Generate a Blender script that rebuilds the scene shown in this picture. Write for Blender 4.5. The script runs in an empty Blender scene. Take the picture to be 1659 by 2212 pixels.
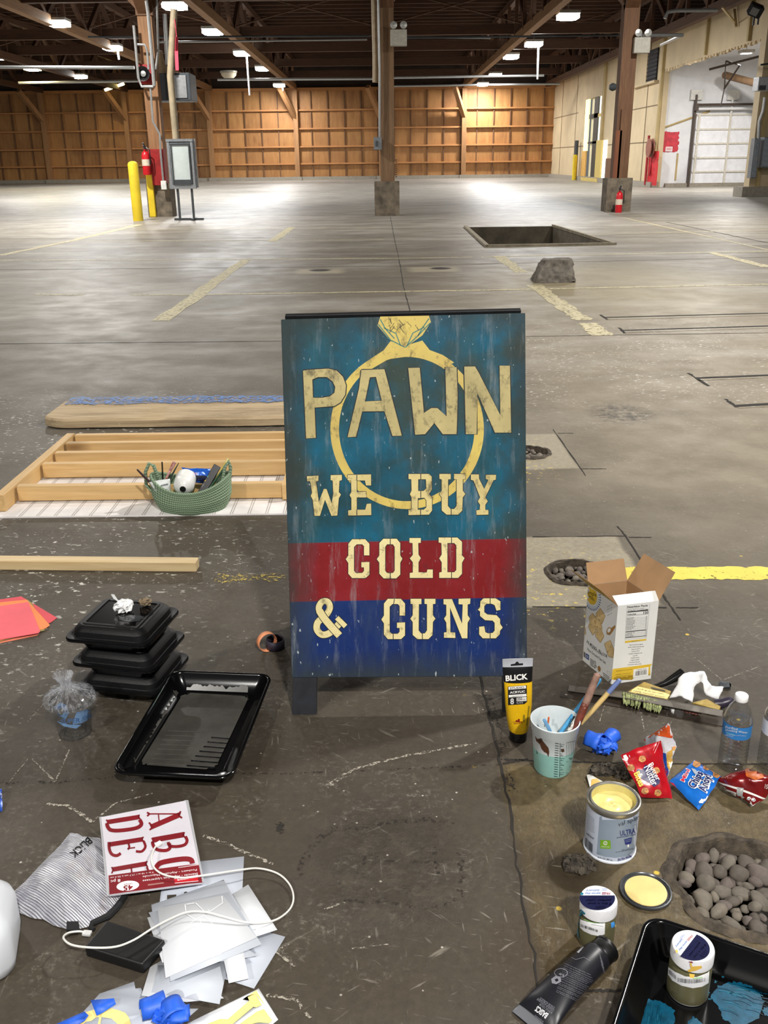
import bpy, math, random
from mathutils import Vector, Matrix, noise
from mathutils.bvhtree import BVHTree
from mathutils.geometry import tessellate_polygon, delaunay_2d_cdt
random.seed(7)
SC = bpy.context.scene
COL = SC.collection
PI = math.pi
V3 = Vector
# ------------------------------------------------------------------ camera
F_PX, CX, CY, HOR, ROLL, EYE = 2010.0, 829.5, 1106.0, 346.0, -0.012, 1.35
_p = math.atan((CY - HOR) / F_PX)
FW = V3((0, math.cos(_p), -math.sin(_p)))
_rt = V3((1, 0, 0)); _up = _rt.cross(FW)
RT = _rt * math.cos(ROLL) + _up * math.sin(ROLL)
UP = -_rt * math.sin(ROLL) + _up * math.cos(ROLL)
CAMP = V3((0, 0, EYE))
cd = bpy.data.cameras.new('camera'); cam = bpy.data.objects.new('camera', cd); COL.objects.link(cam)
cd.sensor_fit = 'HORIZONTAL'; cd.sensor_width = 36.0; cd.lens = 36.0 * F_PX / 1659.0
cd.clip_start = 0.05; cd.clip_end = 400
B = -FW
cam.matrix_world = Matrix(((RT.x, UP.x, B.x, 0), (RT.y, UP.y, B.y, 0), (RT.z, UP.z, B.z, EYE), (0, 0, 0, 1)))
SC.camera = cam


def ray(x, y):
    return (FW * F_PX + RT * (x - CX) - UP * (y - CY)).normalized()


def P(x, y, z=0.0):                       # photo point -> level z
    r = ray(x, y); return CAMP + r * ((z - EYE) / r.z)


def PY(x, y, Y):                          # photo point -> vertical plane y = Y
    r = ray(x, y); return CAMP + r * (Y / r.y)


def PX(x, y, X):
    r = ray(x, y); return CAMP + r * (X / r.x)


def PN(x, y, p0, n):
    r = ray(x, y); return CAMP + r * ((p0 - CAMP).dot(n) / r.dot(n))


# ------------------------------------------------------------------ materials
def lin(c):
    return tuple(((v / 255.0) / 12.92 if v <= 10.3 else ((v / 255.0 + 0.055) / 1.055) ** 2.4) for v in c[:3]) + (1.0,)


class NT:
    def __init__(s, name):
        s.mat = bpy.data.materials.new(name); s.mat.use_nodes = True
        s.t = s.mat.node_tree; s.b = s.t.nodes['Principled BSDF']; s.out = s.t.nodes['Material Output']
        s.tc = s.t.nodes.new('ShaderNodeTexCoord').outputs['Object']
        s.geo = None

    def put(s, sock, v):
        if hasattr(v, 'is_output') or isinstance(v, bpy.types.NodeSocket): s.t.links.new(v, sock)
        else: sock.default_value = v

    def node(s, ty, **kw):
        n = s.t.nodes.new(ty)
        for k, v in kw.items(): setattr(n, k, v)
        return n

    def math(s, op, a, b=0.5, c=None):
        n = s.node('ShaderNodeMath', operation=op)
        s.put(n.inputs[0], a); s.put(n.inputs[1], b)
        if c is not None: s.put(n.inputs[2], c)
        return n.outputs[0]

    def xyz(s, vec=None):
        n = s.node('ShaderNodeSeparateXYZ'); s.put(n.inputs[0], vec or s.tc); return n.outputs

    def mapv(s, scale=(1, 1, 1), rot=(0, 0, 0), loc=(0, 0, 0), vec=None):
        n = s.node('ShaderNodeMapping'); s.put(n.inputs['Vector'], vec or s.tc)
        n.inputs['Scale'].default_value = scale; n.inputs['Rotation'].default_value = rot; n.inputs['Location'].default_value = loc
        return n.outputs[0]

    def noise(s, scale=5, detail=4, rough=.55, vec=None, dist=0):
        n = s.node('ShaderNodeTexNoise'); s.put(n.inputs['Vector'], vec or s.tc)
        n.inputs['Scale'].default_value = scale; n.inputs['Detail'].default_value = detail
        n.inputs['Roughness'].default_value = rough; n.inputs['Distortion'].default_value = dist
        return n.outputs['Fac']

    def voro(s, scale=5, vec=None, feature='F1', rnd=1.0):
        n = s.node('ShaderNodeTexVoronoi', feature=feature); s.put(n.inputs['Vector'], vec or s.tc)
        n.inputs['Scale'].default_value = scale; n.inputs['Randomness'].default_value = rnd
        return n.outputs['Distance']

    def rng(s, v, lo, hi, a=0.0, b=1.0):
        n = s.node('ShaderNodeMapRange', clamp=True); s.put(n.inputs[0], v)
        for i, q in enumerate((lo, hi, a, b)): s.put(n.inputs[i + 1], q)
        return n.outputs[0]

    def mix(s, f, a, b):
        n = s.node('ShaderNodeMix', data_type='RGBA'); s.put(n.inputs[0], f)
        s.put(n.inputs[6], lin(a) if isinstance(a, tuple) else a); s.put(n.inputs[7], lin(b) if isinstance(b, tuple) else b)
        return n.outputs[2]

    def box(s, x, y, x0, x1, y0, y1, soft=.01):
        a = s.math('MULTIPLY', s.rng(x, x0 - soft, x0 + soft), s.rng(x, x1 - soft, x1 + soft, 1, 0))
        b = s.math('MULTIPLY', s.rng(y, y0 - soft, y0 + soft), s.rng(y, y1 - soft, y1 + soft, 1, 0))
        return s.math('MULTIPLY', a, b)

    def disc(s, x, y, cx, cy, r, soft=.02, sy=1.0):
        dx = s.math('SUBTRACT', x, cx); dy = s.math('MULTIPLY', s.math('SUBTRACT', y, cy), sy)
        d = s.math('SQRT', s.math('ADD', s.math('MULTIPLY', dx, dx), s.math('MULTIPLY', dy, dy)))
        return s.rng(d, r - soft, r + soft, 1, 0)

    def col(s, v): s.put(s.b.inputs['Base Color'], lin(v) if isinstance(v, tuple) else v)

    def bump(s, h, strength=.3, dist=.01):
        n = s.node('ShaderNodeBump'); n.inputs['Strength'].default_value = strength; n.inputs['Distance'].default_value = dist
        s.put(n.inputs['Height'], h); s.put(s.b.inputs['Normal'], n.outputs[0])

    def set(s, **kw):
        for k, v in kw.items(): s.put(s.b.inputs[k.replace('_', ' ')], v)


_mats = {}


def mat(name, c, rough=.6, metal=0.0, var=.08, vs=12.0, bump=0.0, bs=40.0, dirt=None, dirt_c=(40, 36, 30), spec=.5, coat=0.0, emit=0.0, stretch=(1, 1, 1)):
    if name in _mats: return _mats[name]
    n = NT(name); _mats[name] = n.mat
    vec = n.mapv(stretch)
    nz = n.noise(vs, 5, .6, vec)
    a = tuple(max(0, v * (1 - var)) for v in c); b = tuple(min(255, v * (1 + var)) for v in c)
    colr = n.mix(n.rng(nz, .3, .7), a, b)
    if dirt is not None:
        d = n.rng(n.noise(vs * .7, 8, .7, n.mapv((1, 1, 1), (0, 0, 0), (3.1, 1.7, .4))), dirt, dirt + .08)
        colr = n.mix(d, colr, dirt_c)
    n.col(colr)
    n.set(Roughness=rough, Metallic=metal, Coat_Weight=coat)
    n.b.inputs['Specular IOR Level'].default_value = spec
    if bump: n.bump(n.noise(bs, 5, .6, vec), bump, .004)
    if emit:
        n.set(Emission_Color=lin(c), Emission_Strength=emit)
    return n.mat


def wood(name, c1, c2, axis='X', scale=6.0, rough=.65, knots=True, thick=14.0):
    if name in _mats: return _mats[name]
    n = NT(name); _mats[name] = n.mat
    k = {'X': (.06, 1, 1), 'Y': (1, .06, 1), 'Z': (1, 1, .06)}[axis]
    vec = n.mapv(k)
    g = n.noise(scale * thick, 4, .6, vec, .4); g2 = n.noise(scale * 2.2, 3, .5, vec, 1.2)
    cc = n.mix(n.rng(g, .3, .7), c1, c2)
    cc = n.mix(n.rng(g2, .45, .75, 0, .5), cc, tuple(v * .72 for v in c1))
    if knots:
        kk = {'X': (.35, 1, 1), 'Y': (1, .35, 1), 'Z': (1, 1, .35)}[axis]
        v = n.voro(3.2, n.mapv(kk, (0, 0, 0), (.3, .2, .1)))
        cc = n.mix(n.rng(v, .05, .12, .75, 0), cc, (92, 58, 28))
    n.col(cc); n.set(Roughness=rough); n.bump(g, .15, .003)
    return n.mat


def clear(name, tint=(244, 248, 250), gloss=.12, rough=.05):
    """thin clear plastic: see-through with a surface sheen"""
    if name in _mats: return _mats[name]
    n = NT(name); _mats[name] = n.mat
    tr = n.node('ShaderNodeBsdfTransparent'); tr.inputs[0].default_value = lin(tint)
    gl = n.node('ShaderNodeBsdfGlossy'); gl.inputs['Roughness'].default_value = rough
    lw = n.node('ShaderNodeLayerWeight'); lw.inputs[0].default_value = .35
    f = n.math('ADD', n.math('MULTIPLY', n.math('POWER', lw.outputs['Facing'], 2.0), .55), gloss)
    mx = n.node('ShaderNodeMixShader'); n.put(mx.inputs[0], f); n.t.links.new(tr.outputs[0], mx.inputs[1]); n.t.links.new(gl.outputs[0], mx.inputs[2])
    n.t.links.new(mx.outputs[0], n.out.inputs['Surface'])
    return n.mat


def film(name, c, alpha=.85, rough=.45):
    """milky plastic sheet"""
    if name in _mats: return _mats[name]
    n = NT(name); _mats[name] = n.mat
    n.col(c); n.set(Roughness=rough, Alpha=alpha)
    return n.mat


# ------------------------------------------------------------------ mesh builder
class MB:
    def __init__(s): s.v = []; s.f = []; s.m = []

    def add(s, vs, fs, mi=0):
        b = len(s.v); s.v.extend(V3(v) for v in vs)
        for f in fs: s.f.append(tuple(b + i for i in f)); s.m.append(mi)
        return s

    def box(s, c, d, mi=0, R=None):
        c = V3(c); x, y, z = d[0] / 2, d[1] / 2, d[2] / 2
        vs = [V3((a, b, e)) for e in (-z, z) for a, b in ((-x, -y), (x, -y), (x, y), (-x, y))]
        if R is not None: vs = [R @ v for v in vs]
        return s.add([c + v for v in vs], [(3, 2, 1, 0), (4, 5, 6, 7), (0, 1, 5, 4), (1, 2, 6, 5), (2, 3, 7, 6), (3, 0, 4, 7)], mi)

    def bar(s, p, q, w, h, mi=0, up=(0, 0, 1)):          # rectangular bar p->q
        p = V3(p); q = V3(q); d = (q - p); L = d.length; d.normalize()
        u = V3(up); sd = d.cross(u)
        if sd.length < 1e-4: sd = d.cross(V3((0, 1, 0)))
        sd.normalize(); u = sd.cross(d)
        R = Matrix((d, sd, u)).transposed()
        return s.box((p + q) / 2, (L, w, h), mi, R)

    def hexa(s, low, high, mi=0):                         # two matching loops -> solid
        n = len(low); vs = list(low) + list(high)
        fs = [tuple(range(n - 1, -1, -1)), tuple(range(n, 2 * n))] + [(i, (i + 1) % n, n + (i + 1) % n, n + i) for i in range(n)]
        return s.add(vs, fs, mi)

    def prism(s, loop, dv, mi=0):
        return s.hexa([V3(p) for p in loop], [V3(p) + V3(dv) for p in loop], mi)

    def tube(s, path, r, n=8, mi=0, closed=False, caps=True):
        path = [V3(p) for p in path]; k = len(path)
        rr = r if isinstance(r, (list, tuple)) else [r] * k
        rings = []; nrm = None
        for i, p in enumerate(path):
            a = path[(i - 1) % k] if (closed or i > 0) else p
            b = path[(i + 1) % k] if (closed or i < k - 1) else p
            d = (b - a).normalized()
            if nrm is None:
                nrm = d.cross(V3((0, 0, 1)))
                if nrm.length < 1e-3: nrm = d.cross(V3((0, 1, 0)))
            nrm = (nrm - d * nrm.dot(d)).normalized(); bn = d.cross(nrm)
            rings.append([p + (nrm * math.cos(2 * PI * j / n) + bn * math.sin(2 * PI * j / n)) * rr[i] for j in range(n)])
        vs = [v for g in rings for v in g]; fs = []
        for i in range(k if closed else k - 1):
            a, b = i * n, ((i + 1) % k) * n
            fs += [(a + j, a + (j + 1) % n, b + (j + 1) % n, b + j) for j in range(n)]
        if caps and not closed: fs += [tuple(range(n - 1, -1, -1)), tuple((k - 1) * n + j for j in range(n))]
        return s.add(vs, fs, mi)

    def lathe(s, prof, c=(0, 0, 0), n=32, mi=0, R=None, mis=None, sx=1.0, sy=1.0):
        c = V3(c); vs = []
        for r, z in prof:
            for j in range(n):
                a = 2 * PI * j / n; v = V3((r * math.cos(a) * sx, r * math.sin(a) * sy, z))
                vs.append(c + (R @ v if R is not None else v))
        b = len(s.v); s.v.extend(vs)
        for i in range(len(prof) - 1):
            for j in range(n):
                s.f.append((b + i * n + j, b + i * n + (j + 1) % n, b + (i + 1) * n + (j + 1) % n, b + (i + 1) * n + j))
                s.m.append(mis[i] if mis else mi)
        if prof[0][0] > 1e-6: s.f.append(tuple(b + j for j in range(n - 1, -1, -1))); s.m.append(mis[0] if mis else mi)
        if prof[-1][0] > 1e-6: s.f.append(tuple(b + (len(prof) - 1) * n + j for j in range(n))); s.m.append(mis[-1] if mis else mi)
        return s

    def shell(s, prof, **k):                              # lathe without end caps
        b = len(s.f); s.lathe(prof, **k)
        n = k.get('n', 32)
        while len(s.f) > b + (len(prof) - 1) * n: s.f.pop(); s.m.pop()
        return s

    def grid(s, fn, nu, nv, mi=0):
        vs = [fn(i / nu, j / nv) for j in range(nv + 1) for i in range(nu + 1)]
        return s.add(vs, [(j * (nu + 1) + i, j * (nu + 1) + i + 1, (j + 1) * (nu + 1) + i + 1, (j + 1) * (nu + 1) + i) for j in range(nv) for i in range(nu)], mi)

    def flat(s, loop, mi=0, holes=()):                    # planar polygon with holes
        loops = [[V3(p) for p in loop]] + [[V3(p) for p in h] for h in holes]
        # drop to the best plane
        n = V3((0, 0, 0)); L = loops[0]
        for i in range(len(L)):
            a, b = L[i], L[(i + 1) % len(L)]; n += a.cross(b)
        n.normalize()
        tris = tessellate_polygon(loops); vs = [p for l in loops for p in l]
        out = []
        for t in tris:
            a, b, c = (vs[i] for i in t)
            out.append(tuple(t) if (b - a).cross(c - a).dot(n) >= 0 else tuple(reversed(t)))
        if n.z < -.2: out = [tuple(reversed(t)) for t in out]
        return s.add(vs, out, mi)

    def strip(s, pts, w, mi=0, n=V3((0, 0, 1)), jag=0.0):  # flat ribbon along points lying in the plane of normal n
        pts = [V3(p) for p in pts]; ww = w if isinstance(w, (list, tuple)) else [w] * len(pts)
        L = []; Rr = []
        for i, p in enumerate(pts):
            d = (pts[min(i + 1, len(pts) - 1)] - pts[max(i - 1, 0)]).normalized(); sd = n.cross(d).normalized()
            L.append(p + sd * (ww[i] / 2 * (1 + random.uniform(-jag, jag)))); Rr.append(p - sd * (ww[i] / 2 * (1 + random.uniform(-jag, jag))))
        k = len(pts)
        return s.add(L + Rr, [(k + i, k + i + 1, i + 1, i) for i in range(k - 1)], mi)


_emat = {}


def tag(o, label=None, cat=None, group=None, kind=None):
    if label: o['label'] = label
    if cat: o['category'] = cat
    if group: o['group'] = group
    if kind: o['kind'] = kind
    return o


def thing(name, label, cat, loc, rotz=0.0, group=None):
    o = bpy.data.objects.new(name, None); COL.objects.link(o); o.empty_display_size = .05
    o.location = loc; o.rotation_euler = (0, 0, rotz)
    _emat[o] = Matrix.Translation(V3(loc)) @ Matrix.Rotation(rotz, 4, 'Z')
    return tag(o, label, cat, group)


def obj(name, mb, mats, parent=None, local=False, bevel=0.0, bseg=2, sub=0, solid=0.0, angle=38, label=None, flat=False):
    """one mesh object; world coordinates are turned into the parent's unless local"""
    me = bpy.data.meshes.new(name)
    vs = mb.v
    root = parent
    while root is not None and root not in _emat: root = root.parent
    if root is not None and not local:
        inv = _emat[root].inverted(); vs = [inv @ v for v in vs]
    me.from_pydata([tuple(v) for v in vs], [], mb.f)
    mats = mats if isinstance(mats, (list, tuple)) else [mats]
    for m in mats: me.materials.append(m)
    me.polygons.foreach_set('material_index', [min(i, len(mats) - 1) for i in mb.m])
    me.polygons.foreach_set('use_smooth', [not flat] * len(me.polygons))
    me.update(); me.set_sharp_from_angle(angle=math.radians(angle))
    o = bpy.data.objects.new(name, me); COL.objects.link(o)
    if parent is not None: o.parent = parent
    if solid:
        m = o.modifiers.new('solid', 'SOLIDIFY'); m.thickness = solid; m.offset = 0
    if bevel:
        m = o.modifiers.new('bevel', 'BEVEL'); m.width = bevel; m.segments = bseg; m.limit_method = 'ANGLE'; m.angle_limit = math.radians(30); m.harden_normals = True
    if sub:
        m = o.modifiers.new('sub', 'SUBSURF'); m.levels = sub; m.render_levels = sub
    if label: o['label'] = label
    return o


def struct(name, mb, mats, **k):
    return tag(obj(name, mb, mats, **k), kind='structure')


# ------------------------------------------------------------------ writing and prints laid on a surface
_gl = {}


def glyphs(s, bold=0.0):
    k = (s, bold)
    if k not in _gl:
        c = bpy.data.curves.new('t', 'FONT'); c.body = s; c.size = 1.0; c.resolution_u = 2; c.offset = bold; c.fill_mode = 'FRONT'; c.dimensions = '2D'
        o = bpy.data.objects.new('t', c); me = bpy.data.meshes.new_from_object(o)
        _gl[k] = ([(v.co.x, v.co.y) for v in me.vertices], [tuple(p.vertices) for p in me.polygons])
        bpy.data.objects.remove(o); bpy.data.curves.remove(c); bpy.data.meshes.remove(me)
    return _gl[k]


class Decal:
    """prints that lie on a built surface; zm = (ox, oy, scale) of the coordinates the marks are given in"""
    def __init__(s, objs=None, zm=(0, 0, 1), off=.0006, plane=None):
        s.mb = MB(); s.zm = zm; s.off = off; s.plane = plane; s.bvh = None
        if objs:
            vs = []; fs = []
            for o in objs:
                root = o
                while root is not None and root not in _emat: root = root.parent
                M = _emat[root] if root is not None else Matrix()
                b = len(vs); vs += [M @ v.co for v in o.data.vertices]; fs += [tuple(b + i for i in p.vertices) for p in o.data.polygons]
            s.bvh = BVHTree.FromPolygons(vs, fs)

    def hit(s, x, y, lift=0.0):
        ox, oy, k = s.zm; x = ox + x / k; y = oy + y / k
        if s.plane: p0, n = s.plane; return PN(x, y, p0, n) + n * (s.off + lift)
        r = ray(x, y); l, n, i, d = s.bvh.ray_cast(CAMP, r)
        if l is None:
            l, n, i, d = s.bvh.find_nearest(P(x, y, .02))
        if n.dot(r) > 0: n = -n
        return l + n * (s.off + lift)

    def poly(s, pts, mi=0, holes=(), lift=0.0, cell=0):
        if not cell and not holes and s.plane is None:
            bb = max(max(p[0] for p in pts) - min(p[0] for p in pts), max(p[1] for p in pts) - min(p[1] for p in pts))
            if bb / s.zm[2] > 6: cell = max(bb / 9, 2.0 * s.zm[2])
        if cell:
            ring = []
            for i in range(len(pts)):
                a = V3(pts[i]).to_2d() if len(pts[i]) == 3 else Vector(pts[i]); b = Vector(pts[(i + 1) % len(pts)])
                k = max(1, int((b - a).length / cell)); ring += [a + (b - a) * t / k for t in range(k)]
            xs = [p.x for p in ring]; ys = [p.y for p in ring]; inner = []
            yy = min(ys) + cell / 2
            while yy < max(ys):
                xx = min(xs) + cell / 2
                while xx < max(xs):
                    if _inside(xx, yy, ring, cell * .3): inner.append(Vector((xx, yy)))
                    xx += cell
                yy += cell
            n = len(ring); vv, _, ff, *_r = delaunay_2d_cdt(ring + inner, [(i, (i + 1) % n) for i in range(n)], [tuple(range(n))], 1, 1e-5)
            P3 = [s.hit(v.x, v.y, lift) for v in vv]
            s.mb.add(P3, [_face_cam(P3, f) for f in ff], mi)
            return s
        loops = [[V3((p[0], p[1], 0)) for p in pts]] + [[V3((p[0], p[1], 0)) for p in h] for h in holes]
        t = tessellate_polygon(loops); P3 = [s.hit(p.x, p.y, lift) for l in loops for p in l]
        s.mb.add(P3, [_face_cam(P3, f) for f in t], mi)
        return s

    def line(s, pts, w, mi=0, lift=0.0, step=0):
        pts = [Vector(p) for p in pts]
        if not step and s.plane is None: step = 4.0 * s.zm[2]
        if step:
            q = []
            for a, b in zip(pts, pts[1:]):
                k = max(1, int((b - a).length / step)); q += [a + (b - a) * t / k for t in range(k)]
            pts = q + [pts[-1]]
        L = []; Rr = []
        for i, p in enumerate(pts):
            d = (pts[min(i + 1, len(pts) - 1)] - pts[max(i - 1, 0)]); d = d.normalized() if d.length > 1e-6 else Vector((1, 0))
            sd = Vector((-d.y, d.x)) * w / 2; L.append(p + sd); Rr.append(p - sd)
        k = len(pts); P3 = [s.hit(p.x, p.y, lift) for p in L + Rr]
        s.mb.add(P3, [_face_cam(P3, (i, i + 1, k + i + 1, k + i)) for i in range(k - 1)], mi)
        return s

    def text(s, body, o, a, h=None, mi=0, bold=0.0, lift=0.0, width=None, fit=True):
        """body at o reading along vector a (its whole length when fit); h = vector of one cap height"""
        v, f = glyphs(body, bold)
        if not v: return s
        x0 = min(p[0] for p in v); x1 = max(p[0] for p in v); a = Vector(a); h = Vector(h)
        sc = 1.0 / (x1 - x0) if fit else 1.0
        P3 = []
        for x, y in v:
            q = Vector(o) + a * ((x - x0) * sc) + h * (y / .72); P3.append(s.hit(q.x, q.y, lift))
        s.mb.add(P3, [_face_cam(P3, t) for t in f], mi)
        return s

    def done(s, name, mats, parent):
        return obj(name, s.mb, mats, parent)


def _face_cam(P3, f):
    a, b, c = P3[f[0]], P3[f[1]], P3[f[2]]
    return tuple(f) if (b - a).cross(c - a).dot(a - CAMP) < 0 else tuple(reversed(f))


def _inside(x, y, ring, m=0):
    ins = False; n = len(ring); near = 1e9
    for i in range(n):
        a, b = ring[i], ring[(i + 1) % n]
        if (a.y > y) != (b.y > y) and x < (b.x - a.x) * (y - a.y) / (b.y - a.y + 1e-12) + a.x: ins = not ins
        near = min(near, (a.x - x) ** 2 + (a.y - y) ** 2)
    return ins and near > m * m


def copy_tree(o, parent=None):
    c = o.copy(); COL.objects.link(c)
    if parent is not None: c.parent = parent
    for ch in [x for x in bpy.data.objects if x.parent == o]: copy_tree(ch, c)
    return c


def nz(p, s=1.0, seed=0.0):
    return noise.noise(V3((p[0] * s + seed, p[1] * s + seed * .7, p[2] * s - seed * .3)))


def crumple(mb, amp, s, seed=0.0):
    """push the points of a mesh about with ridged noise"""
    for i, v in enumerate(mb.v):
        d = noise.noise_vector(v * s + V3((seed, seed * 2, -seed))); e = noise.noise_vector(v * s * 2.3 + V3((seed, seed * 2, -seed)))
        mb.v[i] = v + d * amp + e * amp * .5
    return mb
# ================================================================== FLOOR
HOLE1 = P(1604, 1911); R1 = abs((P(1466, 1911) - HOLE1).x)
HOLE2 = P(1246, 1237); R2 = abs((P(1186, 1237) - HOLE2).x)
HOLE3 = P(1140, 978); R3 = abs((P(1183, 978) - HOLE3).x)
CRX = P(1045, 1500).x                                      # long crack between the slabs


def ring2(c, r, n, j=0.05, s=3.0, seed=0):
    return [Vector((c.x + r * math.cos(2 * PI * i / n) * (1 + j * noise.noise(V3((math.cos(2 * PI * i / n) * s, math.sin(2 * PI * i / n) * s, seed)))),
                    c.y + r * math.sin(2 * PI * i / n) * (1 + j * noise.noise(V3((math.cos(2 * PI * i / n) * s, math.sin(2 * PI * i / n) * s, seed)))))) for i in range(n)]


pit = [P(1012, 491), P(1048, 534), P(1326, 528), P(1195, 489)]
pit = [V3((1.80, 20.6, 0)), V3((1.74, 15.78, 0)), V3((3.86, 15.9, 0)), V3((3.66, 20.6, 0))]
loops = [[p.to_2d() for p in pit], ring2(HOLE1, R1, 64, .10, 2.2, 1), ring2(HOLE2, R2, 48, .10, 2.2, 2), ring2(HOLE3, R3, 40, .1, 2.2, 3)]
outer = [Vector((-34, -12)), Vector((34, -12)), Vector((34, 76)), Vector((-34, 76))]
pts = list(outer); edges = [(i, (i + 1) % 4) for i in range(4)]
for L in loops:
    b = len(pts); pts += L; edges += [(b + i, b + (i + 1) % len(L)) for i in range(len(L))]
for gx in range(-32, 34, 4):
    for gy in range(-10, 76, 4):
        if not any(_inside(gx, gy, L) for L in loops): pts.append(Vector((gx, gy)))
vv, _, ff, *_r = delaunay_2d_cdt(pts, edges, [], 0, 1e-6)
fl = MB(); keep = []
for f in ff:
    c = sum((vv[i] for i in f), Vector((0, 0))) / len(f)
    if any(_inside(c.x, c.y, L) for L in loops): continue
    a, b2, c2 = (vv[i] for i in f[:3])
    keep.append(tuple(f) if (b2 - a).cross(c2 - a) > 0 else tuple(reversed(f)))
fl.add([V3((p.x, p.y, 0)) for p in vv], keep, 0)
# pit walls and bottom
PD = .95
for i in range(4):
    a, b2 = pit[i], pit[(i + 1) % 4]
    fl.add([a, b2, b2 - V3((0, 0, PD)), a - V3((0, 0, PD))], [(0, 1, 2, 3)], 1)
fl.add([p - V3((0, 0, PD)) for p in pit], [(0, 1, 2, 3)], 1)
# raised kerb of the pit
for a, b2, w in ((pit[1], pit[2], .07), (pit[0], pit[1], .07), (pit[2], pit[3], .06)):
    fl.bar(a + V3((0, 0, .012)), b2 + V3((0, 0, .012)), w, .05, 2)
# rough round holes: broken rim, walls, dirt bottom
for k, (L, c, r, dep) in enumerate(((loops[1], HOLE1, R1, .085), (loops[2], HOLE2, R2, .07), (loops[3], HOLE3, R3, .07))):
    n = len(L)

    def rimpt(i, s):
        p = L[i % n]; d = (p - c.to_2d()); q = c.to_2d() + d * s; hh = noise.noise(V3((q.x * 38, q.y * 38, k * 3.1)))
        return q, hh
    rows = []
    for s, z in ((1.20, .0003), (1.15, .004), (1.09, .008), (1.02, .006), (.985, -.004), (.97, -.02), (.95, -.05), (.93, -dep)):
        row = []
        for i in range(n):
            q, hh = rimpt(i, s * (1 + .025 * noise.noise(V3((i * .9, s * 9, k)))))
            row.append(V3((q.x, q.y, z + (hh * .006 if -.05 < z and s < 1.28 else 0) * (1 if k == 0 else 1.3))))
        rows.append(row)
    vs = [v for rw in rows for v in rw]
    fl.add(vs, [(a * n + i, (a + 1) * n + i, (a + 1) * n + (i + 1) % n, a * n + (i + 1) % n) for a in range(len(rows) - 1) for i in range(n)], 3)
    fl.add([V3((c.x + (v.x - c.x) * .99, c.y + (v.y - c.y) * .99, -dep + .002)) for v in rows[-1]], [tuple(range(n))], 4)


def gl(pxs, w, mi, z=.0012, jag=0.0, sub=0):
    q = [P(x, y, 0) for x, y in pxs]
    if sub:
        out = []
        for a, b2 in zip(q, q[1:]): out += [a.lerp(b2, t / sub) for t in range(sub)]
        q = out + [q[-1]]
    fl.strip([p + V3((0, 0, z)) for p in q], w, mi, jag=jag)


# painted lines (5 = cream yellow, worn; 6 = strong yellow; 7 = dark joint; 8 = white scratch)
for seg, w in ((((531, 561), (349, 693)), .17), (((630, 491), (588, 522)), .17), (((1076, 553), (1128, 589)), .17), (((1154, 616), (1225, 668), (1262, 692)), .17),
               (((1268, 698), (1302, 725)), .17), (((1535, 545), (1659, 577)), .15), (((302, 485), (150, 521), (0, 552)), .16),
               (((1215, 430), (1330, 455)), .12), (((1345, 470), (1659, 540)), .05)):
    gl(seg, w, 5, .0022, .25, 14)
for seg, w in ((((0, 562.5), (415, 561), (830, 558.5)), .10), (((830, 558.5), (1020, 556)), .07), (((1040, 555), (1230, 551), (1659, 543)), .09), (((75, 636), (180, 637)), .07),
               (((280, 636.5), (420, 637), (830, 630.5)), .07), (((830, 630.5), (1100, 626), (1659, 614.5)), .085), (((150, 521), (830, 518)), .07), (((1270, 507), (1659, 497)), .06), (((240, 497), (820, 492)), .06)):
    gl(seg, w, 5, .002, .3, 22)
gl(((1345, 1239), (1440, 1238.5), (1800, 1238)), .105, 6, .0011, .12, 30)
gl(((462, 1250), (622, 1247)), .06, 9, .0011, .5, 14)
# joints and saw cuts
for seg, w in ((((0, 743), (608, 737)), .012), (((1136, 727), (1300, 724.5), (1800, 717)), .012), (((0, 583), (830, 575.5), (1659, 556)), .018), (((0, 516), (830, 512)), .02), (((1440, 480), (1659, 525)), .03)):
    gl(seg, w, 7, .0015, .4, 20)
for y0, y1, x0 in ((686, 676, 1302), (714, 703, 1340), (817, 808, 1502), (877, 868, 1588)):
    gl(((x0, y0), (1800, y1 - 3)), .045, 7, .001, .1, 8); gl(((x0 + 6, y0 + 5), (1800, y1 + 2)), .016, 10, .0012, .1, 8)
for seg in (((1297, 680), (1312, 690)), ((1337, 708), (1350, 720)), ((1487, 806), (1530, 834)), ((1566, 862), (1592, 880)), ((1195, 928), (1265, 1028)), ((1334, 1137), (1353, 1160)), ((1437, 1293), (1470, 1340)), ((1353, 1160), (1437, 1293)),
            ((1205, 936), (1238, 936)), ((1255, 1013), (1310, 1013)), ((1358, 1161), (1407, 1161)), ((1460, 1313), (1508, 1313)), ((1150, 1160), (1350, 1158)), ((1150, 1311), (1440, 1313))):
    gl(seg, .006 if seg[0][1] > 900 else .02, 7, .0012, .6, 9)
# the long crack: jagged, widening
ck = [(843, 468), (851, 510), (862, 562), (873, 625), (884, 665), (896, 737), (930, 900), (985, 1190), (1036, 1462), (1046, 1500), (1060, 1560), (1077, 1625), (1086, 1672), (1098, 1730), (1107, 1790), (1113, 1850), (1121, 1888), (1128, 1950), (1142, 2010), (1153, 2060), (1162, 2120), (1172, 2170), (1184, 2212), (1200, 2290)]
cq = [P(x, y) for x, y in ck]; path = []
for a, b2 in zip(cq, cq[1:]):
    k = max(2, min(14, int((b2 - a).length / .025)))
    path += [a.lerp(b2, t / k) + V3((random.uniform(-.0035, .0035), 0, 0)) for t in range(k)]
fl.strip([p + V3((0, 0, .0011)) for p in path], [(.011 if p.y > 6 else .006 if p.y > 1.62 else .0036) * (1 + .6 * noise.noise(p * 22)) for p in path], 7, jag=.35)
pk = [p for p in path if 1.74 < p.y < 2.2]
fl.strip([p + V3((.010, 0, .0006)) for p in pk], [.036 * (.8 + .5 * noise.noise(p * 17)) for p in pk], 11, jag=.08)
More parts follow.
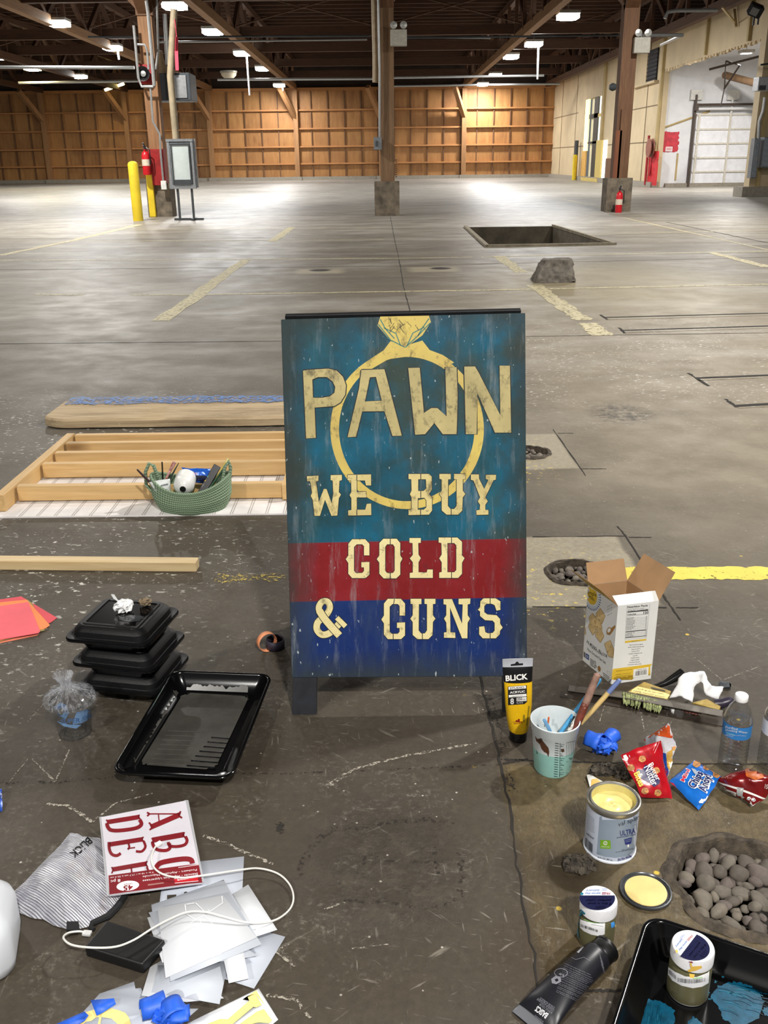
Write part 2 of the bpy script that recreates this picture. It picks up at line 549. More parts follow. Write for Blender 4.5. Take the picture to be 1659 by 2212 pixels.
for seg, w in ((((1090, 1641), (1180, 1644), (1300, 1648), (1420, 1650), (1800, 1652)), .006), (((1160, 2140), (1215, 2142), (1290, 2141), (1400, 2141)), .006), (((1086, 1650), (1140, 1640)), .008), (((330, 1668), (600, 1672), (830, 1664), (1080, 1652)), .006), (((-60, 1692), (120, 1690), (330, 1670)), .009)):
    gl(seg, w, 7 if seg[0][0] > 400 else 11, .001, .6, 26)
# pitted trowelled patch and a small chipped pothole
for seg, w in ((((715, 1792), (790, 1788), (830, 1778), (930, 1770), (980, 1782)), .012), (((645, 1900), (655, 1860), (690, 1810), (720, 1792)), .014), (((786, 1885), (790, 1845), (830, 1858), (880, 1864), (940, 1862)), .008), (((990, 1840), (1000, 1880), (994, 1935), (960, 1960)), .010),
               (((720, 1950), (760, 1945), (850, 1952), (905, 1960), (950, 1958)), .009), (((936, 1830), (944, 1862), (948, 1892)), .008), (((775, 1885), (790, 1898), (796, 1886)), .007), (((596, 1782), (606, 1778), (612, 1794), (600, 1800)), .010)):
    gl(seg, w, 11, .0008, .7, 14)
gl(((601, 1796), (606, 1784), (611, 1780)), .011, 7, .0012, .3, 8)
# long pale scratches
for seg, w in ((((705, 1697), (770, 1660), (880, 1632), (1030, 1606)), .007), (((705, 1700), (745, 1675)), .012), (((438, 1804), (500, 1828), (590, 1868)), .007), (((100, 1738), (150, 1742), (200, 1776)), .007), (((200, 1776), (250, 1735), (330, 1715)), .004),
               (((1295, 1560), (1312, 1505)), .002), (((1384, 1538), (1392, 1580)), .003), (((1500, 1420), (1560, 1470), (1640, 1440)), .0022), (((1420, 1610), (1450, 1560)), .002), (((600, 1405), (640, 1385)), .002), (((60, 1560), (130, 1480)), .002), (((70, 1640), (120, 1690), (150, 1620)), .004),
               (((20, 1690), (60, 1640)), .003), (((560, 2030), (640, 2090)), .004), (((575, 2150), (640, 2160), (670, 2200)), .006), (((700, 1965), (745, 1950)), .004), (((575, 2065), (625, 2040)), .003), (((760, 2050), (840, 2040)), .002)):
    gl(seg, w, 8, .0009, .7, 16)


def floor_mat():
    n = NT('concrete'); x, y, z = n.xyz()
    big = n.noise(.55, 5, .6); mid = n.noise(3.2, 6, .65); fine = n.noise(55, 4, .7); grit = n.noise(190, 3, .6)
    sm = n.noise(1.0, 6, .65, n.mapv((.7, 1.7, 1)))
    c = n.mix(n.rng(mid, .3, .7), (62, 55, 46), (77, 69, 58))
    c = n.mix(n.rng(big, .35, .65, 0, .5), c, (84, 77, 67))
    c = n.mix(n.rng(sm, .42, .72, 0, .4), c, (98, 92, 83))
    c = n.mix(n.rng(fine, .35, .7, 0, .45), c, (50, 45, 39))
    # floor colour grows paler with distance
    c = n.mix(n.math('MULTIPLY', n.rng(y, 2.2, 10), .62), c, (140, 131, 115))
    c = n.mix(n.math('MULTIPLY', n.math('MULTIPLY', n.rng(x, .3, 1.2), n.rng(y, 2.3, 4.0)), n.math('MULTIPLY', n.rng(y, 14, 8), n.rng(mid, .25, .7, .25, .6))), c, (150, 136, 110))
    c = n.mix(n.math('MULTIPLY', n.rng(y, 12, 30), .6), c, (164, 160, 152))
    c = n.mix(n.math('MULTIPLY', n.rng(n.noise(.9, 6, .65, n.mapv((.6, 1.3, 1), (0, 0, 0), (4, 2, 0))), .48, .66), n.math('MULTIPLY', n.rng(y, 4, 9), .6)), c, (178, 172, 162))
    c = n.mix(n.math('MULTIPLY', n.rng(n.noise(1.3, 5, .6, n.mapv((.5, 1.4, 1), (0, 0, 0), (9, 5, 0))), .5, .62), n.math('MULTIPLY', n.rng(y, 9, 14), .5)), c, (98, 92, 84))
    # sandy re-poured pads around the drain holes
    xe = n.math('ADD', x, n.math('MULTIPLY', n.math('SUBTRACT', mid, .5), .05)); ye = n.math('ADD', y, n.math('MULTIPLY', n.math('SUBTRACT', mid, .5), .05))
    p1 = n.box(xe, ye, CRX + .01, 1.6, P(1300, 2141).y, P(1300, 1648).y, .012)
    sand = n.mix(n.rng(fine, .3, .7), (84, 72, 49), (114, 100, 72))
    sand = n.mix(n.rng(n.noise(9, 5, .7), .45, .65, 0, .6), sand, (64, 56, 43))
    c = n.mix(n.math('MULTIPLY', p1, .9), c, sand)
    q2a, q2b = P(1140, 1311), P(1352, 1158); q3a, q3b = P(1140, 1014), P(1205, 937)
    pale = n.mix(n.rng(fine, .3, .7), (140, 130, 110), (166, 157, 136))
    c = n.mix(n.math('MULTIPLY', n.box(xe, ye, .20, P(1440, 1300).x - .03, q2a.y, q2b.y, .008), n.rng(n.noise(7, 5, .7), .25, .55, .55, .95)), c, pale)
    c = n.mix(n.math('MULTIPLY', n.box(xe, ye, .30, P(1225, 975).x, q3a.y, q3b.y, .01), .8), c, pale)
    for (px, py, sx, sy) in ((690, 586, 50, 5), (937, 582, 52, 5)):
        k = P(px, py); wx = abs(P(px + sx, py).x - k.x); wy = abs(P(px, py - sy).y - k.y)
        c = n.mix(n.math('MULTIPLY', n.box(xe, ye, k.x - wx, k.x + wx, k.y - wy, k.y + wy, .06), .55), c, (186, 176, 150))
        c = n.mix(n.disc(x, y, k.x + (0 if px < 800 else .1), k.y + .12, .14, .03), c, (40, 36, 30))
    # sandy spill round the broken block
    k = P(1330, 612); c = n.mix(n.math('MULTIPLY', n.disc(xe, ye, k.x, k.y, 1.15, .55, .55), n.rng(mid, .2, .6, .3, .8)), c, (150, 136, 100))
    k = P(1340, 893); c = n.mix(n.math('MULTIPLY', n.disc(xe, ye, k.x, k.y, .16, .05, .8), n.rng(n.noise(20, 4, .7), .4, .6)), c, (62, 54, 44))
    # trowelled, pitted patch by the crack and soft dark round patches
    k = P(850, 1860); pm = n.math('MULTIPLY', n.disc(xe, ye, k.x - .02, k.y, .155, .06, .9), n.rng(n.noise(17, 6, .75), .42, .56)); c = n.mix(n.math('MULTIPLY', pm, .4), c, (44, 39, 33))
    k = P(1215, 1880); dm = n.math('MULTIPLY', n.disc(xe, ye, k.x, k.y, .08, .05), .85); c = n.mix(dm, c, (50, 42, 33))
    k = P(1250, 2080); dm2 = n.math('MULTIPLY', n.disc(xe, ye, k.x - .03, k.y, .10, .07), .6); c = n.mix(dm2, c, (62, 50, 34))
    k = P(1250, 1775); dm3 = n.math('MULTIPLY', n.disc(xe, ye, k.x, k.y, .04, .03), .8); c = n.mix(dm3, c, (48, 42, 32))
    # scuffs: short pale strokes in three directions, flecks of paint
    wear = n.noise(1.1, 4, .6, n.mapv((1, 1, 1), (0, 0, 0), (2.3, 7.1, 0)))
    for rot, sc, lo in ((.75, 30, .672), (-.6, 38, .68), (1.5, 46, .675), (.2, 60, .67)):
        st = n.noise(sc, 3, .5, n.mapv((.28, 2.2, 1), vec=n.mapv((1, 1, 1), (0, 0, rot))))
        c = n.mix(n.math('MULTIPLY', n.rng(st, lo - .01, lo + .05), n.rng(wear, .44, .64, .02, .5)), c, (164, 158, 146))
    dust = n.math('MULTIPLY', n.rng(n.noise(70, 5, .75), .52, .7), n.rng(n.noise(4.5, 5, .7, n.mapv((1, 1, 1), (0, 0, 0), (8, 3, 0))), .48, .68, 0, .6)); c = n.mix(dust, c, (158, 152, 140))
    leftz = n.math('MULTIPLY', n.box(xe, ye, -3.2, -.62, 2.3, 5.6, .5), 1.0)
    rightz = n.math('MULTIPLY', n.box(xe, ye, .55, 3.4, 5.2, 8.2, .6), 1.0)
    zone = n.math('MAXIMUM', leftz, rightz)
    fleck = n.noise(38, 4, .6, n.mapv((.7, 1.1, 1), (0, 0, .5)))
    c = n.mix(n.math('MULTIPLY', n.rng(fleck, .60, .645), n.math('MULTIPLY', n.rng(n.noise(2.6, 4, .6), .40, .56), zone)), c, (206, 202, 192))
    fl2 = n.voro(26, n.mapv((1, 1, 1)))
    c = n.mix(n.math('MULTIPLY', n.rng(fl2, .05, .08, 1, 0), n.rng(n.noise(1.7, 3, .5, n.mapv((1, 1, 1), (0, 0, 0), (1, 6, 0))), .46, .56)), c, (182, 176, 164))
    # yellow spatter on the right
    ysp = n.noise(34, 4, .6, n.mapv((1, 1, 1), (0, 0, 0), (5, 3, 1)))
    yz = n.math('MAXIMUM', n.box(x, y, .3, .78, 2.62, 3.12, .12), n.math('MAXIMUM', n.box(x, y, .42, .75, 3.95, 4.7, .1), n.math('MULTIPLY', n.box(x, y, .3, 1.0, 1.2, 2.2, .1), .0)))
    c = n.mix(n.math('MULTIPLY', n.rng(ysp, .60, .64), n.math('MULTIPLY', yz, .85)), c, (222, 196, 84))
    ydot = n.voro(11, n.mapv((1, 1, 1), (0, 0, 0), (.4, .2, 0)))
    c = n.mix(n.math('MULTIPLY', n.rng(ydot, .05, .075, 1, 0), n.math('MULTIPLY', n.rng(n.noise(3, 2, .5), .46, .52), n.box(x, y, .28, 1.3, 1.2, 3.2, .1))), c, (212, 180, 70))
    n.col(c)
    n.set(Roughness=n.math('SUBTRACT', n.rng(mid, .3, .7, .62, .44), n.math('MULTIPLY', n.rng(y, 6, 14), .08)))
    n.b.inputs['Specular IOR Level'].default_value = .25
    h = n.math('ADD', n.math('MULTIPLY', grit, .25), n.math('MULTIPLY', n.noise(24, 6, .7), .6))
    h = n.math('ADD', h, n.math('MULTIPLY', n.math('MULTIPLY', p1, n.noise(70, 4, .7, n.mapv((1, .45, 1), (0, 0, .3)))), 1.3))
    h = n.math('SUBTRACT', h, n.math('MULTIPLY', pm, 2.2))
    n.bump(h, .55, .004)
    return n.mat


def worn(name, c, under, lo, rough=.6, sc=22):
    """paint that has flaked off in spots: see-through where it is gone"""
    n = NT(name); nz_ = n.noise(sc, 6, .75)
    n.col(n.mix(n.rng(n.noise(6, 4, .6), .3, .7), c, tuple(v * .9 for v in c))); n.set(Roughness=rough, Alpha=n.rng(nz_, lo, lo + .05))
    return n.mat


m_floor = floor_mat()
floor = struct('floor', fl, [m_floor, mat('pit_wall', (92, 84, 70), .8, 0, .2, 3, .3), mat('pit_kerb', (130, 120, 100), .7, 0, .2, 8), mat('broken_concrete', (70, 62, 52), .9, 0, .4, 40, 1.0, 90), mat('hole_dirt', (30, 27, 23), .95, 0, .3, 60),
                             worn('worn_cream', (208, 196, 156), None, .41), worn('yellow_paint', (232, 208, 74), None, .36, .55, 26), mat('joint', (34, 30, 26), .9, 0, .2, 40), worn('scratch', (172, 164, 150), None, .48, .7, 120), worn('faint_yellow', (196, 172, 84), None, .52, .6, 60), mat('joint_edge', (120, 110, 92), .8, 0, .2, 20), worn('crumbled', (40, 35, 30), None, .53, .9, 85)])

# ================================================================== BUILDING SHELL
m_dark = wood('roof_timber', (70, 43, 25), (92, 59, 35), 'Y', 3, .7, False)
m_darkx = wood('roof_timber_cross', (62, 38, 22), (84, 53, 31), 'X', 3, .7, False)
m_post = wood('post_timber', (96, 64, 40), (122, 86, 56), 'Z', 3, .7, False)
m_deck = mat('roof_deck', (42, 28, 19), .85, 0, .25, 2.0)
m_beam2 = wood('chord_timber', (124, 88, 55), (150, 112, 74), 'Y', 3, .7, False)


def ply():
    n = NT('plywood_wall'); x, y, z = n.xyz()
    px_ = n.math('FLOOR', n.math('DIVIDE', n.math('ADD', x, .2), 1.22)); pz = n.math('FLOOR', n.math('DIVIDE', n.math('SUBTRACT', z, .02), 1.22))
    cb = n.node('ShaderNodeCombineXYZ'); n.put(cb.inputs[0], px_); n.put(cb.inputs[1], pz)
    wn = n.node('ShaderNodeTexWhiteNoise', noise_dimensions='2D'); n.put(wn.inputs['Vector'], cb.outputs[0])
    g = n.noise(3, 6, .65, n.mapv((1.4, 1, .25)))
    c = n.mix(wn.outputs['Value'], (136, 90, 46), (172, 120, 66))
    c = n.mix(n.rng(g, .35, .7, 0, .6), c, (196, 146, 86))
    c = n.mix(n.rng(n.noise(.35, 4, .6), .45, .7, 0, .5), c, (128, 82, 44))
    n.col(c); n.set(Roughness=.6); return n.mat


YB = 75.2
w = MB(); w.box((-10, YB + .15, 3.2), (49, .3, 6.4), 0); w.box((-10, YB - .08, .12), (48, .5, .24), 1)
struct('wall_back', w, [ply(), mat('kerb_concrete', (150, 142, 128), .8)])
t = MB()
for z in (1.16, 2.36, 3.61, 4.88): t.box((-10, YB - .12, z), (46, .24, .11), 0)
t.box((-10, YB - .1, 6.3), (46, .2, .2), 0)
struct('trim_1', t, [wood('girt_timber', (196, 138, 82), (172, 116, 66), 'X', 2, .7, False)], bevel=0)
t = MB(); xx = -31.0
while xx < 13.0: t.box((xx, YB - .06, 3.2), (.07, .12, 6.2), 0); xx += 1.235
struct('trim_2', t, [m_post])
for k, x_ in enumerate((-24.9, -18.75, -12.6, -6.2, .1, 6.3)):
    t = MB(); t.box((x_, YB - .25, 3.15), (.34, .5, 6.3), 0)
    t.bar((x_, YB - .3, 4.3), (x_ - .9, YB - 2.2, 6.3), .3, .3, 0)
    t.box((x_, YB - .3, .12), (.6, .6, .26), 1)
    struct('wall_post', t, [wood('wall_post_timber', (150, 106, 66), (170, 126, 82), 'Z', 3, .7, False), mat('kerb_concrete', (150, 142, 128), .8)])

t = MB(); t.box((-8, YB + .2, 7.6), (52, .3, 2.5), 0); struct('wall_gable', t, m_deck)
# roof: deck on cross joists, lengthwise trusses over the post lines
d = MB(); d.box((-8, 32, 8.62), (52, 90, .1), 0); struct('ceiling', d, m_deck)
yy = 17.0
jo = MB()
while yy < 75: jo.box((-8, yy, 8.45), (50, .12, .3), 0); yy += 1.22
struct('ceiling_joist', jo, m_darkx)
for x_ in (-24.8, -18.6, -12.4, -6.2, .1, 6.3, 12.4):
    t = MB()
    t.box((x_, 37, 6.42), (.30, 76, .34), 0); t.box((x_, 37, 8.16), (.26, 76, .28), 1)
    yy = 0.0; k = 0
    while yy < 73:
        t.bar((x_ + .02, yy, 6.5 if k % 2 else 8.1), (x_ + .02, yy + 2.6, 8.1 if k % 2 else 6.5), .16, .2, 1); t.box((x_ - .1, yy, 7.3), (.14, .18, 1.6), 1)
        yy += 2.6; k += 1
    struct('roof_truss', t, [m_beam2 if -13 < x_ < 7 else m_dark, m_dark])
for yb, z in ((22.0, 7.3), (31.5, 6.75), (36.2, 6.75), (47.2, 6.85), (53.0, 6.8), (62.0, 6.9), (70.0, 6.9)):
    t = MB(); t.box((-6.5, yb, z), (38.5, .24, .42), 0)
    struct('cross_beam', t, m_darkx)
# sway bracing rods in the roof
t = MB()
for x_, yb in ((-9.3, 44), (-3.1, 44), (3.2, 44), (9.3, 50), (-15.5, 50)):
    t.tube([(x_ - 2.9, yb, 6.7), (x_ + 2.9, yb + .1, 8.1)], .035, 6); t.tube([(x_ - 2.9, yb + .2, 8.1), (x_ + 2.9, yb + .2, 6.7)], .035, 6)
struct('roof_brace', t, m_dark)


def column(xc, yc, w_, capz, red=0.0):
    t = MB(); t.box((xc, yc, capz / 2 + .4), (w_, w_, capz - .8), 0)
    bw = .28
    t.box((xc - .02, yc, .42), (w_ + bw, w_ + .2, .84), 1)
    return t


m_cbase = mat('post_base_concrete', (104, 94, 80), .85, 0, .25, 6)
m_red = mat('red_paint', (150, 26, 26), .55, 0, .15, 5)
CL, CM, CR = P(352, 468), P(838, 466), P(1333, 457)
t = column(CL.x - .02, CL.y + .2, .36, 6.4); zr = PY(340, 322, CL.y - .15).z; t.box((CL.x, CL.y - .0, (.8 + zr) / 2), (.40, .37, zr - .8), 2)
struct('column', t, [wood('column_timber', (132, 92, 58), (158, 116, 78), 'Z', 3, .7, False), m_cbase, m_red, m_post]); t = MB(); t.bar((CL.x, CL.y + .2, 4.9), (CL.x, CL.y - 2.6, 6.6), .32, .34, 3); t.bar((CL.x, CL.y + .2, 4.9), (CL.x, CL.y + 2.9, 6.6), .32, .34, 3)
t.bar((CL.x, CL.y + .2, 4.9), (CL.x - 1.5, CL.y + .2, 6.5), .26, .26, 3); t.bar((CL.x, CL.y + .2, 4.9), (CL.x + 1.5, CL.y + .2, 6.5), .26, .26, 3); t.box((CL.x, CL.y + .2, 5.6), (.44, .44, 1.6), 3)
struct('knee_brace', t, [m_post])
t = column(CM.x, CM.y + .2, .36, 6.4); t.box((CM.x, CM.y + .2, 5.75), (.38, .40, 1.9), 3)
KB = MB(); KB.bar((CM.x - .1, CM.y + .2, 5.0), (CM.x - 1.5, CM.y + .2, 6.5), .2, .2, 3); KB.bar((CM.x + .1, CM.y + .2, 5.0), (CM.x + 1.5, CM.y + .2, 6.5), .2, .2, 3)
for k in range(9): t.box((CM.x + .22, CM.y + .02, .95 + k * .05), (.05, .06, .03), 3)
struct('column', t, [wood('column_grey', (112, 84, 58), (140, 110, 80), 'Z', 3, .75, False), m_cbase, m_red, m_post])
t = column(CR.x + .02, CR.y + .2, .38, 6.4); t.box((CR.x - .12, CR.y - .02, 1.35), (.16, .12, 1.3), 3); t.box((CR.x + .0, CR.y - .02, 1.6), (.18, .12, 1.8), 0)
KB.bar((CR.x, CR.y + .2, 4.9), (CR.x, CR.y - 2.8, 6.7), .34, .34, 3); KB.bar((CR.x, CR.y + .2, 4.9), (CR.x - 1.5, CR.y + .2, 6.5), .24, .24, 3); KB.bar((CR.x, CR.y + .2, 4.9), (CR.x + 1.3, CR.y + .2, 6.5), .24, .24, 3)
struct('knee_brace', KB, [m_post])
struct('column', t, [m_post, m_cbase, m_red, wood('brown_trim', (116, 66, 40), (134, 80, 50), 'Z', 3, .7, False)])

# right-hand wall with the big opening
m_cream = mat('cream_wall', (202, 182, 146), .75, 0, .05, .8, dirt=.74, dirt_c=(170, 146, 108))
m_creamtr = mat('cream_trim', (176, 154, 106), .7, 0, .06, 2)
m_seam = mat('wall_seam', (120, 100, 76), .8)
WX = 13.0; OPN, OPF, OPH = 35.2, 46.6, 5.06
DZ = 4.75; DY1, DY0 = PX(1190 + 430 / 6.636, 389, 13.0).y, PX(1190 + 672 / 6.636, 389, 13.0).y
w = MB()


def wseg(y0, y1, z0, z1, mi=0): w.box((WX + .12, (y0 + y1) / 2, (z0 + z1) / 2), (.24, y1 - y0, z1 - z0), mi)


wseg(OPF, DY0, 0, 6.5); wseg(DY0, DY1, DZ, 6.5); wseg(DY1, YB, 0, 6.5); wseg(OPN, OPF, OPH, 6.5)
# ragged lower edge over the opening
yy = OPN
while yy < OPF:
    s = random.uniform(.12, .5); h = random.uniform(.02, .12); w.box((WX + .06, yy + s / 2, OPH - h / 2), (.1, s * .6, h), 0); yy += s
for y0 in (49.2, 53.4, 66.6, 71.8): w.box((WX - .012, y0, 3.25), (.02, .05, 6.4), 1)
for y0, y1, z in ((46.7, 58.0, 2.02), (63.7, 75, 2.05), (46.7, 52.8, 3.62), (66, 75, 4.1)): w.box((WX - .012, (y0 + y1) / 2, z), (.02, y1 - y0, .04), 1)
for y0, dw in ((46.75, .22), (DY0 - .45, .5), (36.2, .16), (40.8, .12)): w.box((WX - .05, y0, 3.2 if y0 > 46 else 5.8), (.14, dw, 6.5 if y0 > 46 else 1.4), 2)
w.box((WX - .05, 61, .12), (.4, 29, .24), 3)
struct('wall_right', w, [m_cream, m_seam, m_creamtr, mat('kerb_concrete', (150, 142, 128), .8), m_post])
# lit doorway in that wall: panes and frames in depth order
t = MB()


def DYp(px): return PX(1190 + px / 6.636, 389, WX).y


def dpan(x0, x1, z0, z1, mi, off=.12): a, b2 = DYp(x0), DYp(x1); t.box((WX + off, (a + b2) / 2, (z0 + z1) / 2), (.08, abs(a - b2), z1 - z0), mi)


dpan(425, 480, 0, 1.75, 5, .02); dpan(425, 480, 1.75, DZ, 1, .06)
dpan(480, 572, .15, DZ, 2, .25); dpan(545, 598, .1, DZ, 0, .10); dpan(590, 672, .2, DZ, 3, .22); dpan(480, 672, 2.15, 2.28, 0, .1); dpan(480, 600, 3.6, 3.85, 0, .1); dpan(598, 672, 3.62, 3.8, 4, .1)
dpan(655, 735, .2, 2.3, 4, -.12); dpan(742, 782, .2, 2.28, 3, -.06); dpan(782, 870, .15, 1.3, 6, -.03); dpan(490, 725, 0, .2, 4, -.25)
struct('door_1', t, [mat('door_frame_dark', (60, 58, 50), .6), mat('daylit_jamb', (250, 244, 190), .5, emit=.8), mat('curtain_pane', (214, 206, 170), .5, emit=.25), mat('daylit_pane', (250, 250, 236), .5, emit=1.6), mat('yellow_jamb', (214, 190, 110), .6), mat('orange_jamb', (226, 176, 96), .6), m_post])
# loading bay behind the opening
m_white = mat('bay_white', (224, 224, 226), .7, 0, .03, 2, dirt=.78, dirt_c=(170, 160, 146))
YBAY = 46.9
w = MB(); w.box((18, YBAY, 2.9), (10, .2, 5.9), 0); w.box((23, 41, 2.9), (.2, 12, 5.9), 0); w.bar((18.35, YBAY, 5.6), (18.35, 34, 6.1), 9.3, .12, 0)
w.tube([(13.2, YBAY - .1, 2.6), (15.3, YBAY - .12, 3.3)], .05, 6, 1)
w.box((14.0, YBAY - .11, .9), (.08, .04, 1.2), 1)
w.box((18, YBAY - .14, .08), (9, .25, .18), 2)
struct('wall_bay', w, [m_white, m_creamtr, mat('kerb_concrete', (150, 142, 128), .8)])
a, b2 = PY(1490, 403, YBAY - .2), PY(1640, 405, YBAY - .2); top = PY(1500, 246, YBAY - .2).z
t = MB(); X0, X1 = a.x, b2.x + 1.0
t.box(((X0 + X1) / 2, YBAY - .16, top / 2), (X1 - X0, .06, top), 0)
for k in range(6): t.box(((X0 + X1) / 2, YBAY - .21, .05 + k * (top - .1) / 5), (X1 - X0, .05, .07), 1)
for k in range(4): t.box((X0 + .12 + k * 1.45, YBAY - .22, top / 2), (.09, .05, top), 1)
t.box((X0 - .12, YBAY - .22, 1.9), (.10, .16, 4.2), 2); t.tube([(X0 - .1, YBAY - .35, top + .38), (X1, YBAY - .35, top + .38)], .05, 8, 2); t.tube([(X0 - .1, YBAY - .35, top + .2), (X1, YBAY - .35, top + .2)], .06, 8, 3)
t.box((X0 - .1, YBAY - .35, top + .28), (.16, .2, .3), 2)
struct('door_2', t, [mat('shutter_white', (232, 232, 236), .55, 0, .04, 4, dirt=.70, dirt_c=(120, 110, 100)), mat('shutter_rib', (206, 200, 186), .6), mat('dark_steel', (74, 62, 54), .6), m_white])
# red paint patch with a small notice on the bay wall
pa, pb = PY(1433, 285, YBAY - .12), PY(1463, 328, YBAY - .12)
t = MB(); ring = []
for i in range(40):
    s = i / 40 * 4; e, f_ = int(s), s - int(s)
    q = [(f_, 0), (1, f_), (1 - f_, 1), (0, 1 - f_)][e]
    ring.append(V3((pa.x + (pb.x - pa.x) * (q[0] + random.uniform(-.04, .08)), YBAY - .112, pb.z + (pa.z - pb.z) * (q[1] + random.uniform(-.03, .03)))))
t.flat(ring, 0)
tag(obj('paint_patch', t, mat('red_patch', (190, 52, 64), .6, 0, .12, 6)), 'red sprayed paint patch on the white loading bay wall', 'paint')
q = PY(1445, 322, YBAY - .125); t = MB(); t.box((q.x, YBAY - .13, q.z), (.32, .02, .2), 0); t.box((q.x, YBAY - .142, q.z + .04), (.26, .006, .03), 1); t.box((q.x, YBAY - .142, q.z - .03), (.26, .006, .03), 1)
tag(obj('wall_notice', t, [mat('notice_white', (240, 240, 240), .5), mat('notice_red', (190, 40, 40), .5)]), 'small white notice at the foot of the red paint patch', 'sign')
# near pier of the opening
t = MB(); t.box((WX + 1.6, OPN - .25, 3.2), (3.2, .5, 6.5), 0); t.box((WX + 1.5, OPN - .3, .16), (3.6, .9, .34), 2)
for x_ in (WX + .28, WX + .8): t.box((x_, OPN - .54, 3.2), (.14, .08, 6.3), 1)
struct('wall_pier', t, [m_cream, m_creamtr, mat('kerb_concrete', (150, 142, 128), .8)])
# ================================================================== BACKGROUND THINGS
m_led = mat('lamp_led', (255, 255, 250), .5, emit=40.0, var=0)
m_ledy = mat('lamp_yellow', (255, 236, 150), .5, emit=22.0, var=0)
m_lampcase = mat('lamp_case', (170, 168, 160), .5, .3)
m_grey = mat('grey_metal', (128, 132, 136), .45, .4, .06, 3)
m_dgrey = mat('dark_grey_metal', (74, 78, 82), .5, .4, .1, 3)
m_black = mat('black_plastic', (20, 20, 22), .4, 0, .1)
m_conduit = mat('conduit_steel', (168, 168, 166), .4, .6, .05)
m_yellow = mat('bollard_yellow', (226, 196, 40), .55, 0, .06, 3, dirt=.7, dirt_c=(180, 150, 40))


def power_lamp(name, loc, e, size=.5, col=(1, .97, .90), down=True):
    l = bpy.data.lights.new(name, 'AREA'); l.energy = e; l.size = size; l.color = col; l.shape = 'SQUARE'
    o = bpy.data.objects.new(name, l); COL.objects.link(o); o.location = loc; o.visible_camera = True
    return o


def high_bay(x, y, z, label, e, yellow=False, tube_=None, group='high-bay lamps under the roof', sz=.74):
    o = thing('ceiling_lamp', label, 'lamp', (x, y, z), 0, group)
    h = MB(); h.box((0, 0, .11), (sz * 1.08, sz * 1.08, .10)); h.box((0, 0, .17), (.22, .3, .06)); h.tube([(0, 0, .18), (0, 0, .5)], .015, 6)
    obj('housing', h, m_lampcase, o, local=True, bevel=.02)
    h = MB(); h.box((0, 0, -.02), (sz, sz, .15)); obj('diffuser', h, m_ledy if yellow else m_led, o, local=True)
    power_lamp('lamp_light', (x, y, z - .12), e, .5, (1, .86, .52) if yellow else (.97, .98, 1.0))
    if tube_:
        h = MB(); h.tube([(.22, 0, .05), (.25, 0, -tube_)], .045, 8); obj('hanging_tube', h, mat('loose_tube', (240, 240, 236), .4), o, local=True)
    return o


ZL = 6.35
E_ = 560
for px, py, lab, e, yl, tb in (
        (125, 50, 'bright white high-bay lamp, first one along the outer beam beyond the red post', E_, 0, None),
        (243, 103, 'white high-bay lamp with a short loose tube, second along the beam beyond the red post', E_, 0, .5),
        (70, 148, 'yellow-white high-bay lamp on the outermost visible roof beam', E_ * .5, 1, None),
        (172, 165, 'small white high-bay lamp just behind the yellow-white one on the outermost beam', E_, 0, None),
        (377, 12, 'high-bay lamp glaring at the top of the leaning beige pole', E_, 0, None),
        (459, 68, 'white high-bay lamp in mid span between the beige pole and the central post', E_, 0, None),
        (523, 115, 'white high-bay lamp with a long pale tube dangling beneath it', E_, 0, 1.9),
        (567, 148, 'small white high-bay lamp next to the beam behind the dangling tube', E_, 0, None),
        (603, 184, 'white high-bay lamp at the plywood wall where the beam meets it, casting a bright cone', E_ * 1.3, 0, .35),
        (1227, 35, 'large white high-bay lamp close to the beam over the pit', E_, 0, None),
        (1153, 95, 'white high-bay lamp with a thin tube hanging beneath, beyond the one over the pit', E_, 0, 1.5),
        (1104, 122, 'white high-bay lamp touching the beam, third in the row beyond the pit', E_, 0, None),
        (1070, 162, 'small white high-bay lamp, fourth in the row beyond the pit', E_, 0, None),
        (1043, 182, 'flat white high-bay lamp last in its row, at the plywood wall', E_ * 1.3, 0, None)):
    p = P(px, py, ZL)
    if p.y > 73.5: p = PY(px, py, 73.2)
    high_bay(p.x, p.y, p.z, lab, e, bool(yl), tb)
p = P(248, 188, 6.2); p = PY(248, 188, 72.5)
o = thing('tube_lamp', 'slanting yellow fluorescent tube lamp against the plywood wall', 'lamp', p)
h = MB(); h.bar((-.72, 0, -.18), (.72, 0, .22), .22, .1); obj('tube_housing', h, m_lampcase, o, local=True)
h = MB(); h.tube([(-.70, -.12, -.2), (.70, -.12, .2)], .09, 8); obj('glowing_tube', h, m_ledy, o, local=True)
power_lamp('lamp_light', (p.x, p.y - .4, p.z), 160, .5, (1, .85, .5))
# unseen overhead lamps set as key and fill, with added housings
for x_, y_, e in ((4.8, 5.4, 640), (6.8, 13, 260), (-6.6, 9.0, 300), (6.6, 20.5, 800), (-6.8, 22, 800), (-13, 20, 600), (1.6, -3.6, 860), (-4.6, -4.6, 600), (-18, 40, 450), (-19, 52, 450), (14.8, 41.5, 560)):
    power_lamp('lamp_light', (x_, y_, 6.3 if x_ < 14 else 5.2), e, .34, (1, .97, .92))
    h = MB(); zl_ = 6.3 if x_ < 14 else 5.2; h.box((x_, y_, zl_ + .08), (.5, .5, .10)); h.tube([(x_, y_, zl_ + .12), (x_, y_, zl_ + (2.2 if x_ < 14 else .6))], .012, 6); struct('added_lamp_housing', h, m_lampcase)
p = P(494, 160, 6.1)
o = thing('unlit_lamp', 'unlit bowl-shaped lamp hanging in front of the dark roof', 'lamp', p)
h = MB(); h.lathe([(.01, -.30), (.22, -.26), (.42, -.08), (.46, .06), (.40, .10)], n=20); obj('glass_bowl', h, mat('bowl_glass', (190, 178, 156), .3), o, local=True)
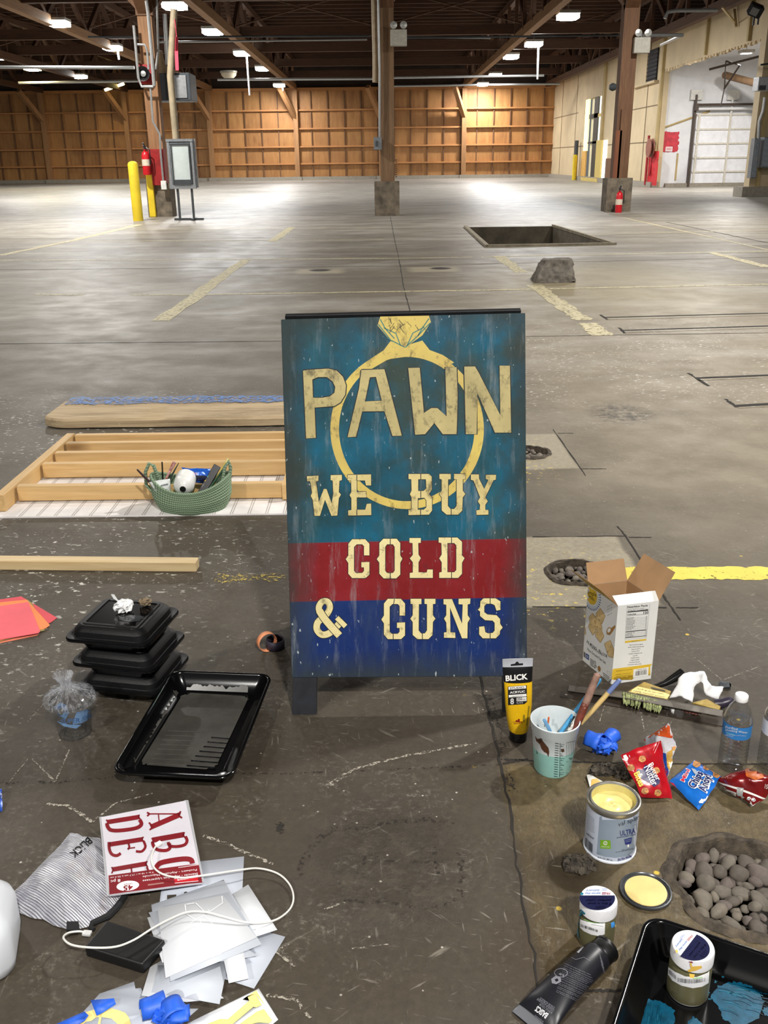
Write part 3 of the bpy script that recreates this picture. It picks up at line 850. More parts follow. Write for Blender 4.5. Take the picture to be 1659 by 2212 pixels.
h = MB(); h.lathe([(.40, .08), (.5, .08), (.5, .16), (.2, .2)], n=20); obj('lamp_rim', h, m_lampcase, o, local=True)

# yellow guard posts by the red-based column
a = P(299, 477); t = MB(); t.lathe([(.125, 0), (.125, 1.32), (.11, 1.36), (.06, 1.39), (.0, 1.4)], c=a, n=20)
tag(obj('bollard', t, m_yellow), 'taller yellow steel guard post standing clear of the red-based column', 'bollard')
a = P(331, 467); t = MB(); t.box((a.x, a.y - .42, .54), (.17, .12, 1.08)); [t.v.__setitem__(i, V3((v.x * .984, v.y, v.z))) for i, v in enumerate(t.v)]; tag(obj('bollard', t, m_yellow, bevel=.02), 'shorter flat yellow guard post touching the concrete base of the red column', 'bollard')
by_ = PX(1242, 390, 12.75).y; t = MB(); t.lathe([(.14, 0), (.14, 1.5), (.0, 1.55)], c=(12.6, by_ - .4, 0), n=12); tag(obj('bollard', t, m_yellow), 'thin yellow guard post far off beside the lit doorway', 'bollard')
t = MB(); t.tube([(12.75, by_ + .1, 0), (12.75, by_ + .1, 2.4)], .12, 8); tag(obj('dark_pipe', t, m_dgrey), 'dark upright pipe behind the thin yellow guard post at the doorway', 'pipe')


def extinguisher(c, s, label, bracket=True):
    o = thing('fire_extinguisher', label, 'fire extinguisher', c)
    h = MB(); h.lathe([(.0, 0), (.085, .0), (.09, .02), (.09, .42), (.07, .49), (.03, .52), (.03, .56)], n=20); [h.v.__setitem__(i, v * s) for i, v in enumerate(h.v)]
    obj('cylinder', h, mat('extinguisher_red', (196, 24, 34), .35, 0, .05), o, local=True)
    h = MB(); h.box((0, 0, .59), (.05, .05, .06)); h.bar((0, 0, .6), (.0, -.13, .64), .03, .015); h.bar((0, 0, .62), (0, -.12, .69), .03, .015); [h.v.__setitem__(i, v * s) for i, v in enumerate(h.v)]
    obj('valve_handle', h, m_dgrey, o, local=True)
    h = MB(); h.tube([(.03, 0, .59), (.11, -.02, .55), (.115, -.02, .3), (.10, -.02, .22)], .014, 6); [h.v.__setitem__(i, v * s) for i, v in enumerate(h.v)]
    obj('hose', h, m_black, o, local=True)
    h = MB(); h.shell([(.0915, .2), (.0915, .34)], n=20); [h.v.__setitem__(i, v * s) for i, v in enumerate(h.v)]
    obj('label_band', h, mat('extinguisher_label', (216, 200, 180), .5), o, local=True)


p = PY(318, 378, CL.y - .36); extinguisher(V3((p.x, p.y, p.z)), 1.12, 'red fire extinguisher hung on the red-painted foot of the wooden column')
extinguisher(P(1330, 458) - V3((0, .28, 0)), .98, 'red fire extinguisher standing on the floor at the concrete base of the plain brown column')

# framed sign holder on legs
q = P(398, 476)
o = thing('sign_stand', 'grey steel sign stand with an empty pale panel', 'sign stand', q)
zt, zb = PY(388, 303, q.y).z, PY(392, 403, q.y).z; xl, xr = PY(362, 320, q.y).x, PY(416, 320, q.y).x
h = MB(); w_ = .06
for x_ in (xl + .02, xr - .02): h.box((x_, q.y, (zt + zb) / 2), (w_, .1, zt - zb))
h.box(((xl + xr) / 2, q.y, zt), (xr - xl + .04, .12, w_)); h.box(((xl + xr) / 2, q.y, zb), (xr - xl + .04, .12, .1))
h.box(((xl + xr) / 2 + .03, q.y + .08, (zt + zb) / 2), (xr - xl + .06, .06, zt - zb + .06))
obj('frame', h, mat('sign_frame', (150, 154, 158), .45, .5), o)
h = MB()
for x_ in (xl + .09, xr - .08): h.box((x_, q.y - .06, (zt + zb) / 2 - .02), (.028, .04, zt - zb - .16))
h.box(((xl + xr) / 2, q.y - .05, zt - .09), (xr - xl - .14, .04, .05)); h.box(((xl + xr) / 2, q.y - .05, zb + .1), (xr - xl - .2, .05, .12))
obj('inner_frame', h, m_dgrey, o)
h = MB(); h.box(((xl + xr) / 2, q.y - .04, (zt + zb) / 2), (xr - xl - .13, .03, zt - zb - .12)); obj('panel', h, mat('sign_panel', (196, 206, 204), .4, 0, .05, 3), o)
for x_ in (xl + .16, xr - .1):
    h = MB(); h.box((x_, q.y, zb / 2), (.05, .05, zb)); obj('leg', h, m_dgrey, o)
h = MB(); h.box(((xl + xr) / 2 + .08, q.y, .03), (xr - xl + .12, .06, .05)); h.box((xr - .1, q.y, .03), (.06, .5, .05)); obj('foot_bar', h, m_dgrey, o)

# leaning beige pole and its red ribbon
yp = CL.y - .9
a, b2, c2 = PY(380, 300, yp), PY(368, 165, yp), PY(376, 20, yp)
t = MB(); t.tube([a, b2, c2], .085, 10); tag(obj('leaning_pole', t, mat('pole_beige', (156, 142, 116), .6, 0, .1, 4)), 'bent beige pole rising behind the grey sign stand to the roof', 'pole')
t = MB(); pp = [PY(378, 42, yp - .15), PY(382, 80, yp - .15), PY(381, 110, yp - .12), PY(383, 152, yp - .15)]
for i, v in enumerate(pp[:-1]): t.bar(v, pp[i + 1], .09, .012)
tag(obj('red_ribbon', t, mat('ribbon_red', (214, 60, 84), .6)), 'pinkish red ribbon dangling beside the leaning beige pole', 'ribbon')
# heater cabinet behind the column
yh = CL.y + 1.2; a, b2 = PY(336, 220, yh), PY(416, 160, yh)
o = thing('unit_heater', 'dark grey heater cabinet hung behind the red-based column', 'heater', V3(((a.x + b2.x) / 2, yh, a.z)))
h = MB(); h.box(((a.x + b2.x) / 2, yh, (a.z + b2.z) / 2), (b2.x - a.x, .9, b2.z - a.z)); obj('cabinet', h, mat('heater_grey', (76, 82, 88), .5, .3, .08, 2), o, bevel=.02)
h = MB(); h.box((b2.x - .28, yh - .47, (a.z + b2.z) / 2), (.36, .03, b2.z - a.z - .12)); obj('front_panel', h, mat('heater_panel', (176, 178, 180), .35, .5), o)
h = MB(); h.tube([(b2.x - .5, yh - .3, a.z), (b2.x - .46, yh - .3, a.z - .35)], .03, 6); obj('pipe_stub', h, m_conduit, o)
q = PY(348, 155, yh); t = MB(); t.lathe([(.2, -.05), (.17, .1), (.09, .34), (.08, .5), (.0, .52)], c=(q.x, yh, b2.z + .06), n=16); tag(obj('funnel_cap', t, mat('cap_beige', (178, 156, 122), .5)), 'beige funnel-shaped cap sitting on top of the grey heater cabinet', 'vent cap')
# loudspeaker horn in its conduit loop
yq = CL.y - .12; q = PY(311, 160, yq)
o = thing('wall_speaker', 'round black horn loudspeaker on the wooden column', 'speaker', q)
Rf = Matrix.Rotation(PI / 2, 3, 'X')
h = MB(); h.lathe([(.04, -.08), (.06, -.04), (.15, .10), (.175, .12), (.175, .14), (.15, .13), (.05, .0), (.0, .02)], n=24, R=Rf); obj('horn', h, m_black, o, local=True)
h = MB(); h.lathe([(.0, .1), (.07, .09), (.07, .02)], n=16, R=Rf); obj('cone', h, m_conduit, o, local=True)
h = MB(); h.box((.02, .06, 0), (.36, .06, .46)); obj('back_plate', h, m_red, o, local=True, bevel=.02)


def conduit(px, Y, r, label, m=None, name='conduit'):
    t = MB(); t.tube([PY(x, y, Y) for x, y in px], r, 8); return tag(obj(name, t, m or m_conduit), label, 'pipe')


conduit(((289, 55), (294, 110), (299, 168), (306, 187), (332, 187)), CL.y - .3, .035, 'grey conduit curving under the loudspeaker on the wooden column')
conduit(((297, 96), (313, 97), (318, 110), (321, 150)), CL.y - .3, .03, 'short hooked conduit above the loudspeaker')
conduit(((314, -10), (320, 30), (327, 110), (333, 186)), CL.y - .36, .045, 'long straight conduit down the face of the wooden column')
conduit(((325, 190), (330, 262), (345, 290), (347, 330), (353, 395)), CL.y - .26, .028, 'thin conduit kinking past the red paint to a box low on the column')
conduit(((338, -10), (342, 110), (336, 150)), CL.y + .0, .03, 'thin conduit beside the column at the heater')
conduit(((356, 30), (362, 140)), CL.y + .3, .05, 'grey pipe dropping to the heater cabinet')
t = MB(); q = PY(354, 400, CL.y - .26); t.box(q, (.14, .08, .22)); tag(obj('socket_box', t, mat('socket_white', (214, 214, 210), .5), bevel=.01), 'small white box low on the red-painted column', 'socket')
conduit(((808, -10), (809, 40), (811, 120), (811, 178)), CM.y + .3, .075, 'fat pale drain pipe beside the central post', mat('pipe_beige', (168, 150, 122), .6))
conduit(((817, -10), (820, 150), (820, 300)), CM.y - .06, .03, 'thin white conduit down the edge of the central post')
q = PY(816, 310, CM.y - .1)
o = thing('switch_box', 'grey switch box on the edge of the central post', 'switch box', q); h = MB(); h.box((0, 0, 0), (.2, .16, .30)); obj('box', h, m_grey, o, local=True, bevel=.012)
h = MB(); h.box((-.02, -.1, .0), (.06, .05, .12)); obj('switch_lever', h, m_dgrey, o, local=True)


def emergency_light(c, label, s=1.0, flip=1):
    o = thing('emergency_light', label, 'emergency light', c)
    h = MB(); h.box((0, 0, 0), (.40 * s, .16, .36 * s)); obj('battery_case', h, mat('beige_case', (172, 168, 156), .5), o, local=True, bevel=.015)
    for k in (-1, 1):
        h = MB(); h.lathe([(.03, -.08), (.075, -.02), (.085, .06), (.0, .07)], c=(k * .12 * s, -.04, .27 * s), n=16, R=Rf); obj('lamp_head', h, mat('lamp_head_grey', (186, 186, 180), .25, .5), o, local=True)


emergency_light(PY(861, 82, CM.y - .14), 'twin-headed emergency light box on the central post')
emergency_light(PY(1386, 98, CR.y - .14), 'twin-headed emergency light box on the brown column with the extinguisher')
q = PY(1330, 188, CR.y + .05); t = MB(); t.lathe([(.0, 0), (.07, .0), (.10, .08), (.06, .16)], c=q, n=14, R=Matrix.Rotation(-PI / 2, 3, 'Y')); tag(obj('column_bell', t, m_dgrey), 'small dark bell on the flank of the brown column', 'bell')
# long pipes across the hall
for (x0, y0, x1, y1, Y, r, lab) in ((190, 80, 800, 78, 30, .026, 'thin pipe crossing the hall just under the roof, nearer of the two high ones'), (345, 91, 793, 85, 33, .03, 'pale pipe crossing the hall behind the first thin one'),
                                    (0, 145, 290, 146, 40, .06, 'pale pipe crossing behind the loudspeaker column'), (470, 172, 820, 170, 58, .07, 'pale pipe crossing near the plywood wall beside the central post'),
                                    (40, 179, 300, 175, 58, .07, 'pale pipe crossing near the plywood wall behind the yellow lamp'), (876, 82, 1350, 76, 30, .026, 'thin pipe crossing between the central post and the brown column'),
                                    (870, 80, 1060, 82, 33, .03, 'short bright pipe end beside the central emergency light'), (850, 168, 1175, 163, 56, .06, 'pale pipe crossing the roof beyond the pit'), (850, 186, 1210, 181, 66, .06, 'pale pipe along the top of the plywood wall')):
    t = MB(); t.tube([PY(x0, y0, Y), PY(x1, y1, Y)], r, 8); tag(obj('roof_pipe', t, m_conduit if 'pale' in lab or 'bright' in lab else m_dgrey), lab, 'pipe')
t = MB(); t.tube([PY(1385, 76, 30), PY(1474, 76, 30), PY(1428, 97, 38)], .05, 8); tag(obj('roof_pipe', t, m_conduit), 'bent pipe reaching the cream wall above the opening', 'pipe')
t = MB(); t.tube([PY(1436, 40, 30), PY(1442, 26, 30), PY(1460, 23, 30), PY(1550, 22, 30)], .05, 8); tag(obj('roof_pipe', t, m_conduit), 'hooked silver pipe at the top of the cream wall', 'pipe')
# louvred opening high on the cream wall
pv = [PX(1397, 178, WX - .06), PX(1417, 168, WX - .06), PX(1418, 104, WX - .06), PX(1398, 112, WX - .06)]
y0, y1, z0, z1 = pv[1].y, pv[0].y, pv[0].z, pv[3].z
o = thing('wall_vent', 'black louvred vent high on the cream wall', 'vent', V3((WX - .1, (y0 + y1) / 2, z0)))
t = MB(); t.box((WX - .04, (y0 + y1) / 2, (z0 + z1) / 2), (.06, y1 - y0, z1 - z0)); obj('dark_opening', t, mat('vent_black', (14, 14, 20), .7), o)
t = MB()
for k in range(8): t.box((WX - .09, (y0 + y1) / 2, z0 + (k + .5) * (z1 - z0) / 8), (.04, y1 - y0, .03), 0, Matrix.Rotation(.5, 3, 'Y'))
obj('louvre_slat', t, mat('vent_slat', (34, 34, 44), .5), o)
t = MB(); t.box((WX - .05, y1 + 1.4, (z0 + z1) / 2), (.08, 2.6, z1 - z0)); t.box((WX - .12, y1 + .2, z0 - .08), (.2, 4.2, .1)); obj('shutter_leaf', t, m_cream, o)
# hose reel and red standpipe at the corner of the opening
yb = OPF + .35; q = PX(1412, 320, WX - .2); yb = q.y
o = thing('hose_reel', 'red fire-hose reel on red paintwork at the corner of the opening', 'hose reel', V3((WX - .2, yb, .3)))
t = MB(); t.lathe([(.3, -.1), (.42, -.1), (.42, -.06), (.2, -.06), (.2, .06), (.42, .06), (.42, .1), (.3, .1)], c=(WX - .36, yb, q.z), n=24, R=Matrix.Rotation(PI / 2, 3, 'Y') @ Matrix.Rotation(0, 3, 'Z')); obj('reel_drum', t, mat('reel_red', (140, 86, 70), .5, 0, .15, 6), o)
t = MB(); t.box((WX - .16, yb, .85), (.05, 1.5, 1.5)); obj('red_paintwork', t, worn('paint_red_flaked', (212, 34, 44), None, .38, .6, 5), o)
t = MB(); t.tube([(WX - .26, yb + .75, .1), (WX - .26, yb + .75, 2.3)], .06, 8); t.tube([(WX - .26, yb + .2, .5), (WX - .15, yb + .2, 1.5)], .05, 8); obj('riser_pipe', t, mat('riser_red', (170, 40, 46), .5), o)
# steel frame left hanging in the bay
t = MB(); Y = 41.0
t.tube([PY(1532, 150, Y), PY(1640, 122, Y)], .05, 6); t.tube([PY(1568, 132, Y), PY(1598, 141, Y), PY(1564, 192, Y)], .04, 6); t.tube([PY(1568, 132, Y), PY(1565, 190, Y), PY(1557, 230, Y + 3)], .025, 6)
tag(obj('hanging_bracket', t, mat('dark_steel', (74, 62, 54), .6)), 'bent dark steel bracket hanging above the white roller door', 'bracket')
t = MB(); t.tube([PY(1565, 162, 45.5), PY(1640, 182, 43.5)], .15, 12); tag(obj('duct_pipe', t, mat('rust_duct', (104, 80, 56), .7, 0, .2, 4)), 'fat rusty duct sloping down over the white roller door', 'duct')
for px, lab in ((1505, 'pale electrical box with a drop pipe above the corner of the roller door'), (1584, 'pale electrical box above the middle of the roller door')):
    q = PY(px, 205, YBAY - .2); t = MB(); t.box(q, (.55, .12, .42)); t.tube([q, q - V3((0, 0, .9))], .06, 8)
    tag(obj('wall_box', t, mat('box_offwhite', (206, 204, 198), .5)), lab, 'electrical box')
# electrical gear on the pier
yp2 = OPN - 1.0
for a, b2, lab, nm in (((1619, 385), (1642, 298), 'tall grey electrical cabinet on the cream pier, beside the roller door', 'electrical_cabinet'), ((1640, 362), (1690, 296), 'wider grey electrical cabinet cut by the edge of the view, on the pier', 'electrical_cabinet')):
    u, v = PY(*a, yp2), PY(*b2, yp2)
    o = thing(nm, lab, 'electrical cabinet', V3(((u.x + v.x) / 2, yp2, u.z)))
    dd = .35 if 'tall' in lab else .5
    h = MB(); h.box(((u.x + v.x) / 2, yp2 + .1, (u.z + v.z) / 2), (abs(v.x - u.x), dd, v.z - u.z)); obj('cabinet', h, m_grey, o, bevel=.012)
    h = MB(); h.box(((u.x + v.x) / 2, yp2 + .1 - dd / 2 - .012, (u.z + v.z) / 2), (abs(v.x - u.x) - .06, .03, v.z - u.z - .06)); obj('door', h, mat('cabinet_door', (146, 152, 158), .4, .3), o, bevel=.006)
    h = MB(); h.box((u.x + .12 if 'tall' in lab else u.x + .5, yp2 + .1 - dd / 2 - .03, (u.z + v.z) / 2 + (.0 if 'tall' in lab else .42)), (.06 if 'tall' in lab else .3, .03, .16 if 'tall' in lab else .12)); obj('latch' if 'tall' in lab else 'warning_sticker', h, m_conduit if 'tall' in lab else m_yellow, o)
u = PY(1652, 182, yp2)
o = thing('heater_unit', 'small grey vented unit high on the cream pier', 'heater', u)
h = MB(); h.box((0, 0, 0), (.62, .5, .42)); obj('case', h, mat('light_metal', (186, 188, 190), .4, .4), o, local=True, bevel=.015)
for k in range(2):
    h = MB(); h.box((-.16 + k * .3, -.26, -.12), (.22, .03, .14)); obj('grille', h, m_dgrey, o, local=True)
conduit(((1652, 210), (1648, 240), (1640, 262), (1638, 300)), yp2 - .05, .05, 'grey conduit running down the pier into the tall cabinet')
conduit(((1643, 140), (1659, 138)), yp2 - .05, .03, 'short dark pipe stub above the vented unit on the pier', m_dgrey)
u = PY(1632, 22, 33.5)
o = thing('floodlight', 'black floodlight angled down at the top of the cream wall', 'floodlight', u)
Rm = Matrix.Rotation(.35, 3, 'Y') @ Matrix.Rotation(.5, 3, 'X')
h = MB(); h.box((0, 0, 0), (.42, .34, .34), 0, Rm); obj('housing', h, m_black, o, local=True, bevel=.03)
h = MB(); h.box(Rm @ V3((-.06, -.18, 0)), (.24, .03, .22), 0, Rm); obj('lens', h, mat('flood_lens', (150, 150, 146), .3), o, local=True)
h = MB(); h.box((.0, .05, -.28), (.05, .05, .3)); h.box((.14, .05, -.26), (.05, .05, .3)); obj('bracket_arm', h, m_dgrey, o, local=True)
t = MB(); t.bar(PX(1590, 58, WX - .1), PX(1586, 20, WX - .1), .1, .06); t.bar(PX(1588, 50, WX - .1), PX(1560, 15, WX - 1.2), .08, .06)
tag(obj('wall_bracket', t, mat('bracket_cream', (190, 170, 128), .6)), 'cream triangular bracket near the top of the cream wall', 'bracket')

# chunk of broken concrete
k = P(1203, 611); bm_ = MB(); NU, NV = 40, 22
bw, bd, bh = .235, .20, .25


def rock(u, v):
    a = 2 * PI * u; 
    ca, sa = math.cos(a), math.sin(a)
    sq = 1.0 / max(abs(ca), abs(sa)) ** .75
    if v < .72: s = 1.06 - .34 * (v / .72); z = bh * v / .72
    else: s = .72 * (1 - (v - .72) / .28); z = bh
    p = V3((ca * sq * bw * s + (.02 if v > .5 else 0), sa * sq * bd * s + bd, z))
    d = noise.noise_vector(p * 9 + V3((3, 1, 2))) * .028 + noise.noise_vector(p * 30) * .012
    if v > .72: d *= .6
    return k + p + d


bm_.grid(rock, NU, NV); bm_.v = [V3((v.x, v.y, max(v.z, -.01) + (.10 if False else 0))) for v in bm_.v]
o = tag(obj('concrete_chunk', bm_, mat('rough_concrete', (112, 106, 98), .95, 0, .3, 14, .8, 70), angle=60), 'broken chunk of rough grey concrete standing beyond the yellow dashes', 'concrete block')
# ================================================================== TIMBER AND BASKET BEHIND THE SIGN
pine = wood('pine', (222, 186, 130), (204, 164, 106), 'X', 5, .55, True)
piney = wood('pine_rail', (222, 186, 130), (204, 164, 106), 'Y', 5, .55, False)
# weathered board with flaked blue paint along its far edge
yb0, yb1 = P(350, 925).y, P(350, 858, .055).y - .02
xl = P(108, 915).x
o = thing('weathered_board', 'long weathered plank with chipped blue paint along its far edge, behind the pale timber frame', 'plank', V3((-1.1, (yb0 + yb1) / 2, 0)))


def board(u, v):                                           # rounded-end plank section
    x = xl + u * (1.75); return x


h = MB(); hb = .055; yt = yb1 + .02
prof = [(0, .008), (-.0, .045), (.012, hb), (yt - yb0 - .01, hb), (yt - yb0, hb - .01), (yt - yb0, .008)]
loopA = []
nseg = 44
rows = []
for i in range(nseg + 1):
    u = i / nseg; x = xl + u * 1.75
    inset = (1 - min(1, u * 14)) ** 2 * .05
    rows.append([V3((x + (0.006 * nz((p[0] * 9, i * .2, p[1] * 30))), yb0 + inset * (1 if p[0] < .1 else -1) * 1.2 + p[0] + .004 * nz((x * 6, p[0] * 5, 1)), p[1] + .003 * nz((x * 8, p[0] * 20, 2)))) for p in prof])
k = len(prof)
h.add([v for r in rows for v in r], [(i * k + j, (i + 1) * k + j, (i + 1) * k + (j + 1) % k, i * k + (j + 1) % k) for i in range(nseg) for j in range(k)] + [tuple(range(k)), tuple(nseg * k + j for j in range(k - 1, -1, -1))])
h.f = [tuple(reversed(f)) for f in h.f]
n = NT('weathered_wood'); g = n.noise(60, 5, .65, n.mapv((.05, 1, 1)), .6); g2 = n.noise(7, 5, .7, n.mapv((.2, 1, 1)))
c = n.mix(n.rng(g, .3, .7), (168, 144, 110), (208, 186, 150)); c = n.mix(n.rng(g2, .45, .7, 0, .7), c, (112, 92, 68)); c = n.mix(n.rng(n.noise(26, 5, .7), .64, .7, 0, .6), c, (214, 200, 176)); n.col(c); n.set(Roughness=.8); n.bump(g, .4, .004)
m_weather = n.mat
obj('plank', h, [m_weather], o)
h = MB(); yy0 = P(350, 874, hb).y
h.strip([V3((xl + .02 + i * .045, (yy0 + yt) / 2 + .012 + .006 * nz((i * .7, 0, 0)), hb + .0045)) for i in range(39)], [(yt - yy0) * .95 * (1 + .25 * nz((i * .5, 3, 0))) for i in range(39)], 0, jag=.25)
obj('blue_paint', h, [worn('blue_flaked', (96, 136, 196), None, .47, .6, 60)], o, label='chipped blue paint strip')

# timber frame of studs on edge lying over a white beadboard panel
ZF, TH = .078, .036
ys = [P(x, y, ZF).y for x, y in ((350, 936), (350, 953), (350, 973.5), (350, 997), (350, 1044))]
fl_far = P(152, 937, ZF); fl_near = P(0, 1068, ZF)
fr_x = P(609, 1045, ZF).x
o = thing('timber_frame', 'pale timber frame of studs lying on a white beadboard panel', 'frame', V3((-1.0, (ys[0] + ys[-1]) / 2, 0)))
dirL = (fl_near - fl_far); dirL.z = 0


def left_x(y): return fl_far.x + dirL.x * ((y - fl_far.y) / dirL.y)


for i, y in enumerate(ys):
    h = MB(); x0 = left_x(y); h.box(((x0 + fr_x) / 2 + .02, y, ZF / 2 + .006), (fr_x - x0 - .02, TH, ZF - .012)); obj('stud', h, pine, o, bevel=.003)
    h = None
h = MB(); a = V3((left_x(ys[0] + TH) , ys[0] + TH * .6, ZF / 2 + .004)); b2 = V3((left_x(ys[-1] - .16), ys[-1] - .13, ZF / 2 + .004)); h.bar(a, b2, TH * 1.15, ZF - .006); obj('end_rail', h, piney, o, bevel=.003)
h = MB(); h.box((fr_x + .018, (ys[0] + ys[-1]) / 2, ZF / 2 + .006), (TH, ys[0] - ys[-1] + .08, ZF - .01)); obj('end_rail', h, piney, o, bevel=.003)
# panel with beaded grooves running away from the viewer
pn = P(300, 1113, .006).y; pf = ys[0] + .02; h = MB()
xa, xb = P(-10, 1113, .006).x, fr_x + .12
h.add([V3((xa, pn, .006)), V3((xb, pn, .006)), V3((xb, pf, .006)), V3((left_x(pf) + .01, pf, .006))], [(0, 1, 2, 3)])
h.add([V3((xa, pn, .0)), V3((xb, pn, .0)), V3((xb, pn, .006)), V3((xa, pn, .006))], [(0, 1, 2, 3)])
h.add([V3((xb, pn, .0)), V3((xb, pf, .0)), V3((xb, pf, .006)), V3((xb, pn, .006))], [(0, 1, 2, 3)])
gx = xa + .1
while gx < xb:
    for dx in (0, .009):
        h.add([V3((gx + dx, pn + .002, .0068)), V3((gx + dx + .0035, pn + .002, .0068)), V3((gx + dx + .0035, pf, .0068)), V3((gx + dx, pf, .0068))], [(0, 1, 2, 3)], 1)
    gx += .072
obj('beadboard_panel', h, [mat('beadboard_white', (236, 232, 230), .5, 0, .05, 7, dirt=.66, dirt_c=(190, 176, 164)), mat('groove_shade', (176, 168, 162), .7)], o)
# loose length of timber
a, b2 = P(-60, 1231), P(424, 1236)
h = MB(); za = .036; d = (b2 - a).normalized(); sd = V3((-d.y, d.x, 0)); w_ = .05
h.hexa([a, b2, b2 + sd * w_, a + sd * w_], [v + V3((0, 0, za)) for v in (a, b2, b2 + sd * w_, a + sd * w_)])
o = tag(obj('loose_timber', h, wood('pine_loose', (218, 194, 150), (200, 172, 124), 'X', 4, .55, True), bevel=.003), 'single loose length of pale pine lying on the concrete in front of the frame', 'timber')

# ------------------------------------------------------------------ rope basket
bc = P(408, 1116); bc = V3((bc.x, bc.y + .10, 0))
BA, BB = .162, .115
o = thing('rope_basket', 'sage green coiled rope basket full of art supplies, on the edge of the white panel', 'basket', bc)


def brim(a): return .098 + .05 * (abs(math.cos(a)) ** 2.2)


def bask(u, v, s=1.0):
    a = 2 * PI * u; z = brim(a) * v
    f = .80 + .20 * min(1, v * 2.2) ** .6 + .02 * v
    rip = .0022 * math.sin(v * 11 * 2 * PI)
    return bc + V3(((BA * f + rip) * s * math.cos(a), (BB * f + rip) * s * math.sin(a), z + .002))


h = MB(); h.grid(lambda u, v: bask(u, v), 64, 66); h.grid(lambda u, v: bask(1 - u, v, .95), 64, 20)
h.add([bask(i / 64, 0) for i in range(64)], [tuple(range(63, -1, -1))]); h.add([bask(i / 64, 0, .95) + V3((0, 0, .006)) for i in range(64)], [tuple(range(64))])
n = NT('basket_rope'); x, y, z = n.xyz(); ang = n.math('ARCTAN2', y, x)
tw = n.math('SINE', n.math('ADD', n.math('MULTIPLY', ang, 90), n.math('MULTIPLY', z, 500)))
c = n.mix(n.rng(tw, -1, 1), (112, 136, 108), (148, 168, 140)); n.col(c); n.set(Roughness=.85); n.bump(tw, .5, .003); m_rope = n.mat
obj('bowl', h, m_rope, o, angle=80)
h = MB(); h.tube([bask(i / 64, 1, .975) for i in range(64)], .006, 8, closed=True); obj('rim', h, m_rope, o, angle=80)
for sgn, pp in ((-1, ((330, 1062), (316, 1048), (314, 1020), (322, 1001), (332, 1006), (338, 1022), (341, 1030))), (1, ((481, 1056), (481, 1035), (486, 1008), (494, 997), (498, 1010), (496, 1036)))):
    yh = bc.y - .02; q = [PY(x, y, yh + (.03 * i / len(pp))) for i, (x, y) in enumerate(pp)]
    h = MB(); h.tube(q, .0075, 8); obj('handle', h, m_rope, o, angle=80)


def stick(pa, pb, ya, yb, ra, rb, name, label, cat, m, tip=None, tl=.25):
    a, b2 = PY(*pa, ya), PY(*pb, yb)
    o = thing(name, label, cat, b2)
    h = MB(); h.tube([b2, b2.lerp(a, .5), a], [rb, (ra + rb) / 2 * 1.1, ra], 10); obj('handle', h, m, o)
    if tip:
        h = MB(); d = (b2 - a).normalized(); h.tube([b2 - d * .002, b2 + d * (tl * .4), b2 + d * tl], [rb * 1.1, rb * 1.2, rb * .3], 10); obj('tip', h, tip, o)
    return o


yc = bc.y
m_wht = mat('white_plastic', (232, 232, 228), .35, 0, .04)
m_blk = mat('gloss_black', (16, 16, 18), .25)
stick((296, 1014), (330, 1048), yc - .06, yc - .05, .0035, .006, 'artist_brush', 'thin dark brush leaning out over the rim at the round handle of the basket', 'paintbrush', mat('brush_dark', (58, 40, 36), .4))
stick((350, 998), (352, 1040), yc + .02, yc + .02, .003, .003, 'pencil', 'slim black pencil standing upright in the basket', 'pencil', m_blk)
stick((377, 998), (356, 1040), yc + .03, yc + .02, .0075, .004, 'artist_brush', 'pink-stained pale brush handle standing in the basket', 'paintbrush', mat('pink_stained', (198, 150, 142), .5, 0, .3, 60, dirt=.5, dirt_c=(160, 70, 70)))
stick((386, 1000), (364, 1040), yc + .035, yc + .02, .0015, .005, 'artist_brush', 'dark tapering brush next to the pink-stained one in the basket', 'paintbrush', mat('brush_green', (44, 56, 48), .4))
stick((492, 1001), (440, 1072), yc + .0, yc - .05, .0045, .0045, 'pencil', 'green pencil leaning on the basket rim', 'pencil', mat('pencil_green', (34, 72, 46), .4))
stick((487, 998), (448, 1068), yc + .02, yc - .04, .004, .004, 'pencil', 'yellow and cream pencil in the basket beside the green one', 'pencil', mat('pencil_yellow', (206, 180, 90), .4))
stick((493, 990), (472, 1030), yc + .03, yc + .0, .006, .0045, 'artist_brush', 'yellow-tipped brush at the top of the basket handle', 'paintbrush', mat('brush_yel', (222, 206, 140), .4, dirt=.6, dirt_c=(200, 170, 50)))
# black carton of markers
a, b2 = PY(470, 1006, yc + .02), PY(432, 1070, yc - .045)
o = thing('marker_box', 'slim black pack of markers standing aslant in the basket', 'box', b2); h = MB(); h.bar(b2, a, .030, .012, 0, (0, -1, .3)); obj('carton', h, m_blk, o, bevel=.002)
dd = Decal([o.children[0]] if o.children else [x for x in bpy.data.objects if x.parent == o], off=.0006)
for i, (x, y, cc) in enumerate(((440, 1033, 0), (443, 1038, 1), (449, 1029, 2))): dd.poly([(x - 1.4, y - 1.4), (x + 1.6, y - 1), (x + 1.2, y + 1.5), (x - 1.5, y + 1)], cc)
dd.line([(436, 1052), (441, 1045)], 1.0, 3); dd.done('printed_mark', [mat('mark_red', (200, 70, 50), .5), mat('mark_yel', (220, 180, 60), .5), mat('mark_teal', (40, 140, 140), .5), mat('mark_grey', (140, 140, 140), .5)], o)
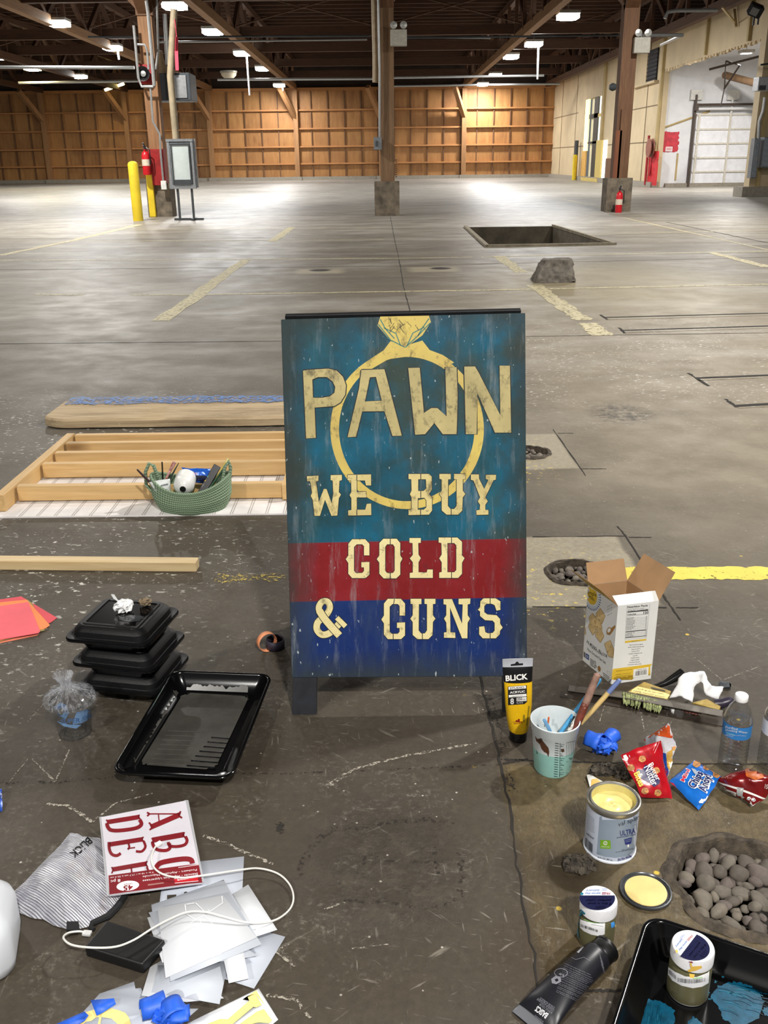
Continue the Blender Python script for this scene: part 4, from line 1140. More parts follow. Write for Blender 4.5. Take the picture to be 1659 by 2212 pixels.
# white bottle lying with its dark neck to the viewer
q = PY(395, 1056, yc - .075); o = thing('white_bottle', 'white plastic bottle lying in the basket with its round dark neck showing', 'bottle', q)
ax = (V3((-.05, .96, .12))).normalized(); Rq = ax.to_track_quat('Z', 'Y').to_matrix()
h = MB(); h.lathe([(.0145, -.002), (.0145, .0), (.030, .008), (.041, .024), (.042, .046), (.038, .049), (.042, .054), (.042, .10), (.0, .105)], c=q, n=28, R=Rq); obj('body', h, m_wht, o)
h = MB(); h.lathe([(.0, -.004), (.0125, -.004), (.0125, .002)], c=q, n=20, R=Rq); obj('neck', h, m_blk, o)
# white paint tube
q = PY(348, 1062, yc - .06); o = thing('white_tube', 'flattened white paint tube with dark print sunk in the basket', 'paint tube', q)
pz = [PY(322, 1042, yc - .055), PY(367, 1034, yc - .03), PY(368, 1070, yc - .05), PY(340, 1066, yc - .07)]
h = MB(); h.grid(lambda u, v: pz[0].lerp(pz[1], u).lerp(pz[3].lerp(pz[2], u), v) + V3((0, -.006, .004)) * math.sin(PI * u) * math.sin(PI * v), 8, 8); b0 = obj('sleeve', h, mat('tube_white', (214, 218, 216), .4), o, solid=.01)
dd = Decal([b0], off=.0062); dd.text('Art', (334, 1056), (10, 4), (-1.5, -7), 0, .02); dd.line([(347, 1050), (362, 1046)], 3, 0, step=3); dd.poly([(350, 1058), (360, 1056), (362, 1066), (354, 1068)], 0); dd.done('print', [mat('print_grey', (110, 116, 118), .5)], o)


# blue snack bag in the basket
def bag(pts, bulge, seed, n=14, base=None, amp=.004, freq=40, back=.4, toward=None):
    """crumpled pouch: quad of corner points -> two bulging faces joined at the seams"""
    a, b2, c2, d2 = pts; nrm = ((b2 - a).cross(d2 - a)).normalized()
    if nrm.dot(CAMP - a) < 0: nrm = -nrm
    h = MB()

    def fn(u, v, s):
        e = (max(0, math.sin(PI * u) * math.sin(PI * v))) ** .45
        p = a.lerp(b2, u).lerp(d2.lerp(c2, u), v)
        w = noise.noise_vector(p * freq + V3((seed, 2 * seed, 0))) * amp + noise.noise_vector(p * freq * 2.6 + V3((0, seed, 2 * seed))) * amp * .45
        q = p + nrm * (bulge * e * (1.0 if s > 0 else -back)) + w
        return V3((q.x, q.y, max(q.z, .0012)))
    h.grid(lambda u, v: fn(u, v, 1), n, n); h.grid(lambda u, v: fn(1 - u, v, -1), n, n)
    if Vector((h.v[1] - h.v[0])).cross(h.v[n + 1] - h.v[0]).dot(nrm) < 0: h.f = [tuple(reversed(f)) for f in h.f]
    return h


yk = yc + .05
h = bag([PY(393, 1010, yk), PY(455, 1012, yk), PY(452, 1048, yk - .02), PY(412, 1040, yk - .02)], .018, 3)
o = thing('snack_bag', 'small blue snack bag tucked in the basket behind the white bottle', 'snack bag', PY(425, 1045, yk)); b0 = obj('pouch', h, mat('foil_blue', (38, 96, 200), .25, .2, .15, 30), o, angle=70)
dd = Decal([b0], off=.001); dd.text('Mini', (411, 1024), (16, 2.4), (-1, -7), 1, .02); dd.text('Mini', (411.5, 1023.5), (15, 2.3), (-1, -6), 0); dd.poly([(414, 1026), (446, 1028), (447, 1042), (418, 1044)], 2, cell=5); dd.poly([(405, 1010), (428, 1005), (430, 1011), (414, 1012)], 3, cell=5); dd.done('printed_name', [mat('mark_pink', (214, 60, 80), .5), m_wht, mat('deep_navy', (14, 18, 48), .4), m_wht], o)
# ================================================================== THE PAINTED SIGNBOARD
SY = P(632, 1545).y; SA = math.radians(15)
SN = V3((0, -math.cos(SA), math.sin(SA))); SP0 = V3((0, SY, 0))
Z6 = (600, 660, 1659 / 550); Z7 = (600, 1100, 1659 / 550)


def sp(x, y, lift=0.0): return PN(x, y, SP0, SN) + SN * lift


sign = thing('pawn_sign', 'hand-painted teal, red and navy pawn shop A-frame board with gold lettering', 'sign', V3((.06, SY + .1, 0)))
cr = [sp(630.5, 1464), sp(1138.7, 1461), sp(1134.7, 676), sp(607, 690)]
TH_ = .014
h = MB(); h.hexa([p - SN * TH_ for p in cr], cr)
zb_ = [sp(880, 1168.5).z, sp(880, 1295).z]


def sign_mat():
    n = NT('sign_paint'); x, y, z = n.xyz()
    w1 = n.noise(5, 5, .65); w2 = n.noise(16, 6, .7); w3 = n.noise(9, 5, .6, n.mapv((2.4, 1, .45)))
    teal = n.mix(n.rng(w1, .36, .66), (24, 66, 76), (12, 98, 128)); teal = n.mix(n.rng(w3, .5, .72, 0, .55), teal, (40, 92, 100))
    teal = n.mix(n.rng(n.noise(4.2, 4, .6, n.mapv((1, 1, 1), (0, 0, 0), (3, 1, 2))), .47, .62, 0, .8), teal, (54, 62, 46))
    red = n.mix(n.rng(w1, .35, .62), (118, 12, 14), (134, 28, 36)); red = n.mix(n.rng(w3, .52, .72, 0, .6), red, (112, 44, 54))
    navy = n.mix(n.rng(w1, .35, .62), (10, 34, 92), (18, 46, 104)); navy = n.mix(n.rng(w3, .5, .72, 0, .6), navy, (52, 70, 96))
    ze = n.math('ADD', z, n.math('MULTIPLY', x, -.008))
    c = n.mix(n.rng(ze, zb_[0] - .0012, zb_[0] + .0012), red, teal); c = n.mix(n.rng(ze, zb_[1] - .0012, zb_[1] + .0012), navy, c)
    # grimy border
    x0, x1 = cr[0].x - sign.location.x, cr[1].x - sign.location.x; z0, z1 = cr[0].z, cr[2].z
    ed = n.math('MINIMUM', n.math('MINIMUM', n.math('SUBTRACT', x, x0), n.math('SUBTRACT', x1, x)), n.math('MINIMUM', n.math('SUBTRACT', z, z0), n.math('SUBTRACT', z1, z)))
    ed = n.math('ADD', ed, n.math('MULTIPLY', n.math('SUBTRACT', w1, .5), .09))
    c = n.mix(n.rng(ed, .0, .07, .8, 0), c, (46, 54, 52))
    # rubbed pale runs, nicks
    run = n.noise(13, 6, .7, n.mapv((2.6, 1, .22), (0, 0, 0), (1, 0, 0)))
    c = n.mix(n.math('MULTIPLY', n.rng(run, .54, .72, 0, .5), n.rng(w1, .3, .6)), c, (150, 158, 160))
    fl = n.noise(75, 3, .5, n.mapv((1.4, 1, .7))); c = n.mix(n.math('MULTIPLY', n.rng(fl, .70, .73), .8), c, (176, 186, 186))
    c = n.mix(n.rng(n.noise(34, 6, .75), .62, .7, 0, .35), c, (24, 30, 34))
    n.col(c); n.b.inputs['Specular IOR Level'].default_value = .25; n.set(Roughness=n.rng(w2, .3, .7, .42, .65)); n.bump(n.noise(120, 4, .6, n.mapv((1, 1, .3))), .25, .002)
    return n.mat


obj('front_panel', h, [sign_mat()], sign, bevel=.0015)
m_sblk = mat('sign_black', (22, 22, 24), .5, 0, .3, 30, .2, 80, dirt=.66, dirt_c=(70, 66, 60))
# rear panel leaning the other way
tl, tr = sp(614, 684, -.016), sp(1128, 671.5, -.016); BN = V3((0, math.cos(SA), math.sin(SA)))
dn = V3((0, math.sin(SA), -math.cos(SA)))
q = [tl + dn * .90, tr + dn * .90, tr, tl]; up_ = V3((0, 0, .004)); q = [p + up_ for p in q]
h = MB(); h.hexa(q, [p + BN * .014 for p in q]); obj('rear_panel', h, m_sblk, sign, bevel=.002)
for a, b2, c2, d2 in (((631, 1545), (684, 1544), (684, 1462), (633, 1462)), ((1086, 1540), (1136, 1538), (1136, 1458), (1086, 1458))):
    L = [sp(*a, -.002), sp(*b2, -.002), sp(*c2, -.002), sp(*d2, -.002)]
    for i in (0, 1): L[i] = V3((L[i].x, L[i].y, max(L[i].z, .0)))
    h = MB(); h.hexa([p - SN * .018 for p in L], L); h.v = [V3((p.x, p.y, max(p.z, 0.0))) for p in h.v]; obj('leg', h, [mat('leg_black', (30, 32, 38), .5, 0, .3, 20, dirt=.68, dirt_c=(90, 86, 80))], sign, bevel=.001)
for sx in (cr[0].x + .02, cr[1].x - .08):
    L = [V3((sx, q[0].y - .0, q[0].z)), V3((sx + .06, q[0].y, q[0].z))]; d = dn * .105
    h = MB(); h.hexa([L[0], L[1], L[1] + BN * .016, L[0] + BN * .016], [L[0] + d, L[1] + d, L[1] + d + BN * .016, L[0] + d + BN * .016]); h.f = [tuple(reversed(f)) for f in h.f]; obj('leg', h, m_sblk, sign)


def gold(name, c1, c2, lo):
    n = NT(name); w = n.noise(30, 6, .75, n.mapv((1, 1, .6))); w1 = n.noise(9, 4, .6)
    c = n.mix(n.rng(w1, .3, .7), c1, c2); c = n.mix(n.rng(w, lo, lo + .14, 0, .75), c, (70, 62, 40)); c = n.mix(n.rng(n.noise(60, 4, .6), .6, .68, 0, .5), c, (92, 84, 60))
    n.col(c); n.set(Roughness=.5); return n.mat


m_ring = gold('gold_ring', (220, 196, 96), (196, 170, 92), .54)
m_pawn = gold('pawn_gold', (196, 180, 122), (168, 154, 102), .52)
m_we = gold('lettering_gold', (222, 204, 140), (196, 178, 116), .53)
m_gold = gold('lettering_pale', (240, 226, 166), (220, 204, 146), .57)
m_line = mat('letter_outline', (20, 28, 30), .6)
# ring with its stone
D = Decal(zm=Z6, off=.0005, plane=(SP0, SN))


def ell(cx, cy, rx, ry, n=96): return [(cx + rx * math.cos(2 * PI * i / n), cy + ry * math.sin(2 * PI * i / n)) for i in range(n)]


D.poly(ell(843, 806, 500, 520), 0, [ell(840, 805, 441, 470)])
D.poly([(735, 232), (830, 262), (942, 228), (990, 290), (1075, 322), (1150, 372), (1100, 392), (990, 345), (850, 332), (720, 350), (600, 420), (545, 410), (600, 350), (690, 292)], 0, lift=.0001)
D.poly([(668, 72), (985, 66), (998, 108), (942, 195), (825, 278), (722, 215), (650, 130)], 0, lift=.0002)
for a in (((655, 122), (735, 225), (828, 272)), ((995, 112), (905, 205), (832, 272)), ((690, 145), (770, 182), (800, 262)), ((955, 140), (880, 180), (842, 262)), ((668, 90), (700, 150), (760, 215)), ((985, 85), (940, 150), (912, 200))):
    D.line(a, 7, 1, lift=.0003)
for i in range(18):
    x = random.uniform(690, 950); y = random.uniform(75, 140); D.line([(x, y), (x + random.uniform(-40, 40), y + random.uniform(10, 45))], random.uniform(2, 6), 2, lift=.0003)
D.done('gold_ring', [m_ring, mat('facet_teal', (64, 120, 110), .6), mat('facet_dark', (96, 86, 50), .6)], sign)


def letter(nm, zm, outer, holes=(), m=None, cuts=(), lift=.0008):
    d = Decal(zm=zm, off=.0005, plane=(SP0, SN))
    for L in [outer] + list(holes): d.line(list(L) + [L[0]], 13 if m is m_pawn else 8, 1, lift=lift)
    d.poly(outer, 0, holes, lift=lift + .0003)
    for c_ in cuts: d.line(c_, 5, 1, lift=lift + .0006)
    return d.done(nm, [m, m_line], sign)


letter('letter_p', Z6, [(165, 425), (190, 420), (330, 411), (385, 425), (425, 465), (445, 520), (440, 580), (410, 630), (370, 655), (240, 665), (248, 862), (185, 866), (175, 640)], [[(225, 482), (262, 466), (320, 466), (358, 495), (375, 530), (370, 568), (340, 592), (290, 601), (230, 601)]], m_pawn)
letter('letter_a', Z6, [(545, 420), (695, 415), (808, 848), (748, 850), (695, 688), (550, 690), (510, 855), (455, 858), (530, 540)], [[(600, 468), (640, 465), (678, 620), (568, 625)]], m_pawn)
letter('letter_w', Z6, [(850, 407), (925, 405), (952, 700), (1000, 668), (1040, 668), (1100, 722), (1092, 402), (1165, 402), (1172, 600), (1165, 838), (1075, 838), (1020, 765), (960, 838), (895, 842)], (), m_pawn)
letter('letter_n', Z6, [(1215, 398), (1285, 397), (1310, 440), (1450, 715), (1445, 392), (1512, 392), (1520, 828), (1415, 828), (1300, 570), (1295, 838), (1225, 838)], (), m_pawn)
letter('letter_w', Z6, [(190, 1112), (265, 1108), (265, 1142), (250, 1146), (268, 1280), (300, 1195), (318, 1195), (352, 1290), (362, 1225), (358, 1140), (345, 1138), (345, 1105), (418, 1103), (418, 1137), (402, 1142), (398, 1215), (412, 1232), (398, 1255), (388, 1368), (350, 1370), (308, 1265), (275, 1370), (240, 1370), (228, 1265), (215, 1240), (224, 1220), (212, 1145), (192, 1145)], (), m_we)
letter('letter_e', Z6, [(455, 1103), (608, 1100), (608, 1172), (575, 1172), (568, 1140), (515, 1140), (515, 1215), (540, 1213), (575, 1213), (578, 1250), (515, 1250), (515, 1330), (570, 1330), (580, 1292), (608, 1290), (610, 1365), (460, 1368), (458, 1335), (480, 1332), (480, 1255), (468, 1235), (480, 1215), (478, 1140), (455, 1138)], (), m_we, [[(515, 1103), (515, 1140)], [(515, 1330), (515, 1366)]])
letter('letter_b', Z6, [(852, 1097), (985, 1097), (1003, 1115), (1003, 1200), (985, 1228), (1005, 1250), (1005, 1335), (985, 1362), (852, 1365), (852, 1330), (872, 1328), (872, 1250), (860, 1230), (872, 1205), (870, 1132), (852, 1130)], [[(915, 1132), (965, 1132), (968, 1190), (950, 1208), (915, 1208)], [(912, 1255), (955, 1252), (968, 1270), (968, 1315), (950, 1330), (912, 1330)]], m_we, [[(932, 1097), (932, 1132)], [(932, 1208), (932, 1252)], [(930, 1330), (930, 1364)]])
UU = [(1053, 1097), (1127, 1097), (1127, 1132), (1110, 1132), (1108, 1305), (1125, 1325), (1150, 1325), (1165, 1305), (1165, 1132), (1148, 1130), (1148, 1097), (1222, 1097), (1222, 1130), (1205, 1132), (1205, 1205), (1222, 1228), (1205, 1250), (1202, 1335), (1175, 1362), (1100, 1362), (1068, 1335), (1068, 1250), (1052, 1228), (1068, 1205), (1068, 1132), (1053, 1130)]
letter('letter_u', Z6, UU, (), m_we, [[(1130, 1325), (1130, 1362)]])
letter('letter_y', Z6, [(1258, 1100), (1310, 1100), (1312, 1130), (1345, 1195), (1372, 1135), (1355, 1130), (1355, 1103), (1422, 1103), (1420, 1135), (1405, 1138), (1352, 1250), (1368, 1275), (1352, 1298), (1352, 1330), (1372, 1332), (1372, 1362), (1295, 1364), (1293, 1335), (1315, 1330), (1318, 1298), (1303, 1275), (1318, 1250), (1275, 1140), (1258, 1135)], (), m_we)
GG = [(485, 195), (570, 195), (597, 225), (597, 300), (562, 300), (562, 240), (550, 228), (515, 228), (497, 245), (497, 400), (510, 415), (550, 415), (562, 402), (562, 378), (545, 378), (545, 345), (597, 343), (597, 425), (572, 448), (485, 448), (460, 420), (460, 350), (443, 325), (460, 300), (460, 225)]
letter('letter_g', Z7, GG, (), m_gold)
letter('letter_o', Z7, [(688, 192), (775, 192), (798, 220), (798, 300), (812, 322), (798, 348), (798, 425), (772, 450), (690, 450), (662, 420), (662, 348), (645, 325), (662, 300), (662, 220)], [[(712, 228), (750, 228), (762, 245), (762, 400), (750, 415), (712, 415), (700, 400), (700, 245)]], m_gold, [[(733, 192), (733, 228)], [(733, 415), (733, 450)]])
letter('letter_l', Z7, [(858, 187), (932, 187), (932, 218), (915, 220), (917, 295), (932, 318), (917, 345), (917, 410), (970, 412), (975, 392), (1010, 392), (1010, 447), (860, 447), (860, 415), (880, 412), (880, 345), (860, 320), (880, 297), (878, 220), (858, 218)], (), m_gold)
letter('letter_d', Z7, [(1048, 184), (1170, 184), (1200, 212), (1200, 300), (1217, 318), (1200, 348), (1200, 420), (1175, 447), (1052, 447), (1052, 412), (1068, 408), (1068, 345), (1052, 320), (1068, 295), (1066, 220), (1048, 216)], [[(1105, 220), (1150, 220), (1163, 235), (1163, 395), (1150, 410), (1105, 410)]], m_gold, [[(1132, 184), (1132, 220)], [(1132, 410), (1132, 447)]])
d = Decal(zm=Z7, off=.0005, plane=(SP0, SN))


def brush(pts, w, lift):
    pts = [Vector(p) for p in pts]; sm = []
    for i in range(len(pts) - 1):
        p0, p1, p2, p3 = pts[max(i - 1, 0)], pts[i], pts[i + 1], pts[min(i + 2, len(pts) - 1)]
        for t in range(6):
            t /= 6; sm.append(.5 * ((2 * p1) + (p2 - p0) * t + (2 * p0 - 5 * p1 + 4 * p2 - p3) * t * t + (3 * p1 - p0 - 3 * p2 + p3) * t ** 3))
    sm.append(pts[-1]); d.line(sm, w + 9, 1, lift=lift); d.line(sm, w, 0, lift=lift + .0003)


brush([(300, 705), (262, 735), (255, 780), (285, 815), (330, 810), (372, 775), (410, 735)], 42, .0008)
brush([(280, 690), (268, 640), (290, 602), (325, 602), (340, 635), (328, 670), (300, 705)], 40, .0012)
brush([(272, 660), (300, 705), (350, 765), (402, 822)], 46, .0016)
brush([(385, 705), (442, 762)], 32, .0020)
d.done('ampersand', [m_gold, m_line], sign)
letter('letter_g', Z7, [(x + 232, 583 + (y - 195) * 262 / 253) for x, y in GG], (), m_gold, [[(760, 585), (755, 620)], [(752, 805), (752, 845)]])
letter('letter_u', Z7, [(865 + (x - 1053) * 162 / 169, 583 + (y - 1097) * 262 / 265) for x, y in UU], (), m_gold, [[(942, 806), (942, 845)]])
letter('letter_n', Z7, [(1080, 585), (1135, 585), (1200, 745), (1205, 620), (1178, 618), (1178, 583), (1255, 580), (1253, 615), (1237, 620), (1237, 690), (1252, 712), (1237, 738), (1235, 840), (1200, 840), (1122, 640), (1125, 800), (1155, 803), (1157, 838), (1083, 836), (1083, 803), (1100, 800), (1098, 738), (1083, 712), (1098, 690), (1098, 622), (1080, 618)], (), m_gold)
letter('letter_s', Z7, [(1340, 580), (1420, 580), (1450, 600), (1450, 655), (1425, 660), (1413, 625), (1395, 615), (1360, 615), (1345, 630), (1345, 670), (1365, 685), (1425, 690), (1448, 715), (1448, 745), (1465, 770), (1448, 790), (1445, 815), (1420, 840), (1335, 840), (1312, 815), (1312, 765), (1345, 762), (1352, 800), (1370, 808), (1400, 805), (1413, 790), (1413, 740), (1400, 725), (1350, 722), (1318, 695), (1318, 665), (1303, 655), (1318, 635), (1320, 600)], (), m_gold, [[(1383, 580), (1383, 615)], [(1383, 806), (1383, 840)]])
# ================================================================== THINGS ON THE FLOOR, NEAR SIDE
def rrect(hx, hy, r, n=6):
    out = []
    for cx_, cy_, a0 in ((hx - r, hy - r, 0), (-hx + r, hy - r, PI / 2), (-hx + r, -hy + r, PI), (hx - r, -hy + r, 1.5 * PI)):
        out += [(cx_ + r * math.cos(a0 + PI / 2 * i / n), cy_ + r * math.sin(a0 + PI / 2 * i / n)) for i in range(n + 1)]
    return out


def loft(mb, rings, M, bottom=True, top=True, mi=0):
    k = len(rings[0]); vs = [M @ V3(p) for r in rings for p in r]
    fs = [(i * k + j, i * k + (j + 1) % k, (i + 1) * k + (j + 1) % k, (i + 1) * k + j) for i in range(len(rings) - 1) for j in range(k)]
    if bottom: fs.append(tuple(range(k - 1, -1, -1)))
    if top: fs.append(tuple((len(rings) - 1) * k + j for j in range(k)))
    return mb.add(vs, fs, mi)


def rot(loc, a): return Matrix.Translation(V3(loc)) @ Matrix.Rotation(a, 4, 'Z')


def blob(c, rx, ry, rz, amp, freq, seed, nu=26, nv=16, base=None):
    h = MB()

    def fn(u, v):
        a, b2 = 2 * PI * u, PI * (v - .5); p = V3((math.cos(a) * math.cos(b2) * rx, math.sin(a) * math.cos(b2) * ry, math.sin(b2) * rz))
        q = V3((math.cos(a) * math.cos(b2), math.sin(a) * math.cos(b2), math.sin(b2)))
        d = noise.noise_vector(q * freq + V3((seed, seed * 2, -seed))); e = noise.noise_vector(q * freq * 2.4 + V3((-seed, seed, seed)))
        q2 = V3(c) + p + d * amp + e * amp * .55
        return V3((q2.x, q2.y, max(q2.z, base if base is not None else -9)))
    h.grid(fn, nu, nv); return h


def pillow(outline, height, nr=10, z0=.002, amp=.003, freq=30, seed=1, power=2.5, sub=4):
    o_ = [V3(p) for p in outline]; ring = []
    for i in range(len(o_)):
        ring += [o_[i].lerp(o_[(i + 1) % len(o_)], t / sub) for t in range(sub)]
    c = sum(ring, V3((0, 0, 0))) / len(ring); n = len(ring); vs = []
    for j in range(nr + 1):
        v = 1 - j / nr
        for i in range(n):
            p = c.lerp(ring[i], v); w = noise.noise(p * freq + V3((seed, 0, seed)))
            vs.append(V3((p.x, p.y, z0 + max(0, height * (1 - v ** power) + (w * amp if 0 < j else w * amp * .3)) + ring[i].z * v)))
    h = MB(); h.add(vs, [(j * n + i, j * n + (i + 1) % n, (j + 1) * n + (i + 1) % n, (j + 1) * n + i) for j in range(nr) for i in range(n)] + [tuple(range(n - 1, -1, -1))])
    return h


def zz(zm, pts, z): return [P(zm[0] + x / zm[2], zm[1] + y / zm[2], z) for x, y in pts]


Z1 = (0, 1240, 1659 / 620); ZC = (0, 1700, 1659 / 450); ZS = (200, 1800, 1659 / 480)
# ---- coloured paper
for pts, z, c, lab in ((((-60, 1345), (-30, 1300), (46, 1289), (123, 1335), (110, 1345), (60, 1362)), .001, (214, 84, 92), 'rose-red paper sheet, lowest of the fan, its pointed corner sticking out furthest'),
                       (((-60, 1400), (-40, 1312), (60, 1296), (70, 1304), (97, 1362), (40, 1376)), .0026, (150, 140, 84), 'olive green paper sheet peeping out between the orange and red sheets'),
                       (((-60, 1400), (-40, 1306), (58, 1296), (108, 1351), (98, 1358), (60, 1368)), .0042, (236, 138, 84), 'orange paper sheet fanned out beneath the top red sheet'),
                       (((-80, 1396), (-60, 1318), (61, 1301.5), (87, 1364), (83, 1368)), .0065, (232, 104, 112), 'salmon red paper sheet on top of the fan of coloured papers')):
    h = MB(); q = [P(x, y, z) for x, y in pts]; h.hexa(q, [p + V3((0, 0, .0014)) for p in q]); tag(obj('paper_sheet', h, mat('paper_%d' % c[0], c, .85, 0, .04, 4)), lab, 'paper', 'coloured papers by the takeout boxes')
h = MB(); q = [P(x, y, .0) for x, y in ((-60, 1402), (-50, 1330), (60, 1310), (84, 1369), (80, 1373))]; h.hexa(q, [p + V3((0, 0, .0008)) for p in q]); tag(obj('paper_sheet', h, mat('paper_peach', (226, 130, 104), .85)), 'peach-red sheet directly under the near edge of the paper fan', 'paper', 'coloured papers by the takeout boxes')

# ---- takeout boxes
fb = P(268, 1518, 0); BXC = V3((P(268, 1518).x, fb.y + .092, 0))
m_take = NT('takeout_black'); m_take.col(m_take.mix(m_take.rng(m_take.noise(6, 3), .4, .6), (9, 9, 10), (14, 14, 15))); m_take.b.inputs['Specular IOR Level'].default_value = .3; m_take.set(Roughness=.45); m_take.bump(m_take.noise(260, 3, .6), .22, .002); m_take = m_take.mat
m_takes = mat('takeout_gloss', (10, 10, 11), .14, 0, .05)


def takeout(x, y, z, a, label):
    o = thing('takeout_box', label, 'takeout box', (x, y, z), a, 'stacked takeout boxes')
    I = Matrix(); R_ = lambda hf, r, zz_: [(px, py, zz_) for px, py in rrect(hf, hf * .94, r)]
    h = MB(); loft(h, [R_(.080, .03, .0), R_(.086, .034, .004), R_(.101, .036, .034), R_(.104, .036, .037), R_(.117, .026, .038), R_(.119, .026, .036), R_(.119, .026, .041), R_(.108, .03, .042)], I); obj('tray', h, m_takes, o, local=True, angle=50)
    h = MB(); loft(h, [R_(.117, .026, .0415), R_(.1175, .026, .0455), R_(.110, .026, .0455), R_(.1065, .028, .044), R_(.1045, .03, .046), R_(.1020, .03, .060), R_(.0985, .03, .0645), R_(.0905, .026, .0722), R_(.088, .024, .0735), R_(.079, .008, .0735), R_(.078, .007, .0755), R_(.0725, .005, .0757), R_(.071, .005, .0735)], I); h.m[-1] = 1; k_ = len(rrect(1, 1, .1)); h.m[-1 - k_:-1] = [1] * k_; obj('lid', h, [m_take, m_takes], o, local=True, angle=24)
    return o


takeout(BXC.x + .01, BXC.y + .005, 0, -.20, 'black plastic takeout box at the bottom of the stack of three')
takeout(BXC.x + .005, BXC.y + .0, .0735, -.22, 'black plastic takeout box in the middle of the stack of three')
takeout(BXC.x - .004, BXC.y, .147, -.20, 'black plastic takeout box on top of the stack, tissue on its lid')
ZT = .2227
c = P(268, 1310, ZT + .012)
h = blob((0, 0, .014), .024, .020, .016, .010, 2.0, 4, base=0); h.add([V3(v) for v in ((-.03, .012, .03), (-.036, .014, .042), (-.026, .01, .044), (-.012, .006, .02))], [(0, 1, 2, 3)])
h.v = [v + V3((c.x, c.y, ZT)) for v in h.v]
tag(obj('tissue', h, mat('tissue_white', (240, 240, 238), .8), angle=25), 'white crumpled tissue on the lid of the top takeout box', 'tissue')
c = P(314, 1303, ZT + .005); h = blob((c.x, c.y, ZT + .008), .016, .011, .009, .007, 2.6, 9, base=ZT); tag(obj('crumb_wad', h, mat('crumb_brown', (122, 106, 84), .9, 0, .3, 90), angle=25), 'brown crumbly scrap beside the white tissue on the takeout lid', 'scrap')
h = MB(); c = P(286, 1335, ZT); q = [V3((c.x + .03 * math.cos(a) * (1 + .3 * nz((a, 0, 5), 1.7)), c.y + .018 * math.sin(a) * (1 + .5 * nz((a, 2, 5), 2)), ZT - .0015)) for a in [2 * PI * i / 24 for i in range(24)]]
h.flat(q); tag(obj('spill_patch', h, mat('water_grey', (60, 62, 64), .08)), 'small wet patch on the lid of the top takeout box', 'spill')

# ---- clear cup with crumpled wrap
CC = P(160, 1588); CC = V3((CC.x, CC.y + .012, 0))
cup = thing('plastic_cup', 'clear plastic cup with blue print topped with crumpled clear wrap, by the takeout boxes', 'cup', CC)
cp = [(.0, .003), (.034, .003), (.0375, .0), (.0405, .004), (.0435, .035), (.0465, .066), (.049, .09), (.0515, .092), (.0515, .097), (.0485, .0975)]
h = MB(); h.shell(cp, c=CC, n=40); b0 = obj('cup_wall', h, clear('cup_clear', (250, 251, 252), .06, .04), cup)
for rr_, z_ in ((.0385, .002), (.026, .004)):
    h = MB(); h.tube([CC + V3((rr_ * math.cos(2 * PI * i / 40), rr_ * math.sin(2 * PI * i / 40), z_)) for i in range(40)], .0009, 6, closed=True); obj('base_ring', h, clear('rim_clear', (236, 240, 244), .3, .05), cup)
h = MB(); h.tube([CC + V3((.0505 * math.cos(2 * PI * i / 40), .0505 * math.sin(2 * PI * i / 40), .095)) for i in range(40)], .0022, 6, closed=True); obj('rim', h, clear('rim_clear', (230, 234, 238), .3, .05), cup)
d = Decal([b0], Z1, .0006)
d.poly([(310, 770), (350, 742), (385, 760), (400, 800), (380, 840), (330, 850), (305, 815)], 0, [[(330, 790), (352, 772), (372, 792), (360, 815), (338, 818)]]); d.poly([(440, 800), (530, 772), (532, 832), (470, 862), (420, 868)], 0, cell=24); d.poly([(330, 850), (400, 870), (470, 870), (440, 893), (370, 880)], 0, cell=24)
d.text('SUPER', (352, 864), (110, -8), (2, -26), 1, .02, .0004); d.text('FOODS', (474, 848), (62, -26), (2, -24), 1, .02, .0004); d.done('printed_logo', [film('cup_blue', (120, 160, 206), .75), mat('cup_text', (70, 104, 150), .5)], cup)
h = MB()


WP = [(.0545, .088), (.062, .094), (.0635, .103), (.058, .112), (.044, .120), (.028, .127), (.015, .134), (.0105, .142), (.014, .152), (.019, .163), (.021, .172)]


def wrap(u, v):
    a = 2 * PI * u; k = v * (len(WP) - 1); i = min(int(k), len(WP) - 2); f = k - i; r = WP[i][0] * (1 - f) + WP[i + 1][0] * f; z = WP[i][1] * (1 - f) + WP[i + 1][1] * f
    m = math.sin(PI * min(1, v * 1.05)); cre = noise.noise(V3((math.cos(a) * 6, math.sin(a) * 6, v * 1.2))) + .6 * noise.noise(V3((math.cos(a) * 13, math.sin(a) * 13, v * 2)))
    r *= 1 + (.05 if v < .35 else .10 if v < .65 else .45) * cre; z += .007 * m * cre + (.012 * noise.noise(V3((a * 1.1, 3, 1))) if v > .85 else 0)
    p = CC + V3((r * math.cos(a) - .010 * v, r * math.sin(a), z)); return p + noise.noise_vector(p * 110) * .0022


h.grid(wrap, 110, 30)
n = NT('cling_wrap'); x, y, z = n.xyz(); tr = n.node('ShaderNodeBsdfTransparent'); tr.inputs[0].default_value = (.97, .98, .99, 1); gl_ = n.node('ShaderNodeBsdfGlossy'); gl_.inputs['Roughness'].default_value = .12; df = n.node('ShaderNodeBsdfTranslucent'); df.inputs[0].default_value = (.95, .96, 1, 1); d2 = n.node('ShaderNodeBsdfDiffuse'); d2.inputs[0].default_value = (.95, .96, 1, 1)
m0 = n.node('ShaderNodeMixShader'); m0.inputs[0].default_value = .6; n.t.links.new(df.outputs[0], m0.inputs[1]); n.t.links.new(d2.outputs[0], m0.inputs[2])
m1 = n.node('ShaderNodeMixShader'); m1.inputs[0].default_value = .55; n.t.links.new(gl_.outputs[0], m1.inputs[1]); n.t.links.new(m0.outputs[0], m1.inputs[2])
ang_ = n.math('ARCTAN2', y, n.math('ADD', x, .006)); rad_ = n.math('SQRT', n.math('ADD', n.math('MULTIPLY', x, x), n.math('MULTIPLY', y, y)))
